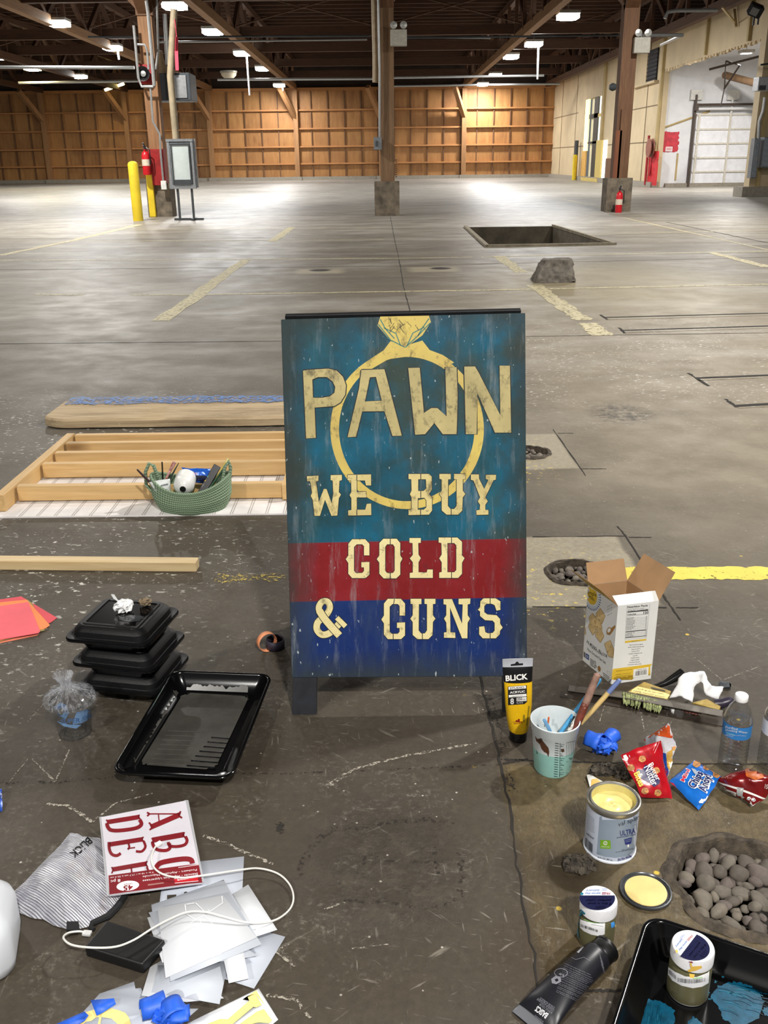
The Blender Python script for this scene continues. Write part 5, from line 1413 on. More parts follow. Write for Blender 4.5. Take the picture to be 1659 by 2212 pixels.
cb_ = n.node('ShaderNodeCombineXYZ'); n.put(cb_.inputs[0], n.math('MULTIPLY', ang_, 5.5)); n.put(cb_.inputs[1], n.math('MULTIPLY', rad_, 26)); n.put(cb_.inputs[2], n.math('MULTIPLY', z, 30))
f_ = n.math('ADD', n.rng(n.noise(2.0, 5, .7, cb_.outputs[0], .8), .46, .68, .06, .75), n.rng(rad_, .012, .03, .35, 0)); m2 = n.node('ShaderNodeMixShader'); n.put(m2.inputs[0], n.math('MINIMUM', f_, .9)); n.t.links.new(tr.outputs[0], m2.inputs[1]); n.t.links.new(m1.outputs[0], m2.inputs[2]); n.t.links.new(m2.outputs[0], n.out.inputs['Surface'])
obj('wrap', h, n.mat, cup, angle=12)

# ---- roller tray
ZR = .056


def tray(name, label, c, a, hx, hy, floor_z, mats, ribs=None):
    o = thing(name, label, 'paint tray', c, a)
    R_ = lambda x, y, r, f: [(px, py, f(py) if callable(f) else f) for px, py in rrect(x, y, r, 8)]
    h = MB(); loft(h, [R_(hx - .026, hy - .026, .02, lambda y: max(0.0, floor_z(y) - .006)), R_(hx - .008, hy - .008, .028, ZR - .016), R_(hx - .004, hy - .004, .030, ZR - .003), R_(hx + .003, hy + .003, .034, ZR - .007), R_(hx + .005, hy + .005, .035, ZR - .003), R_(hx + .0042, hy + .0042, .035, ZR - .001), R_(hx + .002, hy + .002, .034, ZR), R_(hx - .0015, hy - .0015, .032, ZR - .0002), R_(hx - .0035, hy - .0035, .031, ZR - .0015), R_(hx - .0045, hy - .0045, .031, ZR - .0045), R_(hx - .012, hy - .012, .026, ZR - .018), R_(hx - .028, hy - .028, .02, lambda y: floor_z(y) + .004), R_(hx - .034, hy - .034, .018, floor_z)], Matrix(), True, False)
    q_ = R_(hx - .0335, hy - .0335, .018, floor_z); h.add([V3(p) for p in q_], [tuple(range(len(q_)))])
    obj('shell', h, mats[0], o, local=True, angle=42)
    return o


q = [P(x, y, ZR) for x, y in ((243, 1668), (500, 1676), (584, 1458), (372, 1447))]
tc = sum(q, V3((0, 0, 0))) / 4; tc.z = 0; ang = math.atan2((q[1] - q[0]).y + (q[2] - q[3]).y, (q[1] - q[0]).x + (q[2] - q[3]).x)
hx = ((q[1] - q[0]).length + (q[2] - q[3]).length) / 4; hy = ((q[3] - q[0]).length + (q[2] - q[1]).length) / 4
print('tray', tc, ang, hx, hy)
m_tray = mat('tray_black', (9, 9, 10), .16, 0, .05, spec=.4)
fz = lambda y: .006 if y > hy * .45 else .006 + (hy * .45 - y) / (1.45 * hy) * .030
fz1 = lambda y: .010 + (hy - y) / (2 * hy) * .026
T = tray('paint_tray', 'black roller tray coated inside with grey paint, in front of the takeout boxes', tc, ang, hx, hy, fz1, [m_tray])
Mt = _emat[T]
h = MB(); ring = []
for i, (px, py) in enumerate(rrect(hx - .046, hy - .052, .02, 8)):
    ring.append(Mt @ V3((px + .006 * nz((i * .6, 1, 0)) - .006, py + .012 * nz((i * .5, 2, 0)) + .006, fz1(py) + .0012)))
h.flat(ring)
n = NT('wet_grey_paint'); n.col(n.mix(n.rng(n.noise(14, 5, .6), .3, .7), (62, 60, 56), (82, 80, 75))); n.set(Roughness=.22); obj('paint_film', h, n.mat, T)
for k in range(7):
    yy = -hy + .062 + k * .021; x0, x1 = (hx * .12 + .004 * k, hx - .052)
    h = MB(); h.tube([Mt @ V3((x0, yy, fz1(yy) + .0018)), Mt @ V3((x1, yy - .003, fz1(yy) + .0018))], .0024, 8); obj('roller_rib', h, m_tray, T)
for k in range(8):
    yy = -hy + .065 + k * .021
    h = MB(); h.tube([Mt @ V3((-hx + .06, yy, fz1(yy) + .001)), Mt @ V3((hx * .1, yy, fz1(yy) + .001))], .0018, 6); obj('roller_rib', h, n.mat, T)
h = MB()


def wall_film(p_of, lo, hi, cnt, base, amp, seed):
    rows = []
    for i in range(cnt + 1):
        u = lo + (hi - lo) * i / cnt; t1 = max(.02, base + amp * noise.noise(V3((u * 26, seed, 0))) + amp * .7 * noise.noise(V3((u * 90, seed, 3)))); rows.append([p_of(u, t1 * k / 3) for k in range(4)])
    h.add([p for r in rows for p in r], [(a * 4 + b, (a + 1) * 4 + b, (a + 1) * 4 + b + 1, a * 4 + b + 1) for a in range(cnt) for b in range(3)])


def far_w(u, t): return Mt @ V3((u, hy - .0285 + .0160 * t - .0012, fz1(hy) + .0045 + (ZR - .0225 - fz1(hy)) * t + .0006))
def left_w(v, t): return Mt @ V3((-hx + .0285 - .0160 * t + .0012, v, fz1(v) + .0045 + (ZR - .0225 - fz1(v)) * t + .0006))
wall_film(far_w, -hx + .045, hx - .06, 90, .45, .55, 2)
wall_film(left_w, hy - .05, -hy + .06, 90, .22, .8, 7)
h.f = [_face_cam(h.v, f) for f in h.f]
obj('paint_stain', h, n.mat, T, label='grey paint drips on the tray walls')

# ---- paper rings
c = P(594, 1406); h = MB(); cb = V3((c.x, c.y + .018, 0)); RR = .0265
h.grid(lambda u, v: cb + V3((RR * math.cos(2 * PI * u), RR * math.sin(2 * PI * u), .001 + .030 * v)), 40, 1); tag(obj('paper_ring', h, mat('ring_dark', (46, 40, 54), .6), solid=.0012), 'dark plum paper ring standing on its edge, linked with the orange one', 'paper ring')
co = P(578, 1409); Rz = Matrix.Rotation(.55, 3, 'Z'); h = MB(); co = V3((co.x - .002, co.y + .012, 0))
h.grid(lambda u, v: co + Rz @ V3((.0285 * math.cos(2 * PI * u), (v - .5) * .020, .0295 + .0285 * math.sin(2 * PI * u))), 40, 1); tag(obj('paper_ring', h, mat('ring_orange', (232, 150, 104), .6), solid=.0010), 'orange paper ring upright like a wheel through the dark one', 'paper ring')

# ---- mesh pouch
ol = [(560, 372), (625, 378), (660, 400), (800, 412), (830, 520), (900, 700), (990, 850), (870, 1010), (745, 1110), (640, 1135), (530, 1138), (430, 1110), (350, 1062), (270, 1055), (110, 990), (85, 860), (200, 760), (350, 600), (480, 470)]
h = pillow(zz(ZC, ol, 0), .026, 12, .002, .009, 26, 3)
n = NT('silver_mesh'); v_ = n.mapv((1, 1, 0), (0, 0, -.95)); xs_ = n.xyz(v_)
w1 = n.math('SINE', n.math('MULTIPLY', xs_[0], 2 * PI / .0042)); w2 = n.math('SINE', n.math('MULTIPLY', xs_[1], 2 * PI / .0030))
base = n.mix(n.rng(n.noise(22, 5, .6, n.mapv((3, .5, 1), vec=v_)), .32, .62), (150, 148, 166), (240, 240, 244)); base = n.mix(n.rng(n.noise(11, 4, .6, n.mapv((1, .5, 1), (0, 0, 0), (2, 1, 0))), .56, .68, 0, .6), base, (196, 160, 140))
base = n.mix(n.rng(n.noise(9, 4, .6, n.mapv((1, .6, 1), (0, 0, 0), (5, 1, 0))), .55, .66, 0, .7), base, (84, 84, 120))
c = n.mix(n.rng(w1, -.6, .3), (92, 92, 104), base); c = n.mix(n.rng(w2, .2, .8, 0, .45), c, (244, 245, 250)); n.col(c); n.set(Roughness=.3, Metallic=.15); n.bump(n.noise(26, 5, .6, n.mapv((2.6, .4, 1), vec=v_)), .9, .012)
o = thing('mesh_pouch', 'silvery mesh zip pouch with black lettering, tucked under the stencil pack', 'pouch', P(150, 1910)); b0 = obj('mesh_body', h, n.mat, o, angle=70)
d = Decal([b0], ZC, .0009)
for ch, p, a, hh in (('B', (672, 412), (34, 24), (30, -38)), ('L', (648, 442), (22, 20), (34, -36)), ('I', (622, 470), (10, 8), (36, -32)), ('C', (592, 482), (40, 26), (38, -34)), ('K', (548, 526), (42, 26), (40, -34))): pass
d.text('BLICK', (700, 402), (-150, 130), (42, 44), 0, .02, .0006); d.done('lettering', [m_blk], o)
h = MB(); q = zz(ZC, [(530, 1070), (625, 1068), (636, 1138), (528, 1136)], .012); h.hexa([p - V3((0, 0, .008)) for p in q], q); obj('black_tab', h, mat('fabric_black', (18, 18, 20), .8), o)
h = MB(); q = zz(ZC, [(1000, 862), (930, 960), (860, 1030), (790, 1060), (735, 1085), (722, 1120), (750, 1136)], .008); h.tube(q, [.006, .007, .007, .006, .006, .005, .004], 8); obj('zip_edge', h, mat('fabric_black', (18, 18, 20), .8), o)

# ---- stencil pack
ZK = .030
o = thing('stencil_pack', 'packet of alphabet stencils with dark red letters and red header, lying upside down', 'stencil pack', P(325, 1835))
q = zz(ZC, [(806, 240), (1478, 108), (1612, 760), (872, 858)], ZK); lo = [V3((p.x, p.y, max(.003, ZK - .006 - (0 if i in (0, 3) else .018)))) for i, p in enumerate(q)]
q = [q[0], V3((q[1].x, q[1].y, ZK - .012)), V3((q[2].x, q[2].y, ZK - .012)), q[3]]; q = [q[0]] + [P(ZC[0] + x / ZC[2], ZC[1] + y / ZC[2], ZK - .012) for x, y in ((1478, 108), (1612, 760))] + [q[3]]
lo = [p - V3((0, 0, .004)) for p in q]
h = MB(); h.hexa(list(reversed(lo)), list(reversed(q))); h.f = [tuple(f) for f in h.f]; b0 = obj('card', h, mat('card_lilac', (206, 202, 210), .4, 0, .03, 8), o, flat=True)
for pts in ([(790, 238), (820, 236), (870, 858), (850, 860)], [(1470, 104), (1500, 104), (1625, 750), (1605, 762)]):
    qq = [p for p in zz(ZC, pts, ZK - (.001 if pts[0][0] < 1000 else .013))]; h = MB(); h.hexa(list(reversed([p - V3((0, 0, .003)) for p in qq])), list(reversed(qq))); obj('clear_sleeve', h, film('sleeve_clear', (214, 214, 218), .45, .2), o)
d = Decal([b0], ZC, .0005)
d.poly([(864, 706), (1583, 610), (1612, 758), (872, 857)], 0)
d.mb.m = [0] * len(d.mb.m)
S = lambda pts, w: brush_on(d, pts, w)


def brush_on(dd, pts, w, mi=0, lift=.0002, taper=None):
    pts = [Vector(p) for p in pts]; sm = []
    for i in range(len(pts) - 1):
        p0, p1, p2, p3 = pts[max(i - 1, 0)], pts[i], pts[i + 1], pts[min(i + 2, len(pts) - 1)]
        for t in range(6):
            t /= 6; sm.append(.5 * ((2 * p1) + (p2 - p0) * t + (2 * p0 - 5 * p1 + 4 * p2 - p3) * t * t + (3 * p1 - p0 - 3 * p2 + p3) * t ** 3))
    sm.append(pts[-1]); dd.line(sm, w, mi, lift=lift)


# A
d.line([(1432, 222), (1200, 322)], 40, 0, .0002); d.line([(1440, 216), (1178, 216)], 10, 0, .0002); d.line([(1262, 220), (1268, 290)], 9, 0, .0002)
for a in (((1170, 205), (1188, 216), (1172, 234)), ((1186, 285), (1212, 318), (1192, 345)), ((1440, 195), (1425, 225), (1450, 250))): S(a, 14)
# B
d.line([(1468, 380), (1215, 425)], 42, 0, .0002)
for a, w_ in ((((1470, 362), (1460, 385), (1475, 405)), 12), (((1208, 408), (1218, 425), (1214, 450)), 12), (((1476, 395), (1490, 430), (1470, 462), (1410, 476), (1352, 470), (1340, 440)), 24), (((1348, 450), (1352, 490), (1315, 508), (1250, 500), (1222, 470), (1214, 436)), 26)): S(a, w_)
# C
S([(1532, 612), (1520, 582), (1460, 575), (1340, 592), (1270, 612), (1240, 652)], 40)
# D
d.line([(1112, 240), (852, 282)], 36, 0, .0002)
for a, w_ in ((((1110, 222), (1104, 242), (1118, 258)), 12), (((846, 262), (858, 282), (848, 300)), 12), (((1112, 262), (1126, 300), (1080, 330), (960, 348), (885, 345), (858, 318), (852, 290)), 30)): S(a, w_)
# E
d.line([(1138, 418), (872, 460)], 36, 0, .0002)
for a, w_ in ((((1142, 398), (1132, 420), (1146, 436)), 12), (((1142, 430), (1158, 478), (1128, 515), (1082, 514)), 20), (((868, 440), (872, 500), (892, 538), (930, 548), (962, 530)), 24), (((1022, 448), (1030, 480), (1018, 500)), 16), (((1016, 492), (1076, 484)), 10)): S(a, w_)
# F
d.line([(1168, 612), (892, 660)], 36, 0, .0002)
for a, w_ in ((((1172, 592), (1162, 615), (1176, 640)), 12), (((888, 640), (900, 660), (890, 690)), 12), (((1045, 640), (1050, 690)), 12), (((1170, 640), (1180, 665)), 16)): S(a, w_)
d.text('Stencils - Alphabet Uppercase', (1575, 686), (-440, 58), (2, 17), 1, 0, .0005); d.text('Pochoirs - Alphabet Majuscule', (1566, 655), (-430, 57), (2, 15), 1, 0, .0005)
d.text('7 in x 10 in / 17.7 cm x 25.4 cm', (1222, 676), (-345, 45), (2, 12), 1, 0, .0005); d.text('8 pc', (958, 735), (-78, 12), (2, 24), 1, .01, .0005)
d.poly([(1018 + 90 * math.cos(a), 790 + 40 * math.sin(a) - 8 * math.cos(a)) for a in [2 * PI * i / 28 for i in range(28)]], 1, lift=.0005)
d.text('45', (1058, 782), (-76, 10), (2, 40), 0, .03, .0008); d.text('DESIGNS', (1052, 768), (-66, 8), (1, 10), 0, 0, .0008)
d.poly([(1388, 735), (1575, 706), (1580, 752), (1392, 770)], 2, lift=.0005); d.text('smart', (1500, 722), (-90, 14), (2, 22), 1, .02, .0008); d.line([(1388, 735), (1575, 706)], 4, 1, lift=.0007); d.line([(1392, 770), (1580, 752)], 4, 1, lift=.0007)
d.poly([(1175, 778), (1300, 762), (1308, 772), (1180, 790)], 3, lift=.0005); d.line([(1582, 622), (1420, 645)], 4, 1, lift=.0005)
d.done('print', [mat('stencil_red', (122, 20, 30), .45), mat('stencil_white', (236, 232, 234), .5), mat('stencil_scarlet', (200, 30, 44), .45), mat('stencil_tan', (160, 110, 104), .5)], o)

# ---- power bank
ZP = .026
tp = [P(230.5, 1986, ZP), P(358, 2029, ZP), P(308, 2083, ZP), P(181, 2044, ZP)]
h = MB(); h.hexa(list(reversed([V3((p.x, p.y, .001)) for p in tp])), list(reversed(tp)))
tag(obj('power_bank', h, mat('bank_black', (17, 17, 18), .42, 0, .1, 80), bevel=.005, bseg=3), 'black rectangular power bank with the white cable plugged in', 'power bank')
# ---- white cable
cpts = [(341, 1824, .034), (333, 1834, .036), (327, 1856, .038), (336, 1878, .036), (362, 1892, .031), (400, 1896, .027), (440, 1891, .024), (520, 1879, .022), (560, 1876, .016), (600, 1887, .012), (625, 1910, .008), (634, 1938, .006), (626, 1964, .006), (600, 1985, .010), (568, 1993, .016), (530, 1992, .022), (480, 1979, .028), (445, 1970, .032), (405, 1970, .034), (365, 1986, .036), (328, 2006, .038), (290, 2030, .038), (250, 2045, .040), (200, 2047, .042), (155, 2041, .044), (137, 2026, .040), (148, 2015, .032), (172, 2012, .026), (186, 2015, .019)]
cw = [P(x, y, z) for x, y, z in cpts]; sm = []
for i in range(len(cw) - 1):
    p0, p1, p2, p3 = cw[max(i - 1, 0)], cw[i], cw[i + 1], cw[min(i + 2, len(cw) - 1)]
    for t in range(5):
        t /= 5; sm.append(.5 * ((2 * p1) + (p2 - p0) * t + (2 * p0 - 5 * p1 + 4 * p2 - p3) * t * t + (3 * p1 - p0 - 3 * p2 + p3) * t ** 3))
sm.append(cw[-1])
o = thing('charging_cable', 'looping white charging cable running from the power bank over the stencil sheets to the packet', 'cable', P(400, 1980))
h = MB(); h.tube(sm, .0019, 8); obj('cord', h, mat('cable_white', (222, 220, 214), .45), o)
h = MB(); h.bar(cw[0] + V3((-.003, -.004, .0)), cw[0] + V3((.006, .006, .001)), .010, .006); obj('plug', h, m_wht, o, bevel=.0015)
h = MB(); h.bar(cw[-1] + V3((-.006, 0, 0)), cw[-1] + V3((.010, -.002, 0)), .011, .006); obj('plug', h, mat('plug_grey', (190, 190, 188), .4), o, bevel=.0015)

# ---- stencil sheets
m_sheet = film('stencil_film', (236, 239, 244), .86, .5); m_sheet2 = film('stencil_film_dull', (206, 212, 224), .8, .5)
m_sheet3 = film('stencil_film_blue', (214, 220, 230), .84, .5)
SG = 'loose stencil sheets'; LB = 'milky white stencil sheet lying among the fanned pile under the cable'
SH = [([(700, 222), (1131, 173), (1112, 560), (500, 520), (515, 400)], m_sheet2, 'milky stencil sheet with small square cut-outs sticking out beside the packet header', [[(556, 461), (626, 457), (620, 502), (557, 507)], [(683, 440), (700, 434), (726, 450), (700, 466), (683, 466)]]),
      ([(1338, 745), (1439, 773), (1205, 1160), (900, 1060), (1060, 640)], m_sheet2, 'milky stencil sheet whose long edge points furthest from the pile, towards the open floor', ()),
      ([(365, 1212), (430, 1000), (600, 900), (980, 1232), (700, 1260)], m_sheet, None, ()),
      ([(440, 1185), (490, 985), (1012, 965), (948, 1276)], m_sheet, 'milky stencil sheet nearest the blue tape wad in the fanned pile', ()),
      ([(1040, 455), (1162, 383), (1379, 721), (1130, 802), (990, 760)], m_sheet, None, ()),
      ([(438, 535), (980, 347), (1100, 560), (1080, 820), (470, 760)], m_sheet, None, ()),
      ([(408, 630), (900, 505), (1112, 940), (520, 965)], m_sheet, None, ()),
      ([(418, 592), (700, 530), (1228, 915), (1090, 940), (640, 1000)], m_sheet, None, ()),
      ([(935, 735), (1090, 700), (1166, 1085), (1016, 1120)], m_sheet, None, ()),
      ([(525, 545), (1015, 440), (1262, 830), (580, 1106)], m_sheet, None, [[(905, 993), (948, 990), (940, 1008), (904, 1008)]] and ()),
      ([(486, 560), (972, 463), (1226, 778), (545, 1082)], m_sheet, 'milky stencil sheet on the very top of the fanned pile, with faint letter cut-outs', ())]
for i, (pts, m_, lab, hl) in enumerate(SH):
    z = .0012 + i * .0016; h = MB(); h.flat(zz(ZS, pts, z), 0, [zz(ZS, x, z) for x in hl])
    if m_ is m_sheet and i % 2: m_ = m_sheet3
    tag(obj('stencil_sheet', h, m_, solid=.0005, flat=True), lab or LB, 'stencil', SG if not lab else 'stencil sheets told apart')
h = MB(); z = .0012 + 10 * .0016 + .0009
for pts, w_ in (([(770, 520), (850, 600), (870, 570)], 3), ([(850, 600), (970, 520), (965, 470)], 3), ([(730, 670), (830, 610), (900, 680)], 3), ([(800, 640), (830, 735)], 3), ([(930, 735), (960, 900), (790, 965), (715, 860)], 3), ([(700, 530), (760, 520)], 3), ([(690, 530), (700, 600), (760, 640)], 3)):
    h.strip(zz(ZS, pts, z), .0016, 0)
tag(obj('cut_strip', h, mat('cut_edge', (250, 250, 252), .4)), 'thin white stencil offcuts on top of the pile', 'offcut', kind='stuff')
# paint-stained stencils near the lower edge
h = MB(); z = .001; h.flat(zz(ZS, [(1241, 1159), (1386, 1392), (1290, 1470), (600, 1480), (760, 1395)], z), 0, [zz(ZS, x, z) for x in ([(1155, 1216), (1215, 1197), (1263, 1283), (1222, 1300), (1200, 1296), (1040, 1430), (905, 1450), (850, 1425), (950, 1386), (1010, 1388), (1170, 1250)], [(1225, 1332), (1278, 1312), (1340, 1398), (1318, 1418), (1240, 1412), (1120, 1440), (1080, 1436)])])
o = thing('painted_stencil', 'stencil sheet with yellow paint round a big angular letter, towards the open floor', 'stencil', P(560, 2190)); obj('sheet', h, m_sheet, o, solid=.0005, flat=True)
h = MB(); h.flat(zz(ZS, [(1222, 1172), (1290, 1290), (1345, 1385), (1352, 1400), (1300, 1455), (1000, 1470), (700, 1460), (830, 1400), (920, 1370), (1000, 1330), (1060, 1300), (1120, 1240)], .0022), 0, [zz(ZS, x, .0022) for x in ([(1155, 1216), (1215, 1197), (1263, 1283), (1222, 1300), (1200, 1296), (1040, 1430), (905, 1450), (850, 1425), (950, 1386), (1010, 1388), (1170, 1250)], [(1225, 1332), (1278, 1312), (1340, 1398), (1318, 1418), (1240, 1412), (1120, 1440), (1080, 1436)])])
obj('yellow_paint', h, mat('stencil_yellow', (240, 220, 140), .55, 0, .06, 20), o)
o = thing('painted_stencil', 'stencil sheet with a yellow arch and blue tape on it, under the blue tape strips', 'stencil', P(240, 2180)); h = MB(); z = .0008
h.flat(zz(ZS, [(-150, 1424), (52, 1198), (310, 1108), (320, 1160), (360, 1155), (400, 1230), (640, 1310), (790, 1310), (640, 1440), (100, 1500)], z), 0); obj('sheet', h, m_sheet2, o, solid=.0004, flat=True)
h = MB(); c0 = P(212, 2222, .002); pts = []
for i in range(15): a = PI * (1.06 - i * .08); r = .044 + .004 * nz((i, 0, 0), .9); pts.append(V3((c0.x + r * math.cos(a), c0.y - .006 + r * .85 * math.sin(a), .002)))
h.strip(pts, .020, 0, jag=.18); h.strip([c0 + V3((.004, -.03, 0)), c0 + V3((-.004, .034, 0))], .004, 0); obj('yellow_arch', h, mat('stencil_yellow', (240, 220, 140), .55), o)
# ---- blue tape
m_tape = mat('blue_tape', (40, 100, 222), .5, 0, .1, 30)
for pts, zs, lab in (([(-15, 1246), (160, 1232), (174, 1275), (75, 1340), (30, 1362)], (.006, .012, .008, .004, .004), 'torn blue tape strip stuck over the yellow arch'), ([(-270, 1424), (-60, 1330), (-30, 1360), (-60, 1400), (-180, 1470)], (.004, .006, .008, .006, .003), 'blue tape strip lowest in view beside the yellow arch')):
    h = MB(); q = [P(ZS[0] + x / ZS[2], ZS[1] + y / ZS[2], z) for (x, y), z in zip(pts, zs)]; h.add(q, [tuple(range(len(q) - 1, -1, -1))]); tag(obj('tape_strip', h, m_tape, solid=.0006, flat=True), lab, 'tape')


def tape_wad(name, label, c, s, seed, curls):
    o = thing(name, label, 'tape', c); h = blob(V3(c) + V3((.004, 0, .017 * s)), .020 * s, .017 * s, .014 * s, .012 * s, 1.7, seed, 30, 18, base=.002); obj('crumple', h, m_tape, o, angle=14)
    for (dx, dy, dz, r, w_, az, a0, a1) in curls:
        h = MB(); Rz_ = Matrix.Rotation(az, 3, 'Z'); cc = V3(c) + V3((dx, dy, dz)) * s
        h.grid(lambda u, v: cc + Rz_ @ V3(((v - .5) * w_ * s, r * s * (1 + .25 * v) * math.cos(a0 + (a1 - a0) * u), r * s * math.sin(a0 + (a1 - a0) * u))) + noise.noise_vector(V3((u * 3, v * 2, seed))) * .003, 18, 4); h.v = [V3((v.x, v.y, max(v.z, .0015))) for v in h.v]
        obj('tape_curl', h, m_tape, o, solid=.0006)
    return o


tape_wad('tape_wad', 'crumpled blue tape wad with a curl, on the stencil sheets', P(362, 2216) + V3((0, 0, 0)), 1.15, 2, [(-.022, .016, .020, .014, .036, .45, -.6, 3.6), (.010, .004, .022, .016, .030, -1.1, -.3, 3.6), (.022, -.004, .016, .016, .026, .2, -.8, 2.4)])

# ---- milk-white jug
e = P(34, 2040, .03); jc = V3((e.x - .076, e.y - .0, 0)); h = MB(); R_ = lambda hf, r, z: [(x, y, z) for x, y in rrect(hf, hf, r, 8)]
o = thing('plastic_jug', 'milky white plastic jug cut by the edge of the view', 'jug', jc)
loft(h, [R_(.064, .03, .0), R_(.072, .034, .006), R_(.0755, .036, .025), R_(.076, .036, .085), R_(.072, .038, .105), R_(.060, .036, .125), R_(.042, .03, .145), R_(.026, .02, .16), R_(.019, .018, .17), R_(.019, .018, .19)], rot(jc, .25)); obj('jug_body', h, film('jug_milky', (232, 236, 242), .95, .3), o, angle=60)
h = MB(); h.lathe([(.021, .186), (.021, .204), (.0, .205)], c=jc, n=24); obj('cap', h, m_wht, o)
# ---- scrap at the edge
h = bag([P(-30, 1705, .02), P(5, 1703, .02), P(4, 1752, .004), P(-30, 1755, .004)], .006, 8, 8); o = tag(obj('snack_wrapper', h, mat('foil_navy', (26, 66, 150), .3, .1, .3, 60, dirt=.55, dirt_c=(210, 214, 222)), angle=60), 'blue and white wrapper just peeping in at the edge of the view above the jug', 'wrapper')
# ================================================================== THINGS ON THE FLOOR, RIGHT SIDE
Z4 = (1060, 1400, 1659 / 300); Z5 = (1180, 1180, 1659 / 300); ZG = (1200, 1420, 1659 / 459); ZV = (1180, 1660, 1659 / 479); ZJ = (1230, 1900, 1659 / 330); ZB = (1080, 1850, 1659 / 579); ZW = (1480, 1480, 1414 / 179)
m_ink = mat('ink_black', (24, 24, 26), .5); m_paperw = mat('print_white', (236, 234, 228), .5); m_grey_ink = mat('ink_grey', (110, 108, 106), .5)
# ---- yellow paint tube standing on its cap
c = P(1119, 1596); c = V3((c.x, c.y, 0)); top = PY(1115, 1425, c.y - .004).z; zb1 = PY(1117, 1476, c.y - .01).z; zb2 = PY(1116, 1444, c.y - .006).z
tube_ = thing('paint_tube', 'yellow acrylic paint tube standing on its black cap at the foot of the signboard', 'paint tube', c)
h = MB(); h.lathe([(.0, 0), (.0195, .0), (.0215, .002), (.0218, .022), (.0205, .0255)], c=c, n=32); obj('cap', h, mat('cap_black', (14, 14, 15), .25), tube_)
h = MB(); prof = [(.0255, .0215, .0215), (.030, .0245, .0240), (.06, .0285, .0235), (.10, .0325, .0205), (.135, .0335, .017), (zb1 - .001, .0345, .0115), (zb1, .0345, .0113), (zb2 - .015, .036, .006), (zb2 - .0005, .0365, .0022), (zb2, .0365, .0018), (top, .037, .0012)]
rings = []
fcz = .05
for z, a, b2 in prof: rings.append([(math.copysign(abs(math.cos(t)) ** .8, math.cos(t)) * a - .011 * max(0, z - .03) / top, math.copysign(abs(math.sin(t)) ** .9, math.sin(t)) * b2 + (.003 * math.sin(z * 40)), z) for t in [2 * PI * i / 40 for i in range(40)]])
loft(h, rings, rot(c, .03)); k = 40
for i in range(len(prof) - 1):
    mi = 0 if prof[i][0] < zb1 - .0005 else (1 if prof[i][0] < zb2 - .0003 else 2)
    for j in range(k): h.m[i * k + j] = mi
h.m[-1] = 2
n = NT('tube_yellow'); g = n.noise(60, 6, .75); c_ = n.mix(n.rng(g, .3, .7), (236, 190, 22), (222, 172, 12)); c_ = n.mix(n.math('MULTIPLY', n.rng(n.noise(34, 6, .8), .58, .70, 0, .75), n.rng(n.noise(14, 2, .5), .42, .55)), c_, (110, 96, 40)); n.col(c_); n.set(Roughness=.35); m_ty = n.mat
b0 = obj('sleeve', h, [m_ty, mat('tube_black', (16, 16, 18), .3), mat('tube_silver', (196, 198, 206), .35, .2)], tube_, angle=60)
d = Decal([b0], Z4, .0005)
d.text('BLICK', (180, 393), (263, -24), (-3, -66), 1, .03)
d.poly([(205, 460), (430, 443), (434, 640), (402, 668), (208, 682)], 0, cell=40); d.poly([(213, 463), (419, 447), (420, 480), (215, 496)], 1, lift=.0004, cell=40); d.text('STUDIO', (230, 490), (170, -13), (-1, -22), 0, .02, .0008); d.text('ACRYLIC', (230, 543), (178, -15), (-1, -26), 1, .02, .0006)
d.poly([(216, 560), (425, 545), (426, 573), (217, 588)], 1, lift=.0004, cell=40); d.text('heavy body colour', (262, 578), (120, -9), (-.5, -9), 0, 0, .0008); d.text('8', (236, 668), (42, -3), (-1, -70), 1, .02, .0006); d.poly([(308, 590), (426, 580), (427, 630), (309, 634)], 1, lift=.0004, cell=40); d.text('250', (314, 622), (60, -5), (-1, -32), 0, .02, .0008); d.text('mL', (378, 617), (36, -3), (-1, -14), 0, 0, .0008); d.text('FL/OZ', (310, 662), (75, -6), (-1, -18), 1, .0, .0006)
d.poly([(296, 880), (300, 856), (318, 862), (330, 842), (350, 850), (344, 872), (380, 884), (344, 888)], 2); d.line([(262, 882), (400, 876)], 5, 2); d.text('MEDIUM YELLOW', (276, 906), (106, -5), (0, -12), 2, .02); d.line([(455, 690), (448, 760), (430, 930)], 16, 3); d.poly([(385, 800), (405, 790), (412, 840), (400, 890), (380, 860)], 3)
d.poly([(238, 212), (240, 192), (290, 184), (304, 162), (325, 160), (338, 182), (386, 180), (386, 202)], 0)
d.done('print', [m_ink, m_paperw, mat('ink_brown', (140, 40, 20), .5), mat('smudge_olive', (150, 128, 30), .5)], tube_)

# ---- measuring cup with brushes
c = P(1200, 1683); c = V3((c.x, c.y + .043, 0)); Dm = c.y; ztop = PY(1206, 1553, Dm).z; zl = PY(1195, 1634, Dm - .046).z
mc = thing('measuring_cup', 'translucent plastic measuring cup half filled with teal water, holding brushes', 'measuring cup', c)
rb, rt_ = .0435, .0545; r_at = lambda z: rb + (rt_ - rb) * z / ztop
prof = [(.0, .002), (rb - .006, .002), (rb - .003, .0), (rb, .005), (r_at(zl), zl), (r_at(zl) + .0001, zl + .0003), (r_at(ztop * .80), ztop * .80), (r_at(ztop * .80) + .0022, ztop * .82), (r_at(ztop) + .0015, ztop * .97), (r_at(ztop) + .003, ztop * .985), (r_at(ztop) + .003, ztop), (r_at(ztop) + .0008, ztop + .001), (r_at(ztop) - .0005, ztop * .985), (r_at(ztop * .85) - .001, ztop * .85), (r_at(zl) - .0015, zl)]
h = MB(); h.shell(prof, c=c, n=56, mis=[0, 0, 0, 0, 1, 1, 2, 2, 2, 2, 2, 2, 2, 2, 2])
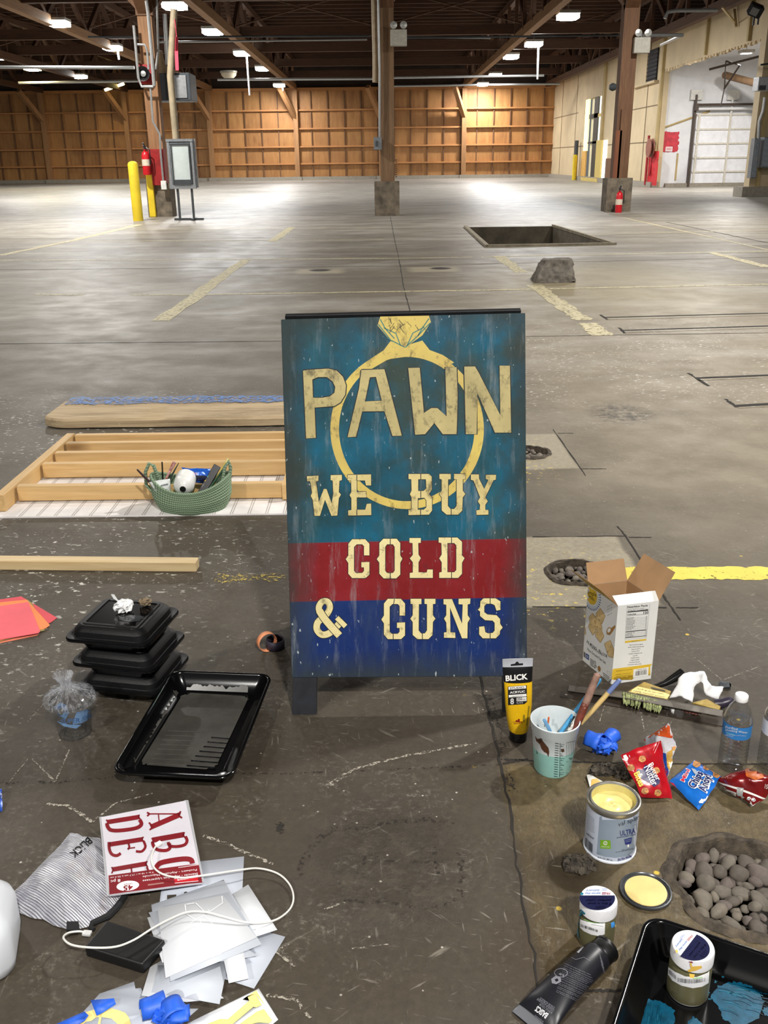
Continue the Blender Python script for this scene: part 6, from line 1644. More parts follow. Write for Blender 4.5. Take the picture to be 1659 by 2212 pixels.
n = NT('cup_teal'); n.col(n.mix(n.rng(n.noise(18, 3), .3, .7), (150, 204, 196), (164, 216, 206))); n.set(Roughness=.4)
m_mcw = mat('cup_milky', (212, 220, 222), .4, 0, .05, 14)
b0 = obj('cup_wall', h, [n.mat, m_mcw, m_mcw], mc, angle=45)
h = MB(); h.add([c + V3(((r_at(zl) - .002) * math.cos(2 * PI * i / 40), (r_at(zl) - .002) * math.sin(2 * PI * i / 40), zl)) for i in range(40)], [tuple(range(40))]); obj('water', h, mat('murky_water', (128, 150, 146), .08), mc)
d = Decal([b0], Z4, .0006)
d.line([(830, 1130), (822, 1535)], 4, 0, step=40)
for i in range(15):
    y = 1136 + i * 28; d.line([(770 - i * 1.1, y), (812 - i, y + 5)], 9, 0); d.line([(818, y + 10), (856 if i % 3 else 880, y + 14)], 4, 0)
    if i % 2: d.text('8oz', (836, y + 8), (34, 3), (0, -13), 0)
d.line([(905, 1130), (1042, 1098)], 4, 0, step=30)
for i in range(7): x = 905 + i * 22; d.line([(x, 1130 - i * 5), (x - 4 - i * 2, 1300 - i * 8)], 2.4, 0, step=40)
for i in range(16): x = 890 + random.uniform(0, 120); y = 1300 + random.uniform(0, 220); d.text(random.choice(('1:2', '4', '3:1', '8', '16')), (x, y), (22, -3), (0, -12), 0)
d.poly([(530, 1048), (560, 1085), (605, 1075), (625, 1110), (690, 1190), (700, 1240), (690, 1300), (672, 1255), (640, 1240), (610, 1205), (590, 1150), (545, 1110)], 1); d.poly([(560, 1088), (600, 1085), (615, 1120), (590, 1130)], 2, lift=.0004); d.poly([(545, 1215), (566, 1262), (552, 1262)], 0); d.poly([(838, 1205), (872, 1200), (880, 1235), (850, 1245)], 1)
d.done('print', [mat('scale_ink', (56, 70, 70), .5), mat('paint_brown', (82, 52, 36), .35), mat('paint_brown_dark', (52, 34, 26), .35)], mc)
d = Decal(zm=Z4, plane=(V3((0, c.y + .052, 0)), V3((0, -1, 0))))


def brush_in(pa, ya, pb, yb, r, nm, label, cat, mats, split=.5, bristle=None):
    a, b2 = PY(Z4[0] + pa[0] / Z4[2], Z4[1] + pa[1] / Z4[2], ya), PY(Z4[0] + pb[0] / Z4[2], Z4[1] + pb[1] / Z4[2], yb)
    o = thing(nm, label, cat, b2); m1 = b2.lerp(a, split); h = MB(); h.tube([b2, b2.lerp(m1, .5), m1], [r * .8, r * 1.05, r], 12); obj('handle', h, mats[0], o)
    h = MB(); h.tube([m1, m1.lerp(a, .6), a.lerp(m1, .06), a], [r, r * .98, r * .95, r * .45], 12); obj('handle_tip', h, mats[1], o)


m_bb = mat('brush_blue', (74, 156, 206), .4, 0, .12, 40, dirt=.6, dirt_c=(206, 220, 224)); m_brn = mat('brush_brown', (150, 118, 104), .5, 0, .15, 60, dirt=.58, dirt_c=(120, 60, 50)); m_rust = mat('brush_rust', (112, 54, 40), .5, 0, .2, 60, dirt=.62, dirt_c=(196, 170, 150))
brush_in((1310, 360), c.y + .055, (835, 1010), c.y + .02, .0062, 'paint_brush', 'blue-handled brush behind the brown one in the measuring cup', 'paintbrush', (m_bb, m_bb), .7)
brush_in((1282, 300), c.y + .022, (990, 1010), c.y - .008, .0088, 'paint_brush', 'thick brown paint-smeared brush handle, tallest in the measuring cup', 'paintbrush', (m_rust, m_brn), .5)
brush_in((1548, 372), c.y + .03, (1080, 900), c.y + .02, .0058, 'paint_brush', 'yellow brush handle with a dusty blue tip leaning furthest out of the measuring cup', 'paintbrush', (mat('brush_cream', (214, 184, 120), .45, 0, .1, 20, dirt=.66, dirt_c=(120, 90, 50)), mat('brush_periwinkle', (110, 128, 178), .4)), .70)
brush_in((636, 850), c.y + .0, (715, 1000), c.y + .0, .0042, 'paint_brush', 'short pale blue brush handle leaning on the inside wall of the measuring cup', 'paintbrush', (mat('brush_paleblue', (110, 160, 200), .4), mat('brush_paleblue', (110, 160, 200), .4)))
brush_in((694, 822), c.y + .03, (684, 900), c.y + .03, .0022, 'paint_brush', 'thin orange brush handle at the back wall of the measuring cup', 'paintbrush', (mat('brush_orange', (212, 100, 50), .4), mat('brush_orange', (212, 100, 50), .4)))
brush_in((1000, 812), c.y + .01, (945, 1000), c.y - .005, .0032, 'paint_brush', 'thin black brush handle between the blue and brown brushes in the measuring cup', 'paintbrush', (m_blk, m_blk))
brush_in((1058, 790), c.y + .012, (930, 990), c.y - .01, .0048, 'paint_brush', 'white brush handle spattered with black between the brown and black ones in the measuring cup', 'paintbrush', (mat('brush_spatter', (226, 224, 216), .4, 0, .1, 60, dirt=.56, dirt_c=(30, 30, 32)), mat('brush_spatter', (226, 224, 216), .4)))

# ---- cracker box
A_, B_, C_ = P(1258.5, 1426), P(1320.5, 1478), P(1406, 1466); D_ = A_ + (C_ - B_); bc = (A_ + C_) / 2
HB = PN(1334, 1309, B_, V3((0, -1, 0))).z
UPV = V3((0, 0, HB))
cb = thing('cracker_box', 'open white and yellow cardboard cracker box standing on the concrete', 'box', bc)
n = NT('carton_print'); x, y, z = n.xyz(); m_cw = mat('carton_white', (232, 232, 228), .45, 0, .03, 6); m_cy = mat('carton_yellow', (226, 188, 60), .45, 0, .04, 8); m_kr = mat('carton_kraft', (168, 132, 94), .8, 0, .06, 10)
th = .0012
h = MB(); Lw = [A_, B_, C_, D_]
for i in range(4):
    a, b2 = Lw[i], Lw[(i + 1) % 4]; nn = (b2 - a).cross(V3((0, 0, 1))).normalized()
    h.add([a, b2, b2 + UPV, a + UPV], [(0, 1, 2, 3)], 0); h.add([a - nn * th, b2 - nn * th, b2 - nn * th + UPV, a - nn * th + UPV], [(3, 2, 1, 0)], 1)
h.add([p + V3((0, 0, .001)) for p in Lw], [(0, 1, 2, 3)], 1)
b0 = obj('carton', h, [m_cw, m_kr], cb, angle=20)


def flap(a, b2, out, L, ang, inn, outm, taper=.0, name='flap', curl=0):
    """flap hinged on a-b2, tilted ang away from upright towards out"""
    dv = (V3((0, 0, 1)) * math.cos(ang) + out * math.sin(ang)) * L; e = (b2 - a) * taper
    q = [a, b2, b2 - e + dv, a + e + dv]; nn = (q[1] - q[0]).cross(q[3] - q[0]).normalized()
    if nn.dot(out) < 0: nn = -nn
    h = MB(); h.hexa([p - nn * .0006 for p in q], [p + nn * .0006 for p in q])
    # first loop = inside (kraft), second = outside print
    h.m[0] = 0; h.m[1] = 1
    for i in range(2, 6): h.m[i] = 0
    return obj(name, h, [inn, outm], cb)


nAB = V3(((B_ - A_).y, -(B_ - A_).x, 0)).normalized(); nBC = V3(((C_ - B_).y, -(C_ - B_).x, 0)).normalized()
At, Bt, Ct, Dt = A_ + UPV, B_ + UPV, C_ + UPV, D_ + UPV
flap(At, Bt, nAB, .084, .80, m_kr, m_cy, 0.0)
flap(Bt, Ct, nBC, .034, -1.08, m_kr, m_cw, -.03)
flap(Ct, Dt, -nAB, .088, .55, m_kr, m_cw, .02)
flap(Dt, At, -nBC, .062, .45, m_kr, m_cy, .02)
d = Decal([b0], Z5, .0004)
d.poly([(792, 1465), (1268, 1404), (1253, 1585), (777, 1652)], 0, lift=.0001); d.poly([(1041, 1470), (1222, 1440), (1216, 1545), (1034, 1568)], 1, lift=.0004)
for i in range(16): x = 1068 + i * 8.2; d.line([(x, 1492 - i * 1.4), (x - 2, 1546 - i * 1.2)], random.choice((2, 3.4, 5)), 2, lift=.0007)
d.text('0 856069 00520', (1076, 1480), (120, -16), (0, -10), 2, 0, .0007)
d.text('Nutrition Facts', (972, 738), (240, -22), (-1, -24), 2, .02)
for y0, w_, x0, x1 in ((786, 12, 968, 1218), (1022, 9, 950, 1198), (832, 3, 966, 1214), (1092, 5, 944, 1190)): d.line([(x0, y0), (x1, y0 - 24)], w_, 2)
d.text('about 7 servings per container', (974, 756), (200, -14), (0, -9), 2); d.text('Serving size   17 crackers (30g)', (972, 774), (245, -18), (0, -11), 2, .01)
d.text('Calories', (968, 824), (104, -10), (0, -18), 2, .02); d.text('150', (1160, 808), (60, -6), (0, -30), 2, .02)
for i in range(13):
    y0 = 862 + i * 17.5 if i < 9 else 1040 + (i - 9) * 17
    d.text(random.choice(('Total Fat 8g', 'Saturated Fat 0.5g', 'Trans Fat 0g', 'Cholesterol 0mg', 'Sodium 220mg', 'Total Carbohydrate 17g', 'Dietary Fiber 2g', 'Protein 3g')), (962 - i * 1.4, y0), (80 + random.uniform(-15, 30), -8), (0, -10), 2); d.line([(960 - i, y0 + 4), (1205 - i, y0 - 18)], 1.4, 2); d.text('%d%%' % random.randint(0, 12), (1188 - i, y0 - 16), (20, -2), (0, -10), 2)
for a, b2 in (((966, 690), (1240, 665)),): d.line([a, b2], 2, 3)
for a, b2 in (((964, 712), (940, 1112)), ((1236, 690), (1196, 1090)), ((940, 1112), (1196, 1090))): d.line([a, b2], 2, 3)
d.poly([(940, 1130), (1195, 1104), (1194, 1124), (938, 1154)], 0, lift=.0002); d.text('ingredients', (1014, 1140), (100, -9), (0, -11), 3, 0, .0004)
for i, (s, w_) in enumerate((('Nut & Seed Flour Blend', 160), ('almonds, sunflower seeds, flax seeds', 190), ('Tapioca Starch', 108), ('Cassava Flour', 100), ('Organic Sunflower Oil', 160), ('Sea Salt', 58), ('Organic Onion', 104), ('Organic Garlic', 104), ('Rosemary Extract', 128), ('contains almonds', 160))):
    y0 = 1180 + i * 26; d.text(s, (1072 - i * 2 - w_ / 2, y0 + 6), (w_, -11), (0, -13), 2)
for i, y0 in enumerate((1494, 1538, 1560, 1590, 1610)): d.text('simplemills.com love your food', (824 + i * 2 - (0 if i else -8), y0), (190 - i * 8, -22), (0, -10), 2, 0, .0004)
# printed front
cen, rx, ry = (545, 588), 64, 108
sh = lambda u, v: (cen[0] + u * rx, cen[1] + v * ry + u * 22)
d.poly([sh(math.cos(t), math.sin(t)) for t in [2 * PI * i / 30 for i in range(30)] if math.sin(t) > -1], 0, lift=.0003)
for r_, cnt, mi, s in ((1.28, 19, 4, .09), (1.6, 21, 5, .12), (1.45, 20, 6, .07)):
    for i in range(cnt):
        t = -.25 + (PI + .5) * i / (cnt - 1); u, v = math.cos(t) * r_, math.sin(t) * r_ * .98
        du, dv_ = math.cos(t) * s, math.sin(t) * s
        q = [sh(u - du * 1.2, v - dv_ * 1.2), sh(u - dv_ * .7, v + du * .7), sh(u + du * 1.2, v + dv_ * 1.2), sh(u + dv_ * .7, v - du * .7)]
        if min(p[0] for p in q) > 446: d.poly(q, mi)
d.text('Simple', (484, 560), (118, 44), (0, -52), 2, .0, .0006); d.text('Mills', (512, 618), (66, 40), (0, -44), 2, .0, .0006)
for q in ([(512, 850), (555, 800), (602, 860), (580, 900), (600, 990), (560, 1062), (506, 960), (528, 900)], [(598, 800), (645, 740), (705, 830), (668, 925), (600, 860)], [(590, 880), (640, 850), (668, 985), (640, 1010), (592, 985)], [(590, 1030), (650, 975), (690, 1075), (650, 1150), (592, 1070)], [(700, 1160), (765, 1125), (808, 1230), (800, 1330), (745, 1310)], [(444, 925), (462, 930), (474, 1055), (444, 1045)]):
    d.line(q + [q[0]], 8, 8, lift=.0002); d.poly(q, 7, lift=.0005)
    m0 = (sum(p[0] for p in q) / len(q), sum(p[1] for p in q) / len(q))
    for i in range(9): x, y = m0[0] + random.uniform(-30, 30), m0[1] + random.uniform(-40, 40); d.poly([(x - 4, y), (x, y - 5), (x + 4, y), (x, y + 5)], 8, lift=.0008)
d.poly([(722, 1010), (745, 965), (780, 975), (826, 940), (828, 968), (795, 1020), (762, 1060), (728, 1050)], 8, lift=.0003); d.poly([(732, 1012), (750, 975), (775, 985), (770, 1015), (745, 1035)], 1, lift=.0006)
for i, ch in enumerate('ALMOND FLOUR'):
    if ch != ' ': d.text(ch, (484 + i * 21, 1150 + i * 16 + 6 * math.sin(i / 11 * PI)), (15, 11), (0, -38), 2, .01)
d.text('- CRACKERS -', (515, 1195), (172, 125), (0, -26), 3, .01); d.text('Fine Ground Sea Salt', (494, 1242), (218, 168), (0, -34), 2, 0)
for i in range(4): d.text('free of', (730, 730 + i * 34), (58, -34), (0, -12), 3)
d.poly([(448, 1256), (468, 1270), (470, 1335), (448, 1318)], 3); d.poly([(474, 1275), (512, 1300), (512, 1362), (474, 1336)], 5); d.line([(482, 1300), (506, 1318)], 5, 1, lift=.0006); d.line([(482, 1318), (506, 1336)], 5, 1, lift=.0006)
for i in range(6): d.line([(526, 1340 + i * 15), (566, 1368 + i * 15)], 6, 3)
d.line([(572, 1372), (580, 1368), (592, 1388), (594, 1405), (570, 1400), (572, 1372)], 5, 2); d.line([(572, 1420), (590, 1418), (600, 1440), (582, 1456), (572, 1430)], 8, 2); d.poly([(616, 1440), (632, 1424), (652, 1455), (650, 1490), (632, 1500), (618, 1475)], 8)
for i in range(4): d.line([(680, 1510 + i * 22), (760, 1570 + i * 22)], 7, 3)
d.line([(730, 1486), (768, 1512), (764, 1545), (728, 1520), (730, 1486)], 2, 3)
d.done('print', [m_cy, m_paperw, m_ink, m_grey_ink, mat('print_skyblue', (150, 190, 214), .5), mat('print_indigo', (52, 78, 140), .5), mat('print_midblue', (100, 140, 186), .5), mat('cracker_tan', (214, 186, 132), .6, 0, .1, 60), mat('cracker_brown', (166, 122, 66), .6)], cb)

# ---- flat dark strip on the floor and a pale rule lying across the brushes
ZR2 = (1200, 1470, 1659 / 400)
R2_ = lambda x, y, z: P(ZR2[0] + x / ZR2[2], ZR2[1] + y / ZR2[2], z)
o = thing('dark_strip', 'flat dark strip with a pale dot at one end, lying under the wide brushes', 'metal strip', R2_(700, 220, 0))
q = [R2_(40, 142, .002), R2_(1500, 408, .002), R2_(1510, 335, .002), R2_(56, 92, .002)]
h = MB(); h.hexa([p - V3((0, 0, .002)) for p in q], q); obj('strip', h, mat('strip_dark', (58, 50, 43), .5, .3, .2, 30), o)
q = R2_(95, 127, .0026); h = MB(); h.flat([q + V3((.0035 * math.cos(x), .0035 * math.sin(x), 0)) for x in [2 * PI * i / 14 for i in range(14)]]); obj('hole', h, mat('hole_pale', (150, 144, 134), .6), o)  # pale dot laid on the end of the dark strip
q = [R2_(110, 90, .005), R2_(600, 153, .019), R2_(1490, 322, .024), R2_(1502, 268, .024), R2_(650, 103, .019), R2_(122, 40, .005)]
h = MB(); h.hexa([p - V3((0, 0, .0016)) for p in q], q); tag(obj('metal_rule', h, mat('rule_grey', (112, 106, 98), .4, .5, .12, 30), flat=True), 'long grey metal rule resting across the two wide brushes', 'ruler')


def G6(x, y, z=0): return P(ZG[0] + x / ZG[2], ZG[1] + y / ZG[2], z)


# ---- wide brushes
def wide_brush(label, fer, bri, hnd, m_f, m_b, m_h, z=.006):
    o = thing('wide_brush', label, 'paintbrush', G6(*fer[0]))
    q = [G6(x, y, z + .012) for x, y in fer]; h = MB(); h.hexa([p - V3((0, 0, .014)) for p in q], q); b_ = obj('ferrule', h, m_f, o, bevel=.002)
    q = [G6(x, y, z) for x, y in bri]; h = MB(); nb = 16; a, b2, c2, d2 = q
    for i in range(nb):
        for j in range(2):
            u = (i + .5) / nb; s0 = a.lerp(b2, u) + V3((0, 0, .004 + .005 * j)); s1 = d2.lerp(c2, u) + V3((random.uniform(-.006, .006), random.uniform(-.004, .004), .002 + .006 * random.random())); h.tube([s0, s0.lerp(s1, .5) + V3((0, 0, .003)), s1], [.0045, .004, .0015], 6)
    obj('bristle', h, m_b, o)
    h = MB(); h.tube([G6(*p, z=zz_) for p, zz_, r in hnd], [r for p, zz_, r in hnd], 14); obj('handle', h, m_h, o)
    return o, b_


m_brass = mat('ferrule_brass', (176, 152, 84), .3, .6, .15, 40)
o, b_ = wide_brush('wide brush with cream label and pale green-black bristles, nearer the cracker box', [(565, 265), (870, 340), (905, 262), (690, 188)], [(520, 300), (840, 375), (815, 446), (522, 372)], [((760, 232), .010, .006), ((850, 205), .016, .008), ((920, 165), .026, .0115), ((990, 122), .036, .0135)], m_brass, mat('bristle_green', (120, 126, 84), .8, 0, .5, 80), mat('handle_gloss_black', (22, 22, 22), .12))
d = Decal([b_], ZG, .0008); d.poly([(572, 268), (868, 326), (905, 290), (640, 228)], 0, cell=40); d.text('100% natural bristle', (610, 268), (240, 50), (4, -9), 1, 0, .0004); d.text('soft grip varnish', (640, 250), (200, 42), (4, -8), 1, 0, .0004); d.poly([(740, 232), (850, 258), (862, 270), (752, 246)], 1, lift=.0004); d.done('label', [mat('label_cream', (226, 208, 136), .5, 0, .08, 60), mat('label_ink', (50, 44, 30), .5)], o)
wide_brush('wide brush with brassy ferrule and reddish bristles, towards the water bottles', [(1065, 350), (1280, 405), (1292, 380), (1180, 322)], [(1010, 405), (1140, 440), (1120, 462), (985, 430)], [((1245, 365), .010, .014), ((1300, 360), .014, .012), ((1345, 345), .02, .012), ((1382, 330), .024, .009)], m_brass, mat('bristle_red', (108, 64, 56), .7, 0, .4, 80), mat('handle_plum', (44, 38, 54), .35))
q = G6(1328, 222, .006); h = MB(); h.tube([q + V3((-.012, .01, 0)), q, q + V3((.01, -.004, .004))], [.010, .011, .0105], 6); o = thing('metal_nut', 'small dark hexagonal nut-like cap beyond the white rag', 'cap', q); obj('body', h, m_dgrey, o, bevel=.001)
h = MB(); h.lathe([(.0, 0), (.0055, 0)], c=q + V3((.0106, -.0046, .0045)), n=12, R=Matrix.Rotation(PI / 2, 3, 'Y')); obj('bore', h, m_blk, o)


# ---- white rag draped like an arch over the brushes
def ribbon(rows, name, label, cat, m, seed=0, amp=.004, nv=5, solid=.001, parent=None, nu=26, angle=30):
    k = len(rows)

    def fn(u, v):
        t = u * (k - 1); i = min(int(t), k - 2); f_ = t - i; f_ = f_ * f_ * (3 - 2 * f_)
        L = rows[i][0].lerp(rows[i + 1][0], f_); R__ = rows[i][1].lerp(rows[i + 1][1], f_); p = L.lerp(R__, v) + V3((0, 0, .012 * math.sin(PI * v) * (1 if solid else 1)))
        p += noise.noise_vector(p * 55 + V3((seed, 0, seed))) * amp; return V3((p.x, p.y, max(p.z, .002)))
    h = MB(); h.grid(fn, nu, nv); o = obj(name, h, m, parent, solid=solid, angle=angle)
    return tag(o, label, cat) if label else o


ribbon([(G6(890, 320, .016), G6(1060, 358, .016)), (G6(930, 250, .04), G6(1080, 290, .034)), (G6(985, 125, .07), G6(1100, 200, .055)), (G6(1080, 120, .075), G6(1130, 185, .06)), (G6(1160, 120, .06), G6(1135, 190, .05)), (G6(1185, 190, .04), G6(1150, 215, .04)), (G6(1215, 225, .032), G6(1175, 300, .014)), (G6(1320, 232, .026), G6(1275, 325, .006))], 'white_rag', 'white cloth scrap bridging over the two wide brushes', 'rag', mat('rag_white', (244, 244, 244), .75, 0, .02), 3, .006, 8)
ribbon([(G6(880, 372, .008), G6(890, 388, .004)), (G6(920, 378, .012), G6(905, 430, .004)), (G6(950, 392, .008), G6(925, 442, .003))], 'tissue_scrap', 'small white scrap poking out beneath the dark strip', 'scrap', mat('rag_white', (244, 244, 244), .75, 0, .02), 5, .003, 4)

# ---- blue tape wad by the cup
tape_wad('tape_wad', 'crumpled ball of blue masking tape on the concrete beside the measuring cup', P(1300, 1626), 1.28, 5, [(.016, .012, .024, .013, .030, .8, -.5, 3.4), (-.016, .006, .022, .016, .030, -.6, .2, 3.3), (.004, -.012, .014, .014, .026, .3, -.9, 2.2), (.014, -.006, .012, .012, .026, 1.3, -.4, 2.9)])

# ---- snack bags
m_sk = mat('cookie_tan', (176, 122, 66), .6, 0, .25, 120)


def pouch(pts6, zs, bulge, seed, label, m, amp=.004, n=18, freq=32):
    q = [G6(x, y, z) for (x, y), z in zip(pts6, zs)]; o = thing('snack_bag', label, 'snack bag', sum(q, V3((0, 0, 0))) / 4); o.location.z = 0; _emat[o] = Matrix.Translation(o.location)
    h = bag(q, bulge, seed, n, amp=amp, freq=freq); b_ = obj('pouch', h, m, o, angle=50); return o, b_


def cookies(d, lst, mi=0, ch=1, r=20):
    for x, y in lst:
        d.poly([(x + r * (1 + .12 * math.sin(i * 2.3)) * math.cos(i * PI / 7), y + r * .92 * math.sin(i * PI / 7)) for i in range(14)], mi, lift=.0003)
        for i in range(6): a, b2 = x + random.uniform(-.6, .6) * r, y + random.uniform(-.6, .6) * r; d.poly([(a - 3, b2 - 2), (a + 3, b2 - 3), (a + 2, b2 + 3), (a - 2, b2 + 2)], ch, lift=.0007)


foil = lambda nm, c: mat(nm, c, .22, .15, .12, 26)
# orange and white bag at the back
o, b0 = pouch([(690, 650), (878, 512), (945, 700), (868, 950)], [.02, .13, .07, .004], .016, 11, 'orange, white and blue snack bag standing crumpled behind the red one', foil('foil_white', (222, 222, 226)), .006)
d = Decal([b0], ZG, .0012); d.poly([(776, 600), (874, 512), (905, 555), (918, 632), (850, 618), (780, 610)], 0, cell=18); d.poly([(868, 745), (935, 700), (930, 800), (895, 890), (868, 850)], 1, cell=18); d.poly([(822, 740), (862, 750), (872, 850), (890, 900), (860, 945), (815, 945)], 2, cell=18); d.text('MINI', (890, 915), (-44, -80), (-50, 26), 3, .02, .0008); d.poly([(905, 700), (935, 690), (940, 712), (910, 720)], 4, lift=.0006); d.done('print', [foil('foil_orange', (222, 92, 36)), foil('foil_gold', (214, 170, 84)), foil('foil_blue2', (44, 90, 190)), mat('mark_crimson', (180, 40, 60), .4), m_sk], o)
# red bag
o, b0 = pouch([(505, 765), (816, 648), (908, 1100), (672, 1092)], [.075, .085, .006, .008], .014, 14, 'red cookie bag lying propped with yellow and white lettering, nearest the paint can', foil('foil_red', (176, 20, 32)), .003)
d = Decal([b0], ZG, .0011)
d.poly([(675, 880), (700, 838), (735, 850), (770, 900), (815, 960), (812, 985), (770, 1012), (735, 985), (690, 960), (650, 935), (628, 900), (640, 870)], 1, cell=18)
d.text('Nutter', (688, 862), (66, 146), (52, -28), 0, .01, .0006); d.text('Butter', (722, 838), (66, 130), (36, -20), 0, .01, .0006); d.text('&', (640, 915), (20, 30), (30, -18), 0, .02, .0007)
d.text('Bites', (612, 905), (48, 108), (40, -20), 2, .03, .0007)
cookies(d, [(676, 795), (590, 862), (698, 1042), (798, 1056), (785, 885)], 3, 4, 28)
d.poly([(528, 770), (550, 762), (568, 788), (560, 812), (540, 806)], 0, lift=.0003); d.line([(575, 765), (580, 780)], 4, 0); d.text('90 170', (546, 820), (28, 34), (12, -8), 0, .01); d.line([(810, 660), (770, 750)], 5, 5); d.line([(795, 655), (760, 730)], 3, 5); d.done('print', [m_paperw, mat('print_violet', (36, 26, 84), .4), mat('print_lemon', (240, 206, 60), .4), m_sk, mat('cookie_dark', (96, 60, 34), .6), mat('foil_glint', (226, 150, 150), .3)], o)
# blue bag
o, b0 = pouch([(884, 965), (1085, 800), (1292, 935), (1118, 1192)], [.02, .035, .03, .004], .014, 21, 'bright blue mini cookie bag lying flat beside the red one', foil('foil_azure', (30, 112, 206)), .0026)
d = Decal([b0], ZG, .0011); cookies(d, [(1102, 835), (1182, 858), (1256, 915)], 3, 4, 30)
d.text('Chips', (1088, 1036), (70, -126), (-60, -32), 0, .09, .0007); d.text('Ahoy!', (1172, 1064), (48, -136), (-66, -22), 0, .09, .0007); d.text('Chips', (1085, 1031), (67, -120), (-54, -29), 1, .03, .0012); d.text('Ahoy!', (1169, 1058), (45, -130), (-60, -20), 1, .03, .0012)
d.text('Mini', (1006, 980), (48, -98), (-34, -16), 0, .05, .0006); d.text('Mini', (1004, 976), (46, -92), (-28, -13), 2, .02, .0010)
d.poly([(876, 968), (925, 985), (930, 1020), (890, 1000)], 2, cell=20); d.poly([(1118, 1130), (1140, 1105), (1158, 1118), (1148, 1138), (1124, 1140)], 0, lift=.0003)
for i in range(3): d.poly([(1150 + i * 20, 1112 - i * 12), (1164 + i * 20, 1104 - i * 12), (1170 + i * 20, 1118 - i * 12), (1156 + i * 20, 1126 - i * 12)], 0, lift=.0003)
d.poly([(1060, 870), (1090, 878), (1132, 930), (1150, 960), (1120, 945), (1080, 905)], 5, lift=.0009)
d.done('print', [m_paperw, mat('print_navy', (16, 30, 96), .35), mat('print_rose', (200, 40, 70), .4), m_sk, mat('cookie_dark', (96, 60, 34), .6), mat('foil_shine', (206, 220, 236), .15, .4)], o)
# dark red bag
o, b0 = pouch([(1248, 955), (1495, 872), (1800, 950), (1560, 1172)], [.016, .055, .05, .008], .034, 31, 'dark red snack bag with white stripes at the feet of the water bottles', foil('foil_maroon', (120, 20, 22)), .007, 20, 26)
d = Decal([b0], ZG, .0013); d.poly([(1262, 968), (1275, 972), (1440, 1020), (1660, 1108), (1660, 1122), (1430, 1034), (1262, 980)], 0, cell=24); d.poly([(1270, 1005), (1320, 1020), (1412, 1055), (1410, 1066), (1316, 1032)], 0, cell=24)
d.poly([(1352, 1040), (1405, 1056), (1412, 1080), (1356, 1060)], 0, lift=.0002, cell=20); d.text('||||', (1366, 1058), (30, 10), (0, -12), 2, .02, .0007); d.poly([(1416, 1010), (1470, 1020), (1462, 1080), (1452, 1140), (1415, 1110)], 1, cell=20); d.poly([(1480, 1130), (1560, 1150), (1640, 1150), (1640, 1172), (1545, 1172), (1490, 1160)], 0, cell=20)
d.poly([(1480, 880), (1520, 862), (1600, 885), (1630, 940), (1560, 960), (1490, 930)], 3, cell=20); d.text('150', (1628, 1020), (36, 12), (8, -36), 0, .0, .0006); d.text('PER BAG', (1300, 945), (80, 4), (2, -10), 4); cookies(d, [(1510, 1100), (1545, 1112)], 5, 6, 14); d.done('print', [m_paperw, mat('foil_silver', (210, 212, 214), .25, .4), m_ink, mat('foil_amber', (166, 84, 36), .35, 0, .3, 50), mat('print_pink', (190, 120, 110), .4), m_paperw, mat('print_navy', (16, 30, 96), .35)], o)

# ---- water bottles
m_pet = clear('bottle_clear', (252, 253, 254), .2, .04)


def bottle(base_px, cap_px, label, lab_c, left):
    c = P(*base_px); c = V3((c.x, c.y, 0)); H = PY(*cap_px, c.y).z
    o = thing('water_bottle', label, 'bottle', c); r = .0325; s = H / .203
    prof = [(.0, .008), (.012, .004), (.022, .0), (.029, .003), (.0325, .012)]
    z = .016
    while z < .088: prof += [(r, z), (r - .0016, z + .0035), (r, z + .007)]; z += .0095
    zl0, zl1 = .098, .132
    prof += [(r - .001, .094), (r - .001, zl0), (r - .001, zl1), (r, .137), (r - .001, .142), (r - .003, .150), (.024, .167), (.0165, .179), (.0135, .185), (.0135, .190)]
    prof = [(a, b2 * s) for a, b2 in prof]
    h = MB(); h.shell(prof, c=c, n=44); obj('bottle_wall', h, m_pet, o, angle=70)
    wl = [(a * .97, b2) for a, b2 in prof if b2 < .15 * s]; h = MB(); h.shell([(0, .009)] + wl[2:] + [(0, .15 * s)], c=c, n=36); obj('water', h, clear('water_clear', (246, 248, 250), .05, .02), o, angle=70)
    h = MB(); h.lathe([(.0145, .188 * s), (.015, .189 * s), (.015, .201 * s), (.0135, H), (.0, H)], c=c, n=36); obj('cap', h, mat('cap_white', (240, 240, 240), .4), o)
    az0 = math.atan2(CAMP.y - c.y, CAMP.x - c.x); h = MB(); h.grid(lambda u, v: c + V3(((r - .0003) * math.cos(az0 + (u - .5) * 3.7), (r - .0003) * math.sin(az0 + (u - .5) * 3.7), (zl0 + (zl1 - zl0) * v) * s)), 40, 3); b_ = obj('label_band', h, lab_c, o)
    return o, b_


o, b0 = bottle((1580, 1657), (1599, 1500), 'water bottle with a blue label and white cap, standing behind the blue bag', mat('label_blue', (48, 128, 198), .35, 0, .06, 12), 0)
d = Decal([b0], ZW, .0005); d.text('Purified', (690, 730), (202, 40), (4, -40), 0, .0); d.text('Drinking Water', (690, 780), (372, 46), (4, -36), 0, .0); d.text('NET 16.9 FL OZ (1.06 PT) 500 mL', (700, 852), (340, 20), (2, -14), 0); d.text('prepared by reverse osmosis', (640, 850), (180, 34), (2, -12), 0); d.text('Kp', (622, 660), (34, 0), (0, -20), 1, .02); d.text('gs', (628, 700), (30, 2), (0, -20), 1, .02); d.line([(700, 810), (840, 850)], 12, 2); d.done('lettering', [m_paperw, mat('label_navy', (20, 50, 110), .5), mat('label_aqua', (120, 196, 214), .4)], o)
o, b0 = bottle((1664, 1662), (1673, 1490), 'second water bottle, its white label cut by the edge of the view', mat('label_whitish', (222, 226, 232), .35, 0, .04, 12), 0)
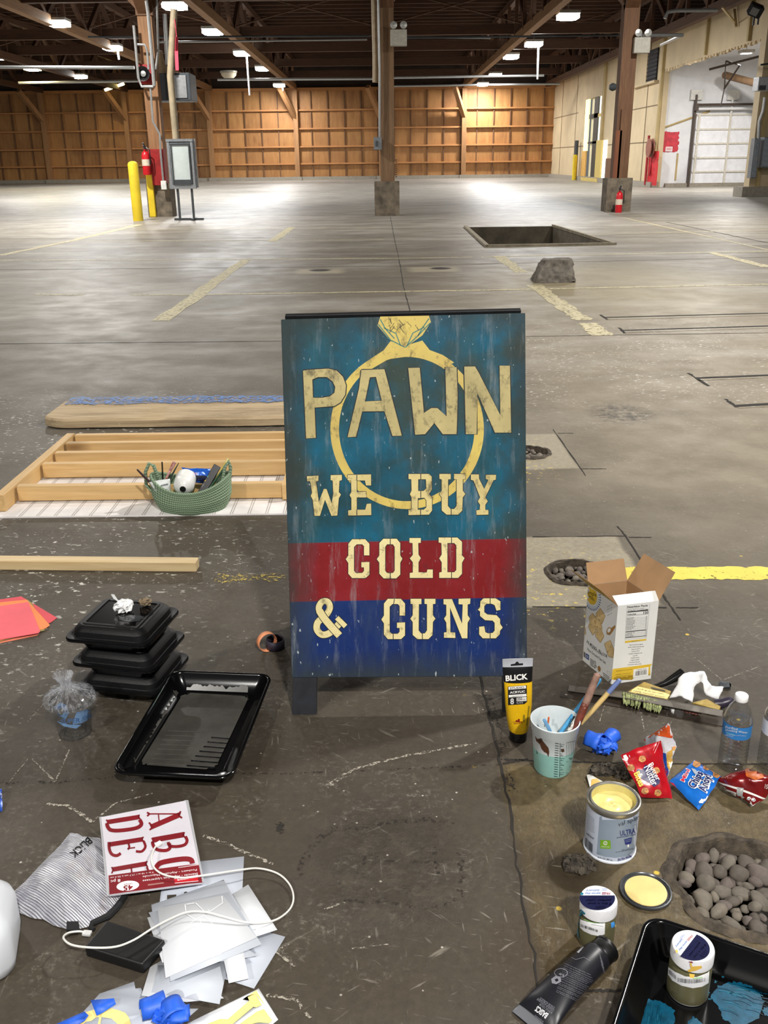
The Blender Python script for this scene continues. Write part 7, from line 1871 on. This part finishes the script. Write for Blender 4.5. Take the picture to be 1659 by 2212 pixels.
d = Decal([b0], ZW, .0005); d.poly([(1275, 990), (1410, 1010), (1410, 1070), (1270, 1060)], 0, cell=30); d.text('EXP DATE', (1285, 915), (125, 26), (2, -24), 0, .02); d.text('PLEASE', (1320, 940), (90, 18), (2, -14), 0, .01); d.line([(1200, 880), (1265, 900)], 10, 1)
for i in range(4): d.line([(1165, 985 + i * 18), (1250, 1010 + i * 18)], 5, 1)
d.done('lettering', [m_ink, mat('label_slate', (90, 110, 160), .5)], o)

# ---- quart paint can
zc = .124; tcn = P(1326, 1722.5, zc); cc = V3((tcn.x, tcn.y, 0)); RC = .0545
can = thing('paint_can', 'open quart paint can with pale yellow paint and a grey-blue label', 'paint can', cc)
h = MB(); h.lathe([(.0, .002), (.050, .002), (.052, .0), (RC, .001), (RC, .004), (RC - .002, .006)], c=cc, n=64); obj('base_rim', h, mat('tin_white', (210, 214, 222), .4), can)
h = MB(); h.shell([(RC - .0022, .004), (RC - .002, .006), (RC - .002, zc - .012)], c=cc, n=72); b0 = obj('body', h, mat('can_label_pale', (196, 204, 220), .4, 0, .03, 8), can)
m_tin = mat('tin_steel', (190, 188, 180), .28, .85, .1, 40)
h = MB(); h.shell([(RC - .002, zc - .013), (RC - .001, zc - .012), (RC + .0005, zc - .004), (RC + .0005, zc - .001), (RC - .001, zc), (RC - .003, zc), (RC - .0045, zc - .003), (RC - .0065, zc - .003), (RC - .0075, zc - .0005), (RC - .0095, zc - .0005), (RC - .010, zc - .006), (RC - .0105, zc - .02)], c=cc, n=72, mis=[0, 0, 0, 0, 0, 0, 1, 0, 0, 2, 2, 2]); obj('rim', h, [m_tin, mat('rim_groove', (60, 58, 54), .4, .5), mat('rim_paint', (214, 200, 130), .4)], can)
m_py = mat('paint_pale_yellow', (226, 212, 138), .3, 0, .05, 10)
h = MB(); h.grid(lambda u, v: cc + V3(((RC - .0103) * v * math.cos(2 * PI * u), (RC - .0103) * v * math.sin(2 * PI * u), zc - .018 + .0022 * math.sin(v * 11 + u * 2 * PI) * (1 - v) + .003 * noise.noise(V3((u * 0 + math.cos(2 * PI * u) * v * 2, math.sin(2 * PI * u) * v * 2, 1))))), 60, 14); h.f = [tuple(reversed(f)) for f in h.f]; obj('paint', h, m_py, can, angle=80)
d = Decal([b0], ZV, .0005)
d.poly([(402, 330), (450, 348), (520, 362), (600, 362), (640, 355), (698, 318), (690, 400), (672, 560), (668, 612), (610, 655), (520, 668), (440, 660), (378, 640), (392, 480)], 0, cell=26)
d.poly([(515, 342), (570, 345), (630, 335), (698, 300), (697, 322), (640, 358), (570, 372), (514, 372)], 1, lift=.0004, cell=18); d.text('eggshell | satin', (562, 364), (120, -28), (0, -10), 2, .01, .0008)
for i, ch in enumerate('valspar'): d.text(ch, (538 + i * 22.5, 432 - i * 6.5 - .7 * i * i * .35), (19 if ch != 'l' else 4, -4 - i * .9), (-1, -34), 3, 0, .0005)
d.text('ULTRA', (552, 502), (112, -20), (-2, -38), 4, .015, .0005); d.text('INTERIOR PAINT + PRIMER', (528, 522), (140, -26), (0, -11), 4, .0, .0005)
d.poly([(582, 528), (638, 514), (634, 555), (612, 575), (588, 565)], 4, lift=.0004); d.line([(590, 536), (632, 526)], 3, 0, lift=.0008); d.line([(590, 548), (630, 538)], 3, 0, lift=.0008); d.poly([(604, 568), (618, 565), (616, 585), (606, 588)], 2, lift=.0005)
d.text('tough, washable finish', (560, 612), (90, -14), (0, -8), 3, 0, .0005); d.text('low odor easy clean up advanced', (520, 628), (135, -24), (0, -8), 3, 0, .0005)
d.poly([(406, 532), (480, 536), (484, 600), (404, 596)], 5, lift=.0004, cell=20); d.poly([(443 + 15 * math.cos(i * PI / 8), 556 + 15 * math.sin(i * PI / 8)) for i in range(16)], 2, [[(443 + 10 * math.cos(i * PI / 6), 556 + 10 * math.sin(i * PI / 6)) for i in range(12)]], lift=.0007); d.line([(443, 548), (443, 560), (437, 566)], 3, 2, lift=.0008); d.text('GREENGUARD', (412, 586), (62, 2), (0, -8), 2, .0, .0007)
d.text('30 FL OZ / 887 mL', (386, 668), (110, 22), (0, -12), 3, .0, .0004); d.text('ULTRA WHITE', (540, 690), (98, -26), (0, -18), 4, .015, .0004); d.line([(536, 695), (538, 668)], 2, 4, lift=.0004)
for i in range(9): x = 298 + i * 6.2; d.line([(x, 518 + i * 6), (x - 2, 585 + i * 6)], random.choice((2, 3.2, 4.4)), 6)
d.text('valspar', (302, 492), (58, 42), (0, -22), 3, .0, .0003)
for i in range(7): d.line([(306, 335 + i * 18), (362, 385 + i * 16)], 3, 7)
d.done('print', [mat('can_slate', (138, 152, 168), .4, 0, .05, 6), mat('can_maroon', (128, 24, 36), .4), m_paperw, mat('can_ink', (58, 62, 78), .4), mat('can_indigo', (40, 52, 120), .4), mat('can_green', (120, 170, 40), .4), m_ink, mat('can_fine', (150, 156, 168), .5)], can)
# its lid
lc = P(1395, 1925, .004); lc.z = 0; lid = thing('can_lid', 'paint can lid lying face down with a pale yellow paint disc', 'lid', lc)
h = MB(); h.lathe([(.0, .001), (.046, .001), (.0495, .002), (.0505, .005), (.0495, .0075), (.047, .0078), (.0452, .006), (.0440, .003), (.0425, .003), (.0415, .005), (.0, .005)], c=lc, n=64); obj('rim', h, mat('lid_steel', (96, 98, 102), .25, .7, .1, 20), lid)
h = MB(); h.lathe([(.0408, .0045), (.0402, .0062), (.036, .0066), (.0, .0064)], c=lc, n=56); obj('paint_disc', h, mat('paint_skin', (224, 200, 128), .45, 0, .05, 20), lid)


# ---- sample jars
def jar(lid_px, base_px, lw, label, spill, lab, base_z=0.0):
    global JH
    # height from where the lid shows above the base
    b_ = P(*base_px, base_z); zt = PY(lid_px[0], lid_px[1], b_.y).z; c = V3((b_.x, b_.y, 0)); H = zt - base_z; JH = H
    k = (P(lid_px[0] + lw / 2, lid_px[1], zt) - P(lid_px[0] - lw / 2, lid_px[1], zt)).length / 2; r = k; print('jar', c, H, r)
    c.z = base_z
    o = thing('sample_jar', label, 'paint jar', c); hl = min(.022, H * .27); zb = H - hl
    h = MB(); h.lathe([(.0, .002), (r * .88, .002), (r * .92, .0), (r * .98, .004), (r * .985, .02), (r * .985, zb * .78), (r * .95, zb * .84), (r * .87, zb * .90), (r * .85, zb * .97), (r * .85, zb)], c=c, n=56); b0 = obj('jar_body', h, lab, o)
    h = MB(); h.lathe([(r * .90, zb - .003), (r, zb - .001), (r, H - .004), (r * .96, H), (r * .90, H + .0002), (.0, H + .0002)], c=c, n=64); b1 = obj('lid', h, mat('jar_white', (236, 236, 240), .4), o)
    return o, b0, b1, r


n = NT('jar_olive'); x, y, z = n.xyz(); lines = n.math('SINE', n.math('MULTIPLY', z, 2 * PI / .0028)); cl = n.mix(n.rng(lines, .1, .5, 0, .3), (82, 79, 52), (150, 146, 118)); cl = n.mix(n.rng(z, .0, .0045, 1, 0), cl, (232, 232, 236)); n.col(cl); n.set(Roughness=.4); m_olive = n.mat
m_nv = mat('lid_navy', (14, 18, 60), .6, spec=.12); m_lb = mat('lid_blue', (60, 110, 180), .4); m_lr = mat('lid_red', (170, 50, 60), .4)
o, b0, b1, r = jar((1290.5, 1941), (1286, 2030), 80, 'white-lidded paint sample jar with a teal drip, beside the black tube cap', 0, m_olive)
d = Decal(zm=ZJ, off=.0004, plane=(V3((0, 0, o.location.z + JH + .0003)), V3((0, 0, 1)))); ctr = (303, 204)
E_ = lambda t, s=1.0: (ctr[0] + 193 * s * math.cos(t), ctr[1] + 130 * s * math.sin(t) + 10 * s * math.cos(t) * .0)
d.poly([E_(t) for t in [-.235 + (PI + .47) * i / 30 for i in range(31)]], 0, cell=0)
d.text('FREE same-day', (444, 140), (-275, 2), (-3, 26), 2, .01); d.text('FREE', (444, 140), (-92, 0), (-3, 26), 1, .01, .0003); d.text('delivery', (330, 108), (-148, 2), (-3, 24), 2, .01); d.text('place your online order', (352, 108), (0, 0), (0, 0), 2) if 0 else None
d.text('place your next order', (420, 196), (-220, 0), (-2, 10), 3); d.text('on Lowes.com by 2pm', (400, 182), (-190, 0), (-2, 9), 3); d.text('perfect color', (452, 217), (-275, 0), (-4, 26), 3, .02); d.text('If this is your', (456, 252), (-262, 0), (-4, 26), 3, .02); d.line([(282, 294), (388, 292), (390, 316), (336, 326), (284, 318), (282, 294)], 4, 3); d.text("LOWE'S", (378, 298), (-86, 1), (-1, 15), 3, .02)
for i in range(3): d.line([(350, 118 - i * 10), (410, 118 - i * 10)], 3, 2)
d.poly([(118, 150), (140, 142), (156, 158), (140, 174), (118, 168)], 4, lift=.0004); d.done('lid_print', [m_nv, m_lr, m_lb, m_paperw, mat('teal_drip', (20, 116, 138), .3)], o)
d = Decal([b0, b1], ZJ, .0007); d.poly([(116, 430), (190, 456), (280, 474), (386, 470), (382, 590), (330, 612), (240, 596), (160, 560), (118, 520)], 1, cell=30); d.poly([(386, 474), (490, 430), (488, 520), (384, 588)], 5, cell=30)
for i in range(22): x = 128 + i * 8.4; d.line([(x, 480 + i * 2.9), (x, 512 + i * 2.6)], random.choice((2, 3.5, 5)), 2, lift=.0004)
d.line([(160, 432), (235, 462), (365, 470)], 5, 3, lift=.0004, step=30); d.line([(240, 486), (365, 508)], 3, 2, lift=.0004, step=30); d.poly([(446, 470), (478, 456), (490, 480), (486, 510), (450, 524)], 4, lift=.0004)
d.poly([(98, 300), (130, 320), (178, 362), (172, 380), (150, 372), (118, 400), (122, 460), (108, 470), (104, 560), (112, 640), (92, 610), (86, 450)], 0, lift=.0006, cell=22)
d.done('label', [mat('teal_drip', (20, 116, 138), .3), mat('jar_label', (232, 232, 234), .4), m_ink, mat('label_lime', (130, 200, 100), .5), mat('label_sky', (70, 150, 226), .5), m_olive], o)

# ---- second tray, with the other jar standing in it
ZT2 = .05
l1, l2 = P(1392, 2010, ZT2), P(1347, 2212, ZT2); t1_, t2_ = P(1425, 1990, ZT2), P(1659, 2068, ZT2)
du = (t2_ - t1_).normalized(); ang2 = math.atan2(du.y, du.x); dv2 = V3((math.sin(ang2), -math.cos(ang2), 0)); cor = l1 + du * ((t1_ - l1).dot(dv2) * 0) ; cor = t1_ + du * ((l1 - t1_).dot(du))
HX, HY = .145, .205; tc2 = cor + du * HX + dv2 * HY; tc2.z = 0
T2 = tray('paint_tray', 'black roller tray with teal paint smears, holding the yellow-streaked sample jar', tc2, ang2, HX, HY, lambda y: .007, [m_tray])
d = Decal(zm=ZB, plane=(V3((0, 0, .0072)), V3((0, 0, 1))), off=.0006)


def smear(pts, mi, lift=0):
    out = []
    for i in range(len(pts)):
        a, b2 = Vector(pts[i]), Vector(pts[(i + 1) % len(pts)])
        for t in range(6): q = a.lerp(b2, t / 6); out.append((q.x + random.uniform(-7, 7), q.y + random.uniform(-7, 7)))
    d.poly(out, mi, lift=lift)


smear([(880, 860), (935, 885), (1010, 905), (1080, 950), (1075, 1060), (820, 1080), (850, 960)], 0); smear([(1300, 870), (1350, 800), (1450, 775), (1560, 800), (1640, 900), (1600, 1000), (1480, 1060), (1380, 1010), (1350, 930)], 0); smear([(1160, 1020), (1200, 990), (1260, 1040), (1200, 1090)], 0)
smear([(1620, 950), (1659, 930), (1680, 1000), (1640, 990)], 0)
for i in range(26):
    x, y = random.uniform(1340, 1600), random.uniform(800, 960); d.line([(x, y), (x + 60, y + 10), (x + 110, y + 36)], random.uniform(2, 5), random.choice((1, 2)), lift=.0005)
for i in range(14): x, y = random.uniform(860, 1050), random.uniform(900, 1030); d.line([(x, y), (x - 10, y + 60)], random.uniform(2, 5), random.choice((1, 2)), lift=.0005)
for x, y in ((1335, 775), (1380, 745), (1370, 720), (1300, 885), (1290, 845)): smear([(x - 8, y), (x, y - 8), (x + 9, y), (x, y + 8)], 2)
d.done('paint_smear', [mat('teal_smear', (12, 76, 102), .26, 0, .18, 60), mat('teal_dark', (8, 50, 70), .24), mat('teal_light', (30, 104, 128), .26)], T2)
o, b0, b1, r = jar((1490.5, 2043), (1484, 2140), 91, 'white-lidded paint sample jar with yellow streaks, standing in the second tray', 1, m_olive, .0085)
d = Decal(zm=ZJ, off=.0004, plane=(V3((0, 0, o.location.z + JH + .0003)), V3((0, 0, 1))))
ct = Vector((1320, 730)); ex, ey = Vector((205, 38)), Vector((-8, 148))
d.poly([(ct.x + ex.x * math.cos(t) + ey.x * math.sin(t), ct.y + ex.y * math.cos(t) + ey.y * math.sin(t)) for t in [-1.30 + (PI + .3) * i / 30 for i in range(31)]], 0)
d.text('perfect color', (1408, 680), (-118, 150), (22, 18), 3, .02); d.text('If this is your', (1468, 700), (-128, 150), (22, 18), 3, .02); d.text('place your next order', (1382, 668), (-120, 122), (8, 6), 3); d.text('FREE', (1322, 600), (-48, 58), (20, 16), 1, .01); d.text('same-day', (1270, 662), (-84, 102), (20, 16), 2, .01); d.text('delivery', (1216, 638), (-66, 88), (20, 16), 2, .01); d.line([(1478, 770), (1496, 788), (1478, 836), (1432, 846), (1410, 828), (1478, 770)], 4, 3); d.text("LOWE'S", (1474, 788), (-48, 42), (12, 12), 3, .02)
for i in range(3): d.line([(1260 - i * 14, 596 + i * 2), (1220 - i * 14, 640 + i * 2)], 3, 2)
d.poly([(1146, 770), (1170, 764), (1180, 790), (1160, 802)], 4, lift=.0004); d.done('lid_print', [m_nv, m_lr, m_lb, m_paperw, mat('drip_yellow', (236, 192, 84), .35)], o)
d = Decal([b0, b1], ZJ, .0007); d.poly([(1078, 950), (1150, 1000), (1260, 1050), (1380, 1058), (1500, 1010), (1516, 990), (1508, 1120), (1440, 1160), (1340, 1176), (1220, 1150), (1120, 1095), (1075, 1030)], 1, cell=30)
for i in range(30): x = 1180 + i * 10; d.line([(x, 1062 + 16 * math.sin(i / 29 * PI)), (x, 1106 + 20 * math.sin(i / 29 * PI) - i * .2)], random.choice((2, 3.5, 5)), 2, lift=.0004)
for i in range(10): x = 1088 + i * 8; d.line([(x, 975 + i * 7), (x, 1020 + i * 7)], 3, 2, lift=.0004)
d.poly([(1308, 905), (1325, 900), (1334, 938), (1430, 930), (1436, 955), (1370, 985), (1300, 1000), (1278, 985), (1320, 960)], 3, lift=.0005, cell=20); d.poly([(1300, 1020), (1360, 1028), (1350, 1066), (1308, 1060)], 3, lift=.0005, cell=20); d.poly([(1290, 890), (1330, 885), (1345, 905), (1310, 900)], 4, lift=.0004); d.line([(1335, 1075), (1440, 1058)], 7, 5, lift=.0004, step=20)
d.poly([(1082, 1100), (1180, 1150), (1190, 1240), (1100, 1200)], 6, cell=30); d.done('label', [m_nv, mat('jar_label', (232, 232, 234), .4), m_ink, mat('drip_yellow', (236, 192, 84), .35), mat('drip_red', (130, 40, 50), .4), mat('label_lime', (130, 200, 100), .5), mat('label_shadow', (96, 92, 66), .5)], o)

# ---- black paint tube
s0, s1 = P(1312, 2047, .027), P(1146, 2206, .010); ax = (s1 - s0); ax.normalize(); sd = V3((0, 0, 1)).cross(ax).normalized(); upv = ax.cross(sd); upv = upv if upv.z > 0 else -upv
sx_ = V3((-ax.y, ax.x, 0)).normalized()
bt = thing('paint_tube', 'big black acrylic paint tube lying with its cap against the teal-dripped jar', 'paint tube', V3((s0.x, s0.y, 0)))
Rt = Matrix((sx_, V3((0, 0, 1)), ax)).transposed(); Rt = Matrix((sx_, ax.cross(sx_), ax)).transposed()
h = MB(); h.lathe([(.0, -.001), (.0225, -.001), (.0248, .001), (.025, .005), (.0238, .0065), (.0238, .022), (.0225, .025)], c=s0, n=40, R=Rt); obj('cap', h, mat('tube_cap', (15, 15, 16), .35), bt)
L_ = (s1 - s0).length; rings = []
for t, a, b2 in ((.025, .0225, .0225), (.030, .0262, .0255), (.034, .0268, .026), (.08, .0285, .0245), (.13, .031, .021), (L_ - .04, .0345, .0135), (L_ - .014, .037, .005), (L_ - .0135, .0372, .004), (L_ + .004, .0375, .002)):
    cz = max(b2 + .0012, .0) ; c0 = s0 + ax * t; rings.append([V3((c0.x, c0.y, 0)) + sx_ * (a * math.cos(q)) + V3((0, 0, 1)) * (max(b2 + .001, c0.z if t < .05 else b2 + .001) + b2 * math.sin(q)) for q in [2 * PI * i / 44 for i in range(44)]])
h = MB(); vs = [v for r_ in rings for v in r_]; k = 44; b_ = 0
h.add(vs, [(i * k + j, i * k + (j + 1) % k, (i + 1) * k + (j + 1) % k, (i + 1) * k + j) for i in range(len(rings) - 1) for j in range(k)] + [tuple(range(k)), tuple((len(rings) - 1) * k + j for j in range(k))])
h.m = [1 if i >= k * (len(rings) - 2) and i < k * (len(rings) - 1) else 0 for i in range(len(h.f))]
n_ = (h.v[1] - h.v[0]).cross(h.v[k] - h.v[0]); ctr_ = sum(rings[0], V3()) / k
if n_.dot(h.v[0] - ctr_) < 0: h.f = [tuple(reversed(f)) for f in h.f]
b0 = obj('sleeve', h, [mat('sleeve_black', (27, 27, 33), .38, 0, .12, 20), mat('tube_crimp', (120, 122, 128), .35, .3)], bt, angle=60)
d = Decal([b0], ZB, .0006)
dirn = Vector((-215, 350)); uz = Vector((-.52, .85)); pv = Vector((.85, .52))                     # along the tube / across it
for i in range(16):
    st = Vector((640, 640)) + uz * 0 + pv * (-6) * i * 0; base = Vector((392, 640)) + Vector((-3.6, 11.5)) * i
    L__ = random.uniform(150, 200); d.text(random.choice(('acrylic colour soft body for all surfaces', 'warning keep out of reach of children', 'couleur acrylique pour beaux arts', 'conforms to standard non toxic', 'mix with water or medium before use')), (base.x + 8 + L__ * .96, base.y + L__ * .55), (-L__ * .96, -L__ * .42), (3.5, 7.5) if 0 else (3.2, 7), 0)
for i in range(9): b3 = Vector((575, 600)) + Vector((4, 7)) * i; d.text('distributed by colart piscataway', (b3.x + 58 - i * 2, b3.y + 60 + i * 4), (-22 - 0 * i, -70), (6, -2), 0) if i % 2 else None
d.line([(300 + 40 * math.cos(i * PI / 8) + 78, 722 + 26 * math.sin(i * PI / 8)) for i in range(17)], 4, 0); d.text('AP', (398, 732), (-36, -14), (4, 16), 0, .02)
d.poly([(318, 760), (345, 740), (376, 752), (380, 775), (350, 792), (322, 786)], 0, [[(338, 762), (356, 756), (364, 770), (348, 778)]])
d.text('BASICS', (302, 976), (-68, -51), (-21, 30), 1, .03); d.text('ACRYLIC COLOR', (327, 966), (-78, -58), (-8, 12), 0, .01); d.text('COULEUR ACRYLIQUE', (337, 951), (-102, -74), (-8, 12), 0, .01); d.text('COLOR ACRILICO', (341, 935), (-88, -63), (-8, 12), 0, .01)
d.text('Liquitex', (270, 1022), (-52, -42), (-11, 16), 0, .0)
d.poly([(468, 590), (500, 556), (520, 562), (488, 600)], 2); d.line([(400, 650), (430, 620), (470, 640), (520, 625), (560, 650)], 2, 0)
d.done('print', [mat('tube_greyprint', (128, 128, 136), .5), mat('tube_whiteprint', (220, 220, 224), .5), mat('tube_tag', (180, 182, 190), .4)], bt)

# ---- burnt-looking rag lumps and a paper scrap behind the can
m_rag = mat('rag_charcoal', (64, 58, 50), .95, 0, .4, 60, .6, 90)
q = P(1300, 1672); tag(obj('dirty_rag', blob((q.x, q.y, .012), .028, .014, .014, .010, 2.6, 3, 34, 20, 0), m_rag, angle=20), 'dark crumpled rag lump behind the paint can, beside the paper scrap', 'rag')
q = P(1347, 1676); tag(obj('dirty_rag', blob((q.x, q.y, .012), .024, .015, .015, .010, 2.8, 8, 34, 20, 0), m_rag, angle=20), 'dark crumpled rag lump against the lower corner of the red cookie bag', 'rag')
q = P(1246, 1872); tag(obj('dirty_rag', blob((q.x + .004, q.y, .006), .032, .024, .013, .010, 3.0, 12, 40, 22, 0), m_rag, angle=20), 'dark wrinkled rag lump behind the teal-dripped sample jar', 'rag')
h = MB(); q = [P(1267, 1674, .012), P(1275, 1673, .012), P(1302, 1688, .004), P(1300, 1700, .003), P(1275, 1703, .003)]; h.flat(q); o = thing('paper_scrap', 'white paper scrap with a yellow corner just behind the paint can', 'scrap', P(1280, 1690)); obj('sheet', h, m_paperw, o, solid=.0006)
h = MB(); h.flat([p + V3((0, 0, .001)) for p in (P(1278, 1684, .010), P(1290, 1682, .009), P(1300, 1692, .005), P(1276, 1700, .003))]); obj('yellow_smear', h, mat('smear_ochre', (206, 160, 60), .4), o)

# ---- pebbles in the drain holes
m_pb = []
for i, c_ in enumerate(((104, 97, 87), (90, 82, 74), (116, 108, 96), (100, 90, 84))):
    m_pb.append(mat('pebble_%s' % ('grey', 'brown', 'pale', 'mauve')[i], c_, .75, 0, .14, 30, .15, 160))


def pebbles(c, R, n, rmin, rmax, label, group, view, zlow, seed):
    random.seed(seed); placed = []; tries = 0
    while len(placed) < n and tries < 9000:
        tries += 1; r = random.uniform(rmin, rmax) * (1 if tries < 4000 else .75); a = random.uniform(0, 2 * PI); rad = (R * .97 - r * .8) * math.sqrt(random.random()); x, y = c.x + rad * math.cos(a), c.y + rad * math.sin(a)
        if view and not view(x, y): continue
        if any((x - p[0]) ** 2 + (y - p[1]) ** 2 < ((r + p[2]) * .76) ** 2 for p in placed): continue
        placed.append((x, y, r))
    for i, (x, y, r) in enumerate(placed):
        sx, sy, sz = r * random.uniform(.95, 1.45), r * random.uniform(.72, .95), r * random.uniform(.55, .75); th_ = random.uniform(0, PI); h = MB(); sd_ = random.uniform(0, 50); NU, NV = 18, 11

        def fn(u, v):
            a, b2 = 2 * PI * u, PI * (v - .5); q = V3((math.cos(a) * math.cos(b2), math.sin(a) * math.cos(b2), math.sin(b2))); s = 1 + .16 * noise.noise(q * 1.3 + V3((sd_, 0, 0))); return V3((q.x * sx * s, q.y * sy * s, q.z * sz * s))
        h.grid(fn, NU, NV); o = obj('pebble', h, random.choice(m_pb), angle=80); o.location = (x, y, zlow + sz + random.uniform(0, .016)); o.rotation_euler = (random.uniform(-.4, .4), random.uniform(-.4, .4), th_); tag(o, label, 'pebble', group)
    print('pebbles', len(placed))


lim = P(1659, 1900)
pebbles(HOLE1, R1, 92, .0115, .0225, 'smooth river pebble in the big round hole beside the paint can lid', 'pebbles in the big hole', lambda x, y: x - .004 < lim.x + (y - lim.y) * .46 and (x - HOLE1.x) ** 2 + (y - HOLE1.y) ** 2 < (R1 * .98) ** 2, -.040, 5)
pebbles(HOLE2, R2, 40, .010, .017, 'smooth river pebble in the round hole beside the cracker box', 'pebbles in the middle hole', lambda x, y: x < HOLE2.x + R2 * .55, -.036, 6)
pebbles(HOLE3, R3, 30, .010, .016, 'pale pebble in the round hole beside the signboard edge', 'pebbles in the far hole', lambda x, y: x > HOLE3.x - R3 * .35, -.032, 7)
# ================================================================== WORLD AND VIEW
wd = bpy.data.worlds.new('hall_air'); SC.world = wd; wd.use_nodes = True
wd.node_tree.nodes['Background'].inputs[0].default_value = (.95, .97, 1.0, 1); wd.node_tree.nodes['Background'].inputs[1].default_value = .16
vs_ = SC.view_settings
SC.display_settings.display_device = 'sRGB'
vs_.view_transform = 'Standard'; vs_.look = 'None'; vs_.gamma = 1.0; vs_.use_curve_mapping = False; vs_.exposure = 0.0
cy = SC.cycles
cy.use_denoising = True; cy.max_bounces = 8; cy.diffuse_bounces = 3; cy.glossy_bounces = 4; cy.transparent_max_bounces = 24; cy.transmission_bounces = 6
cy.sample_clamp_indirect = 4.0
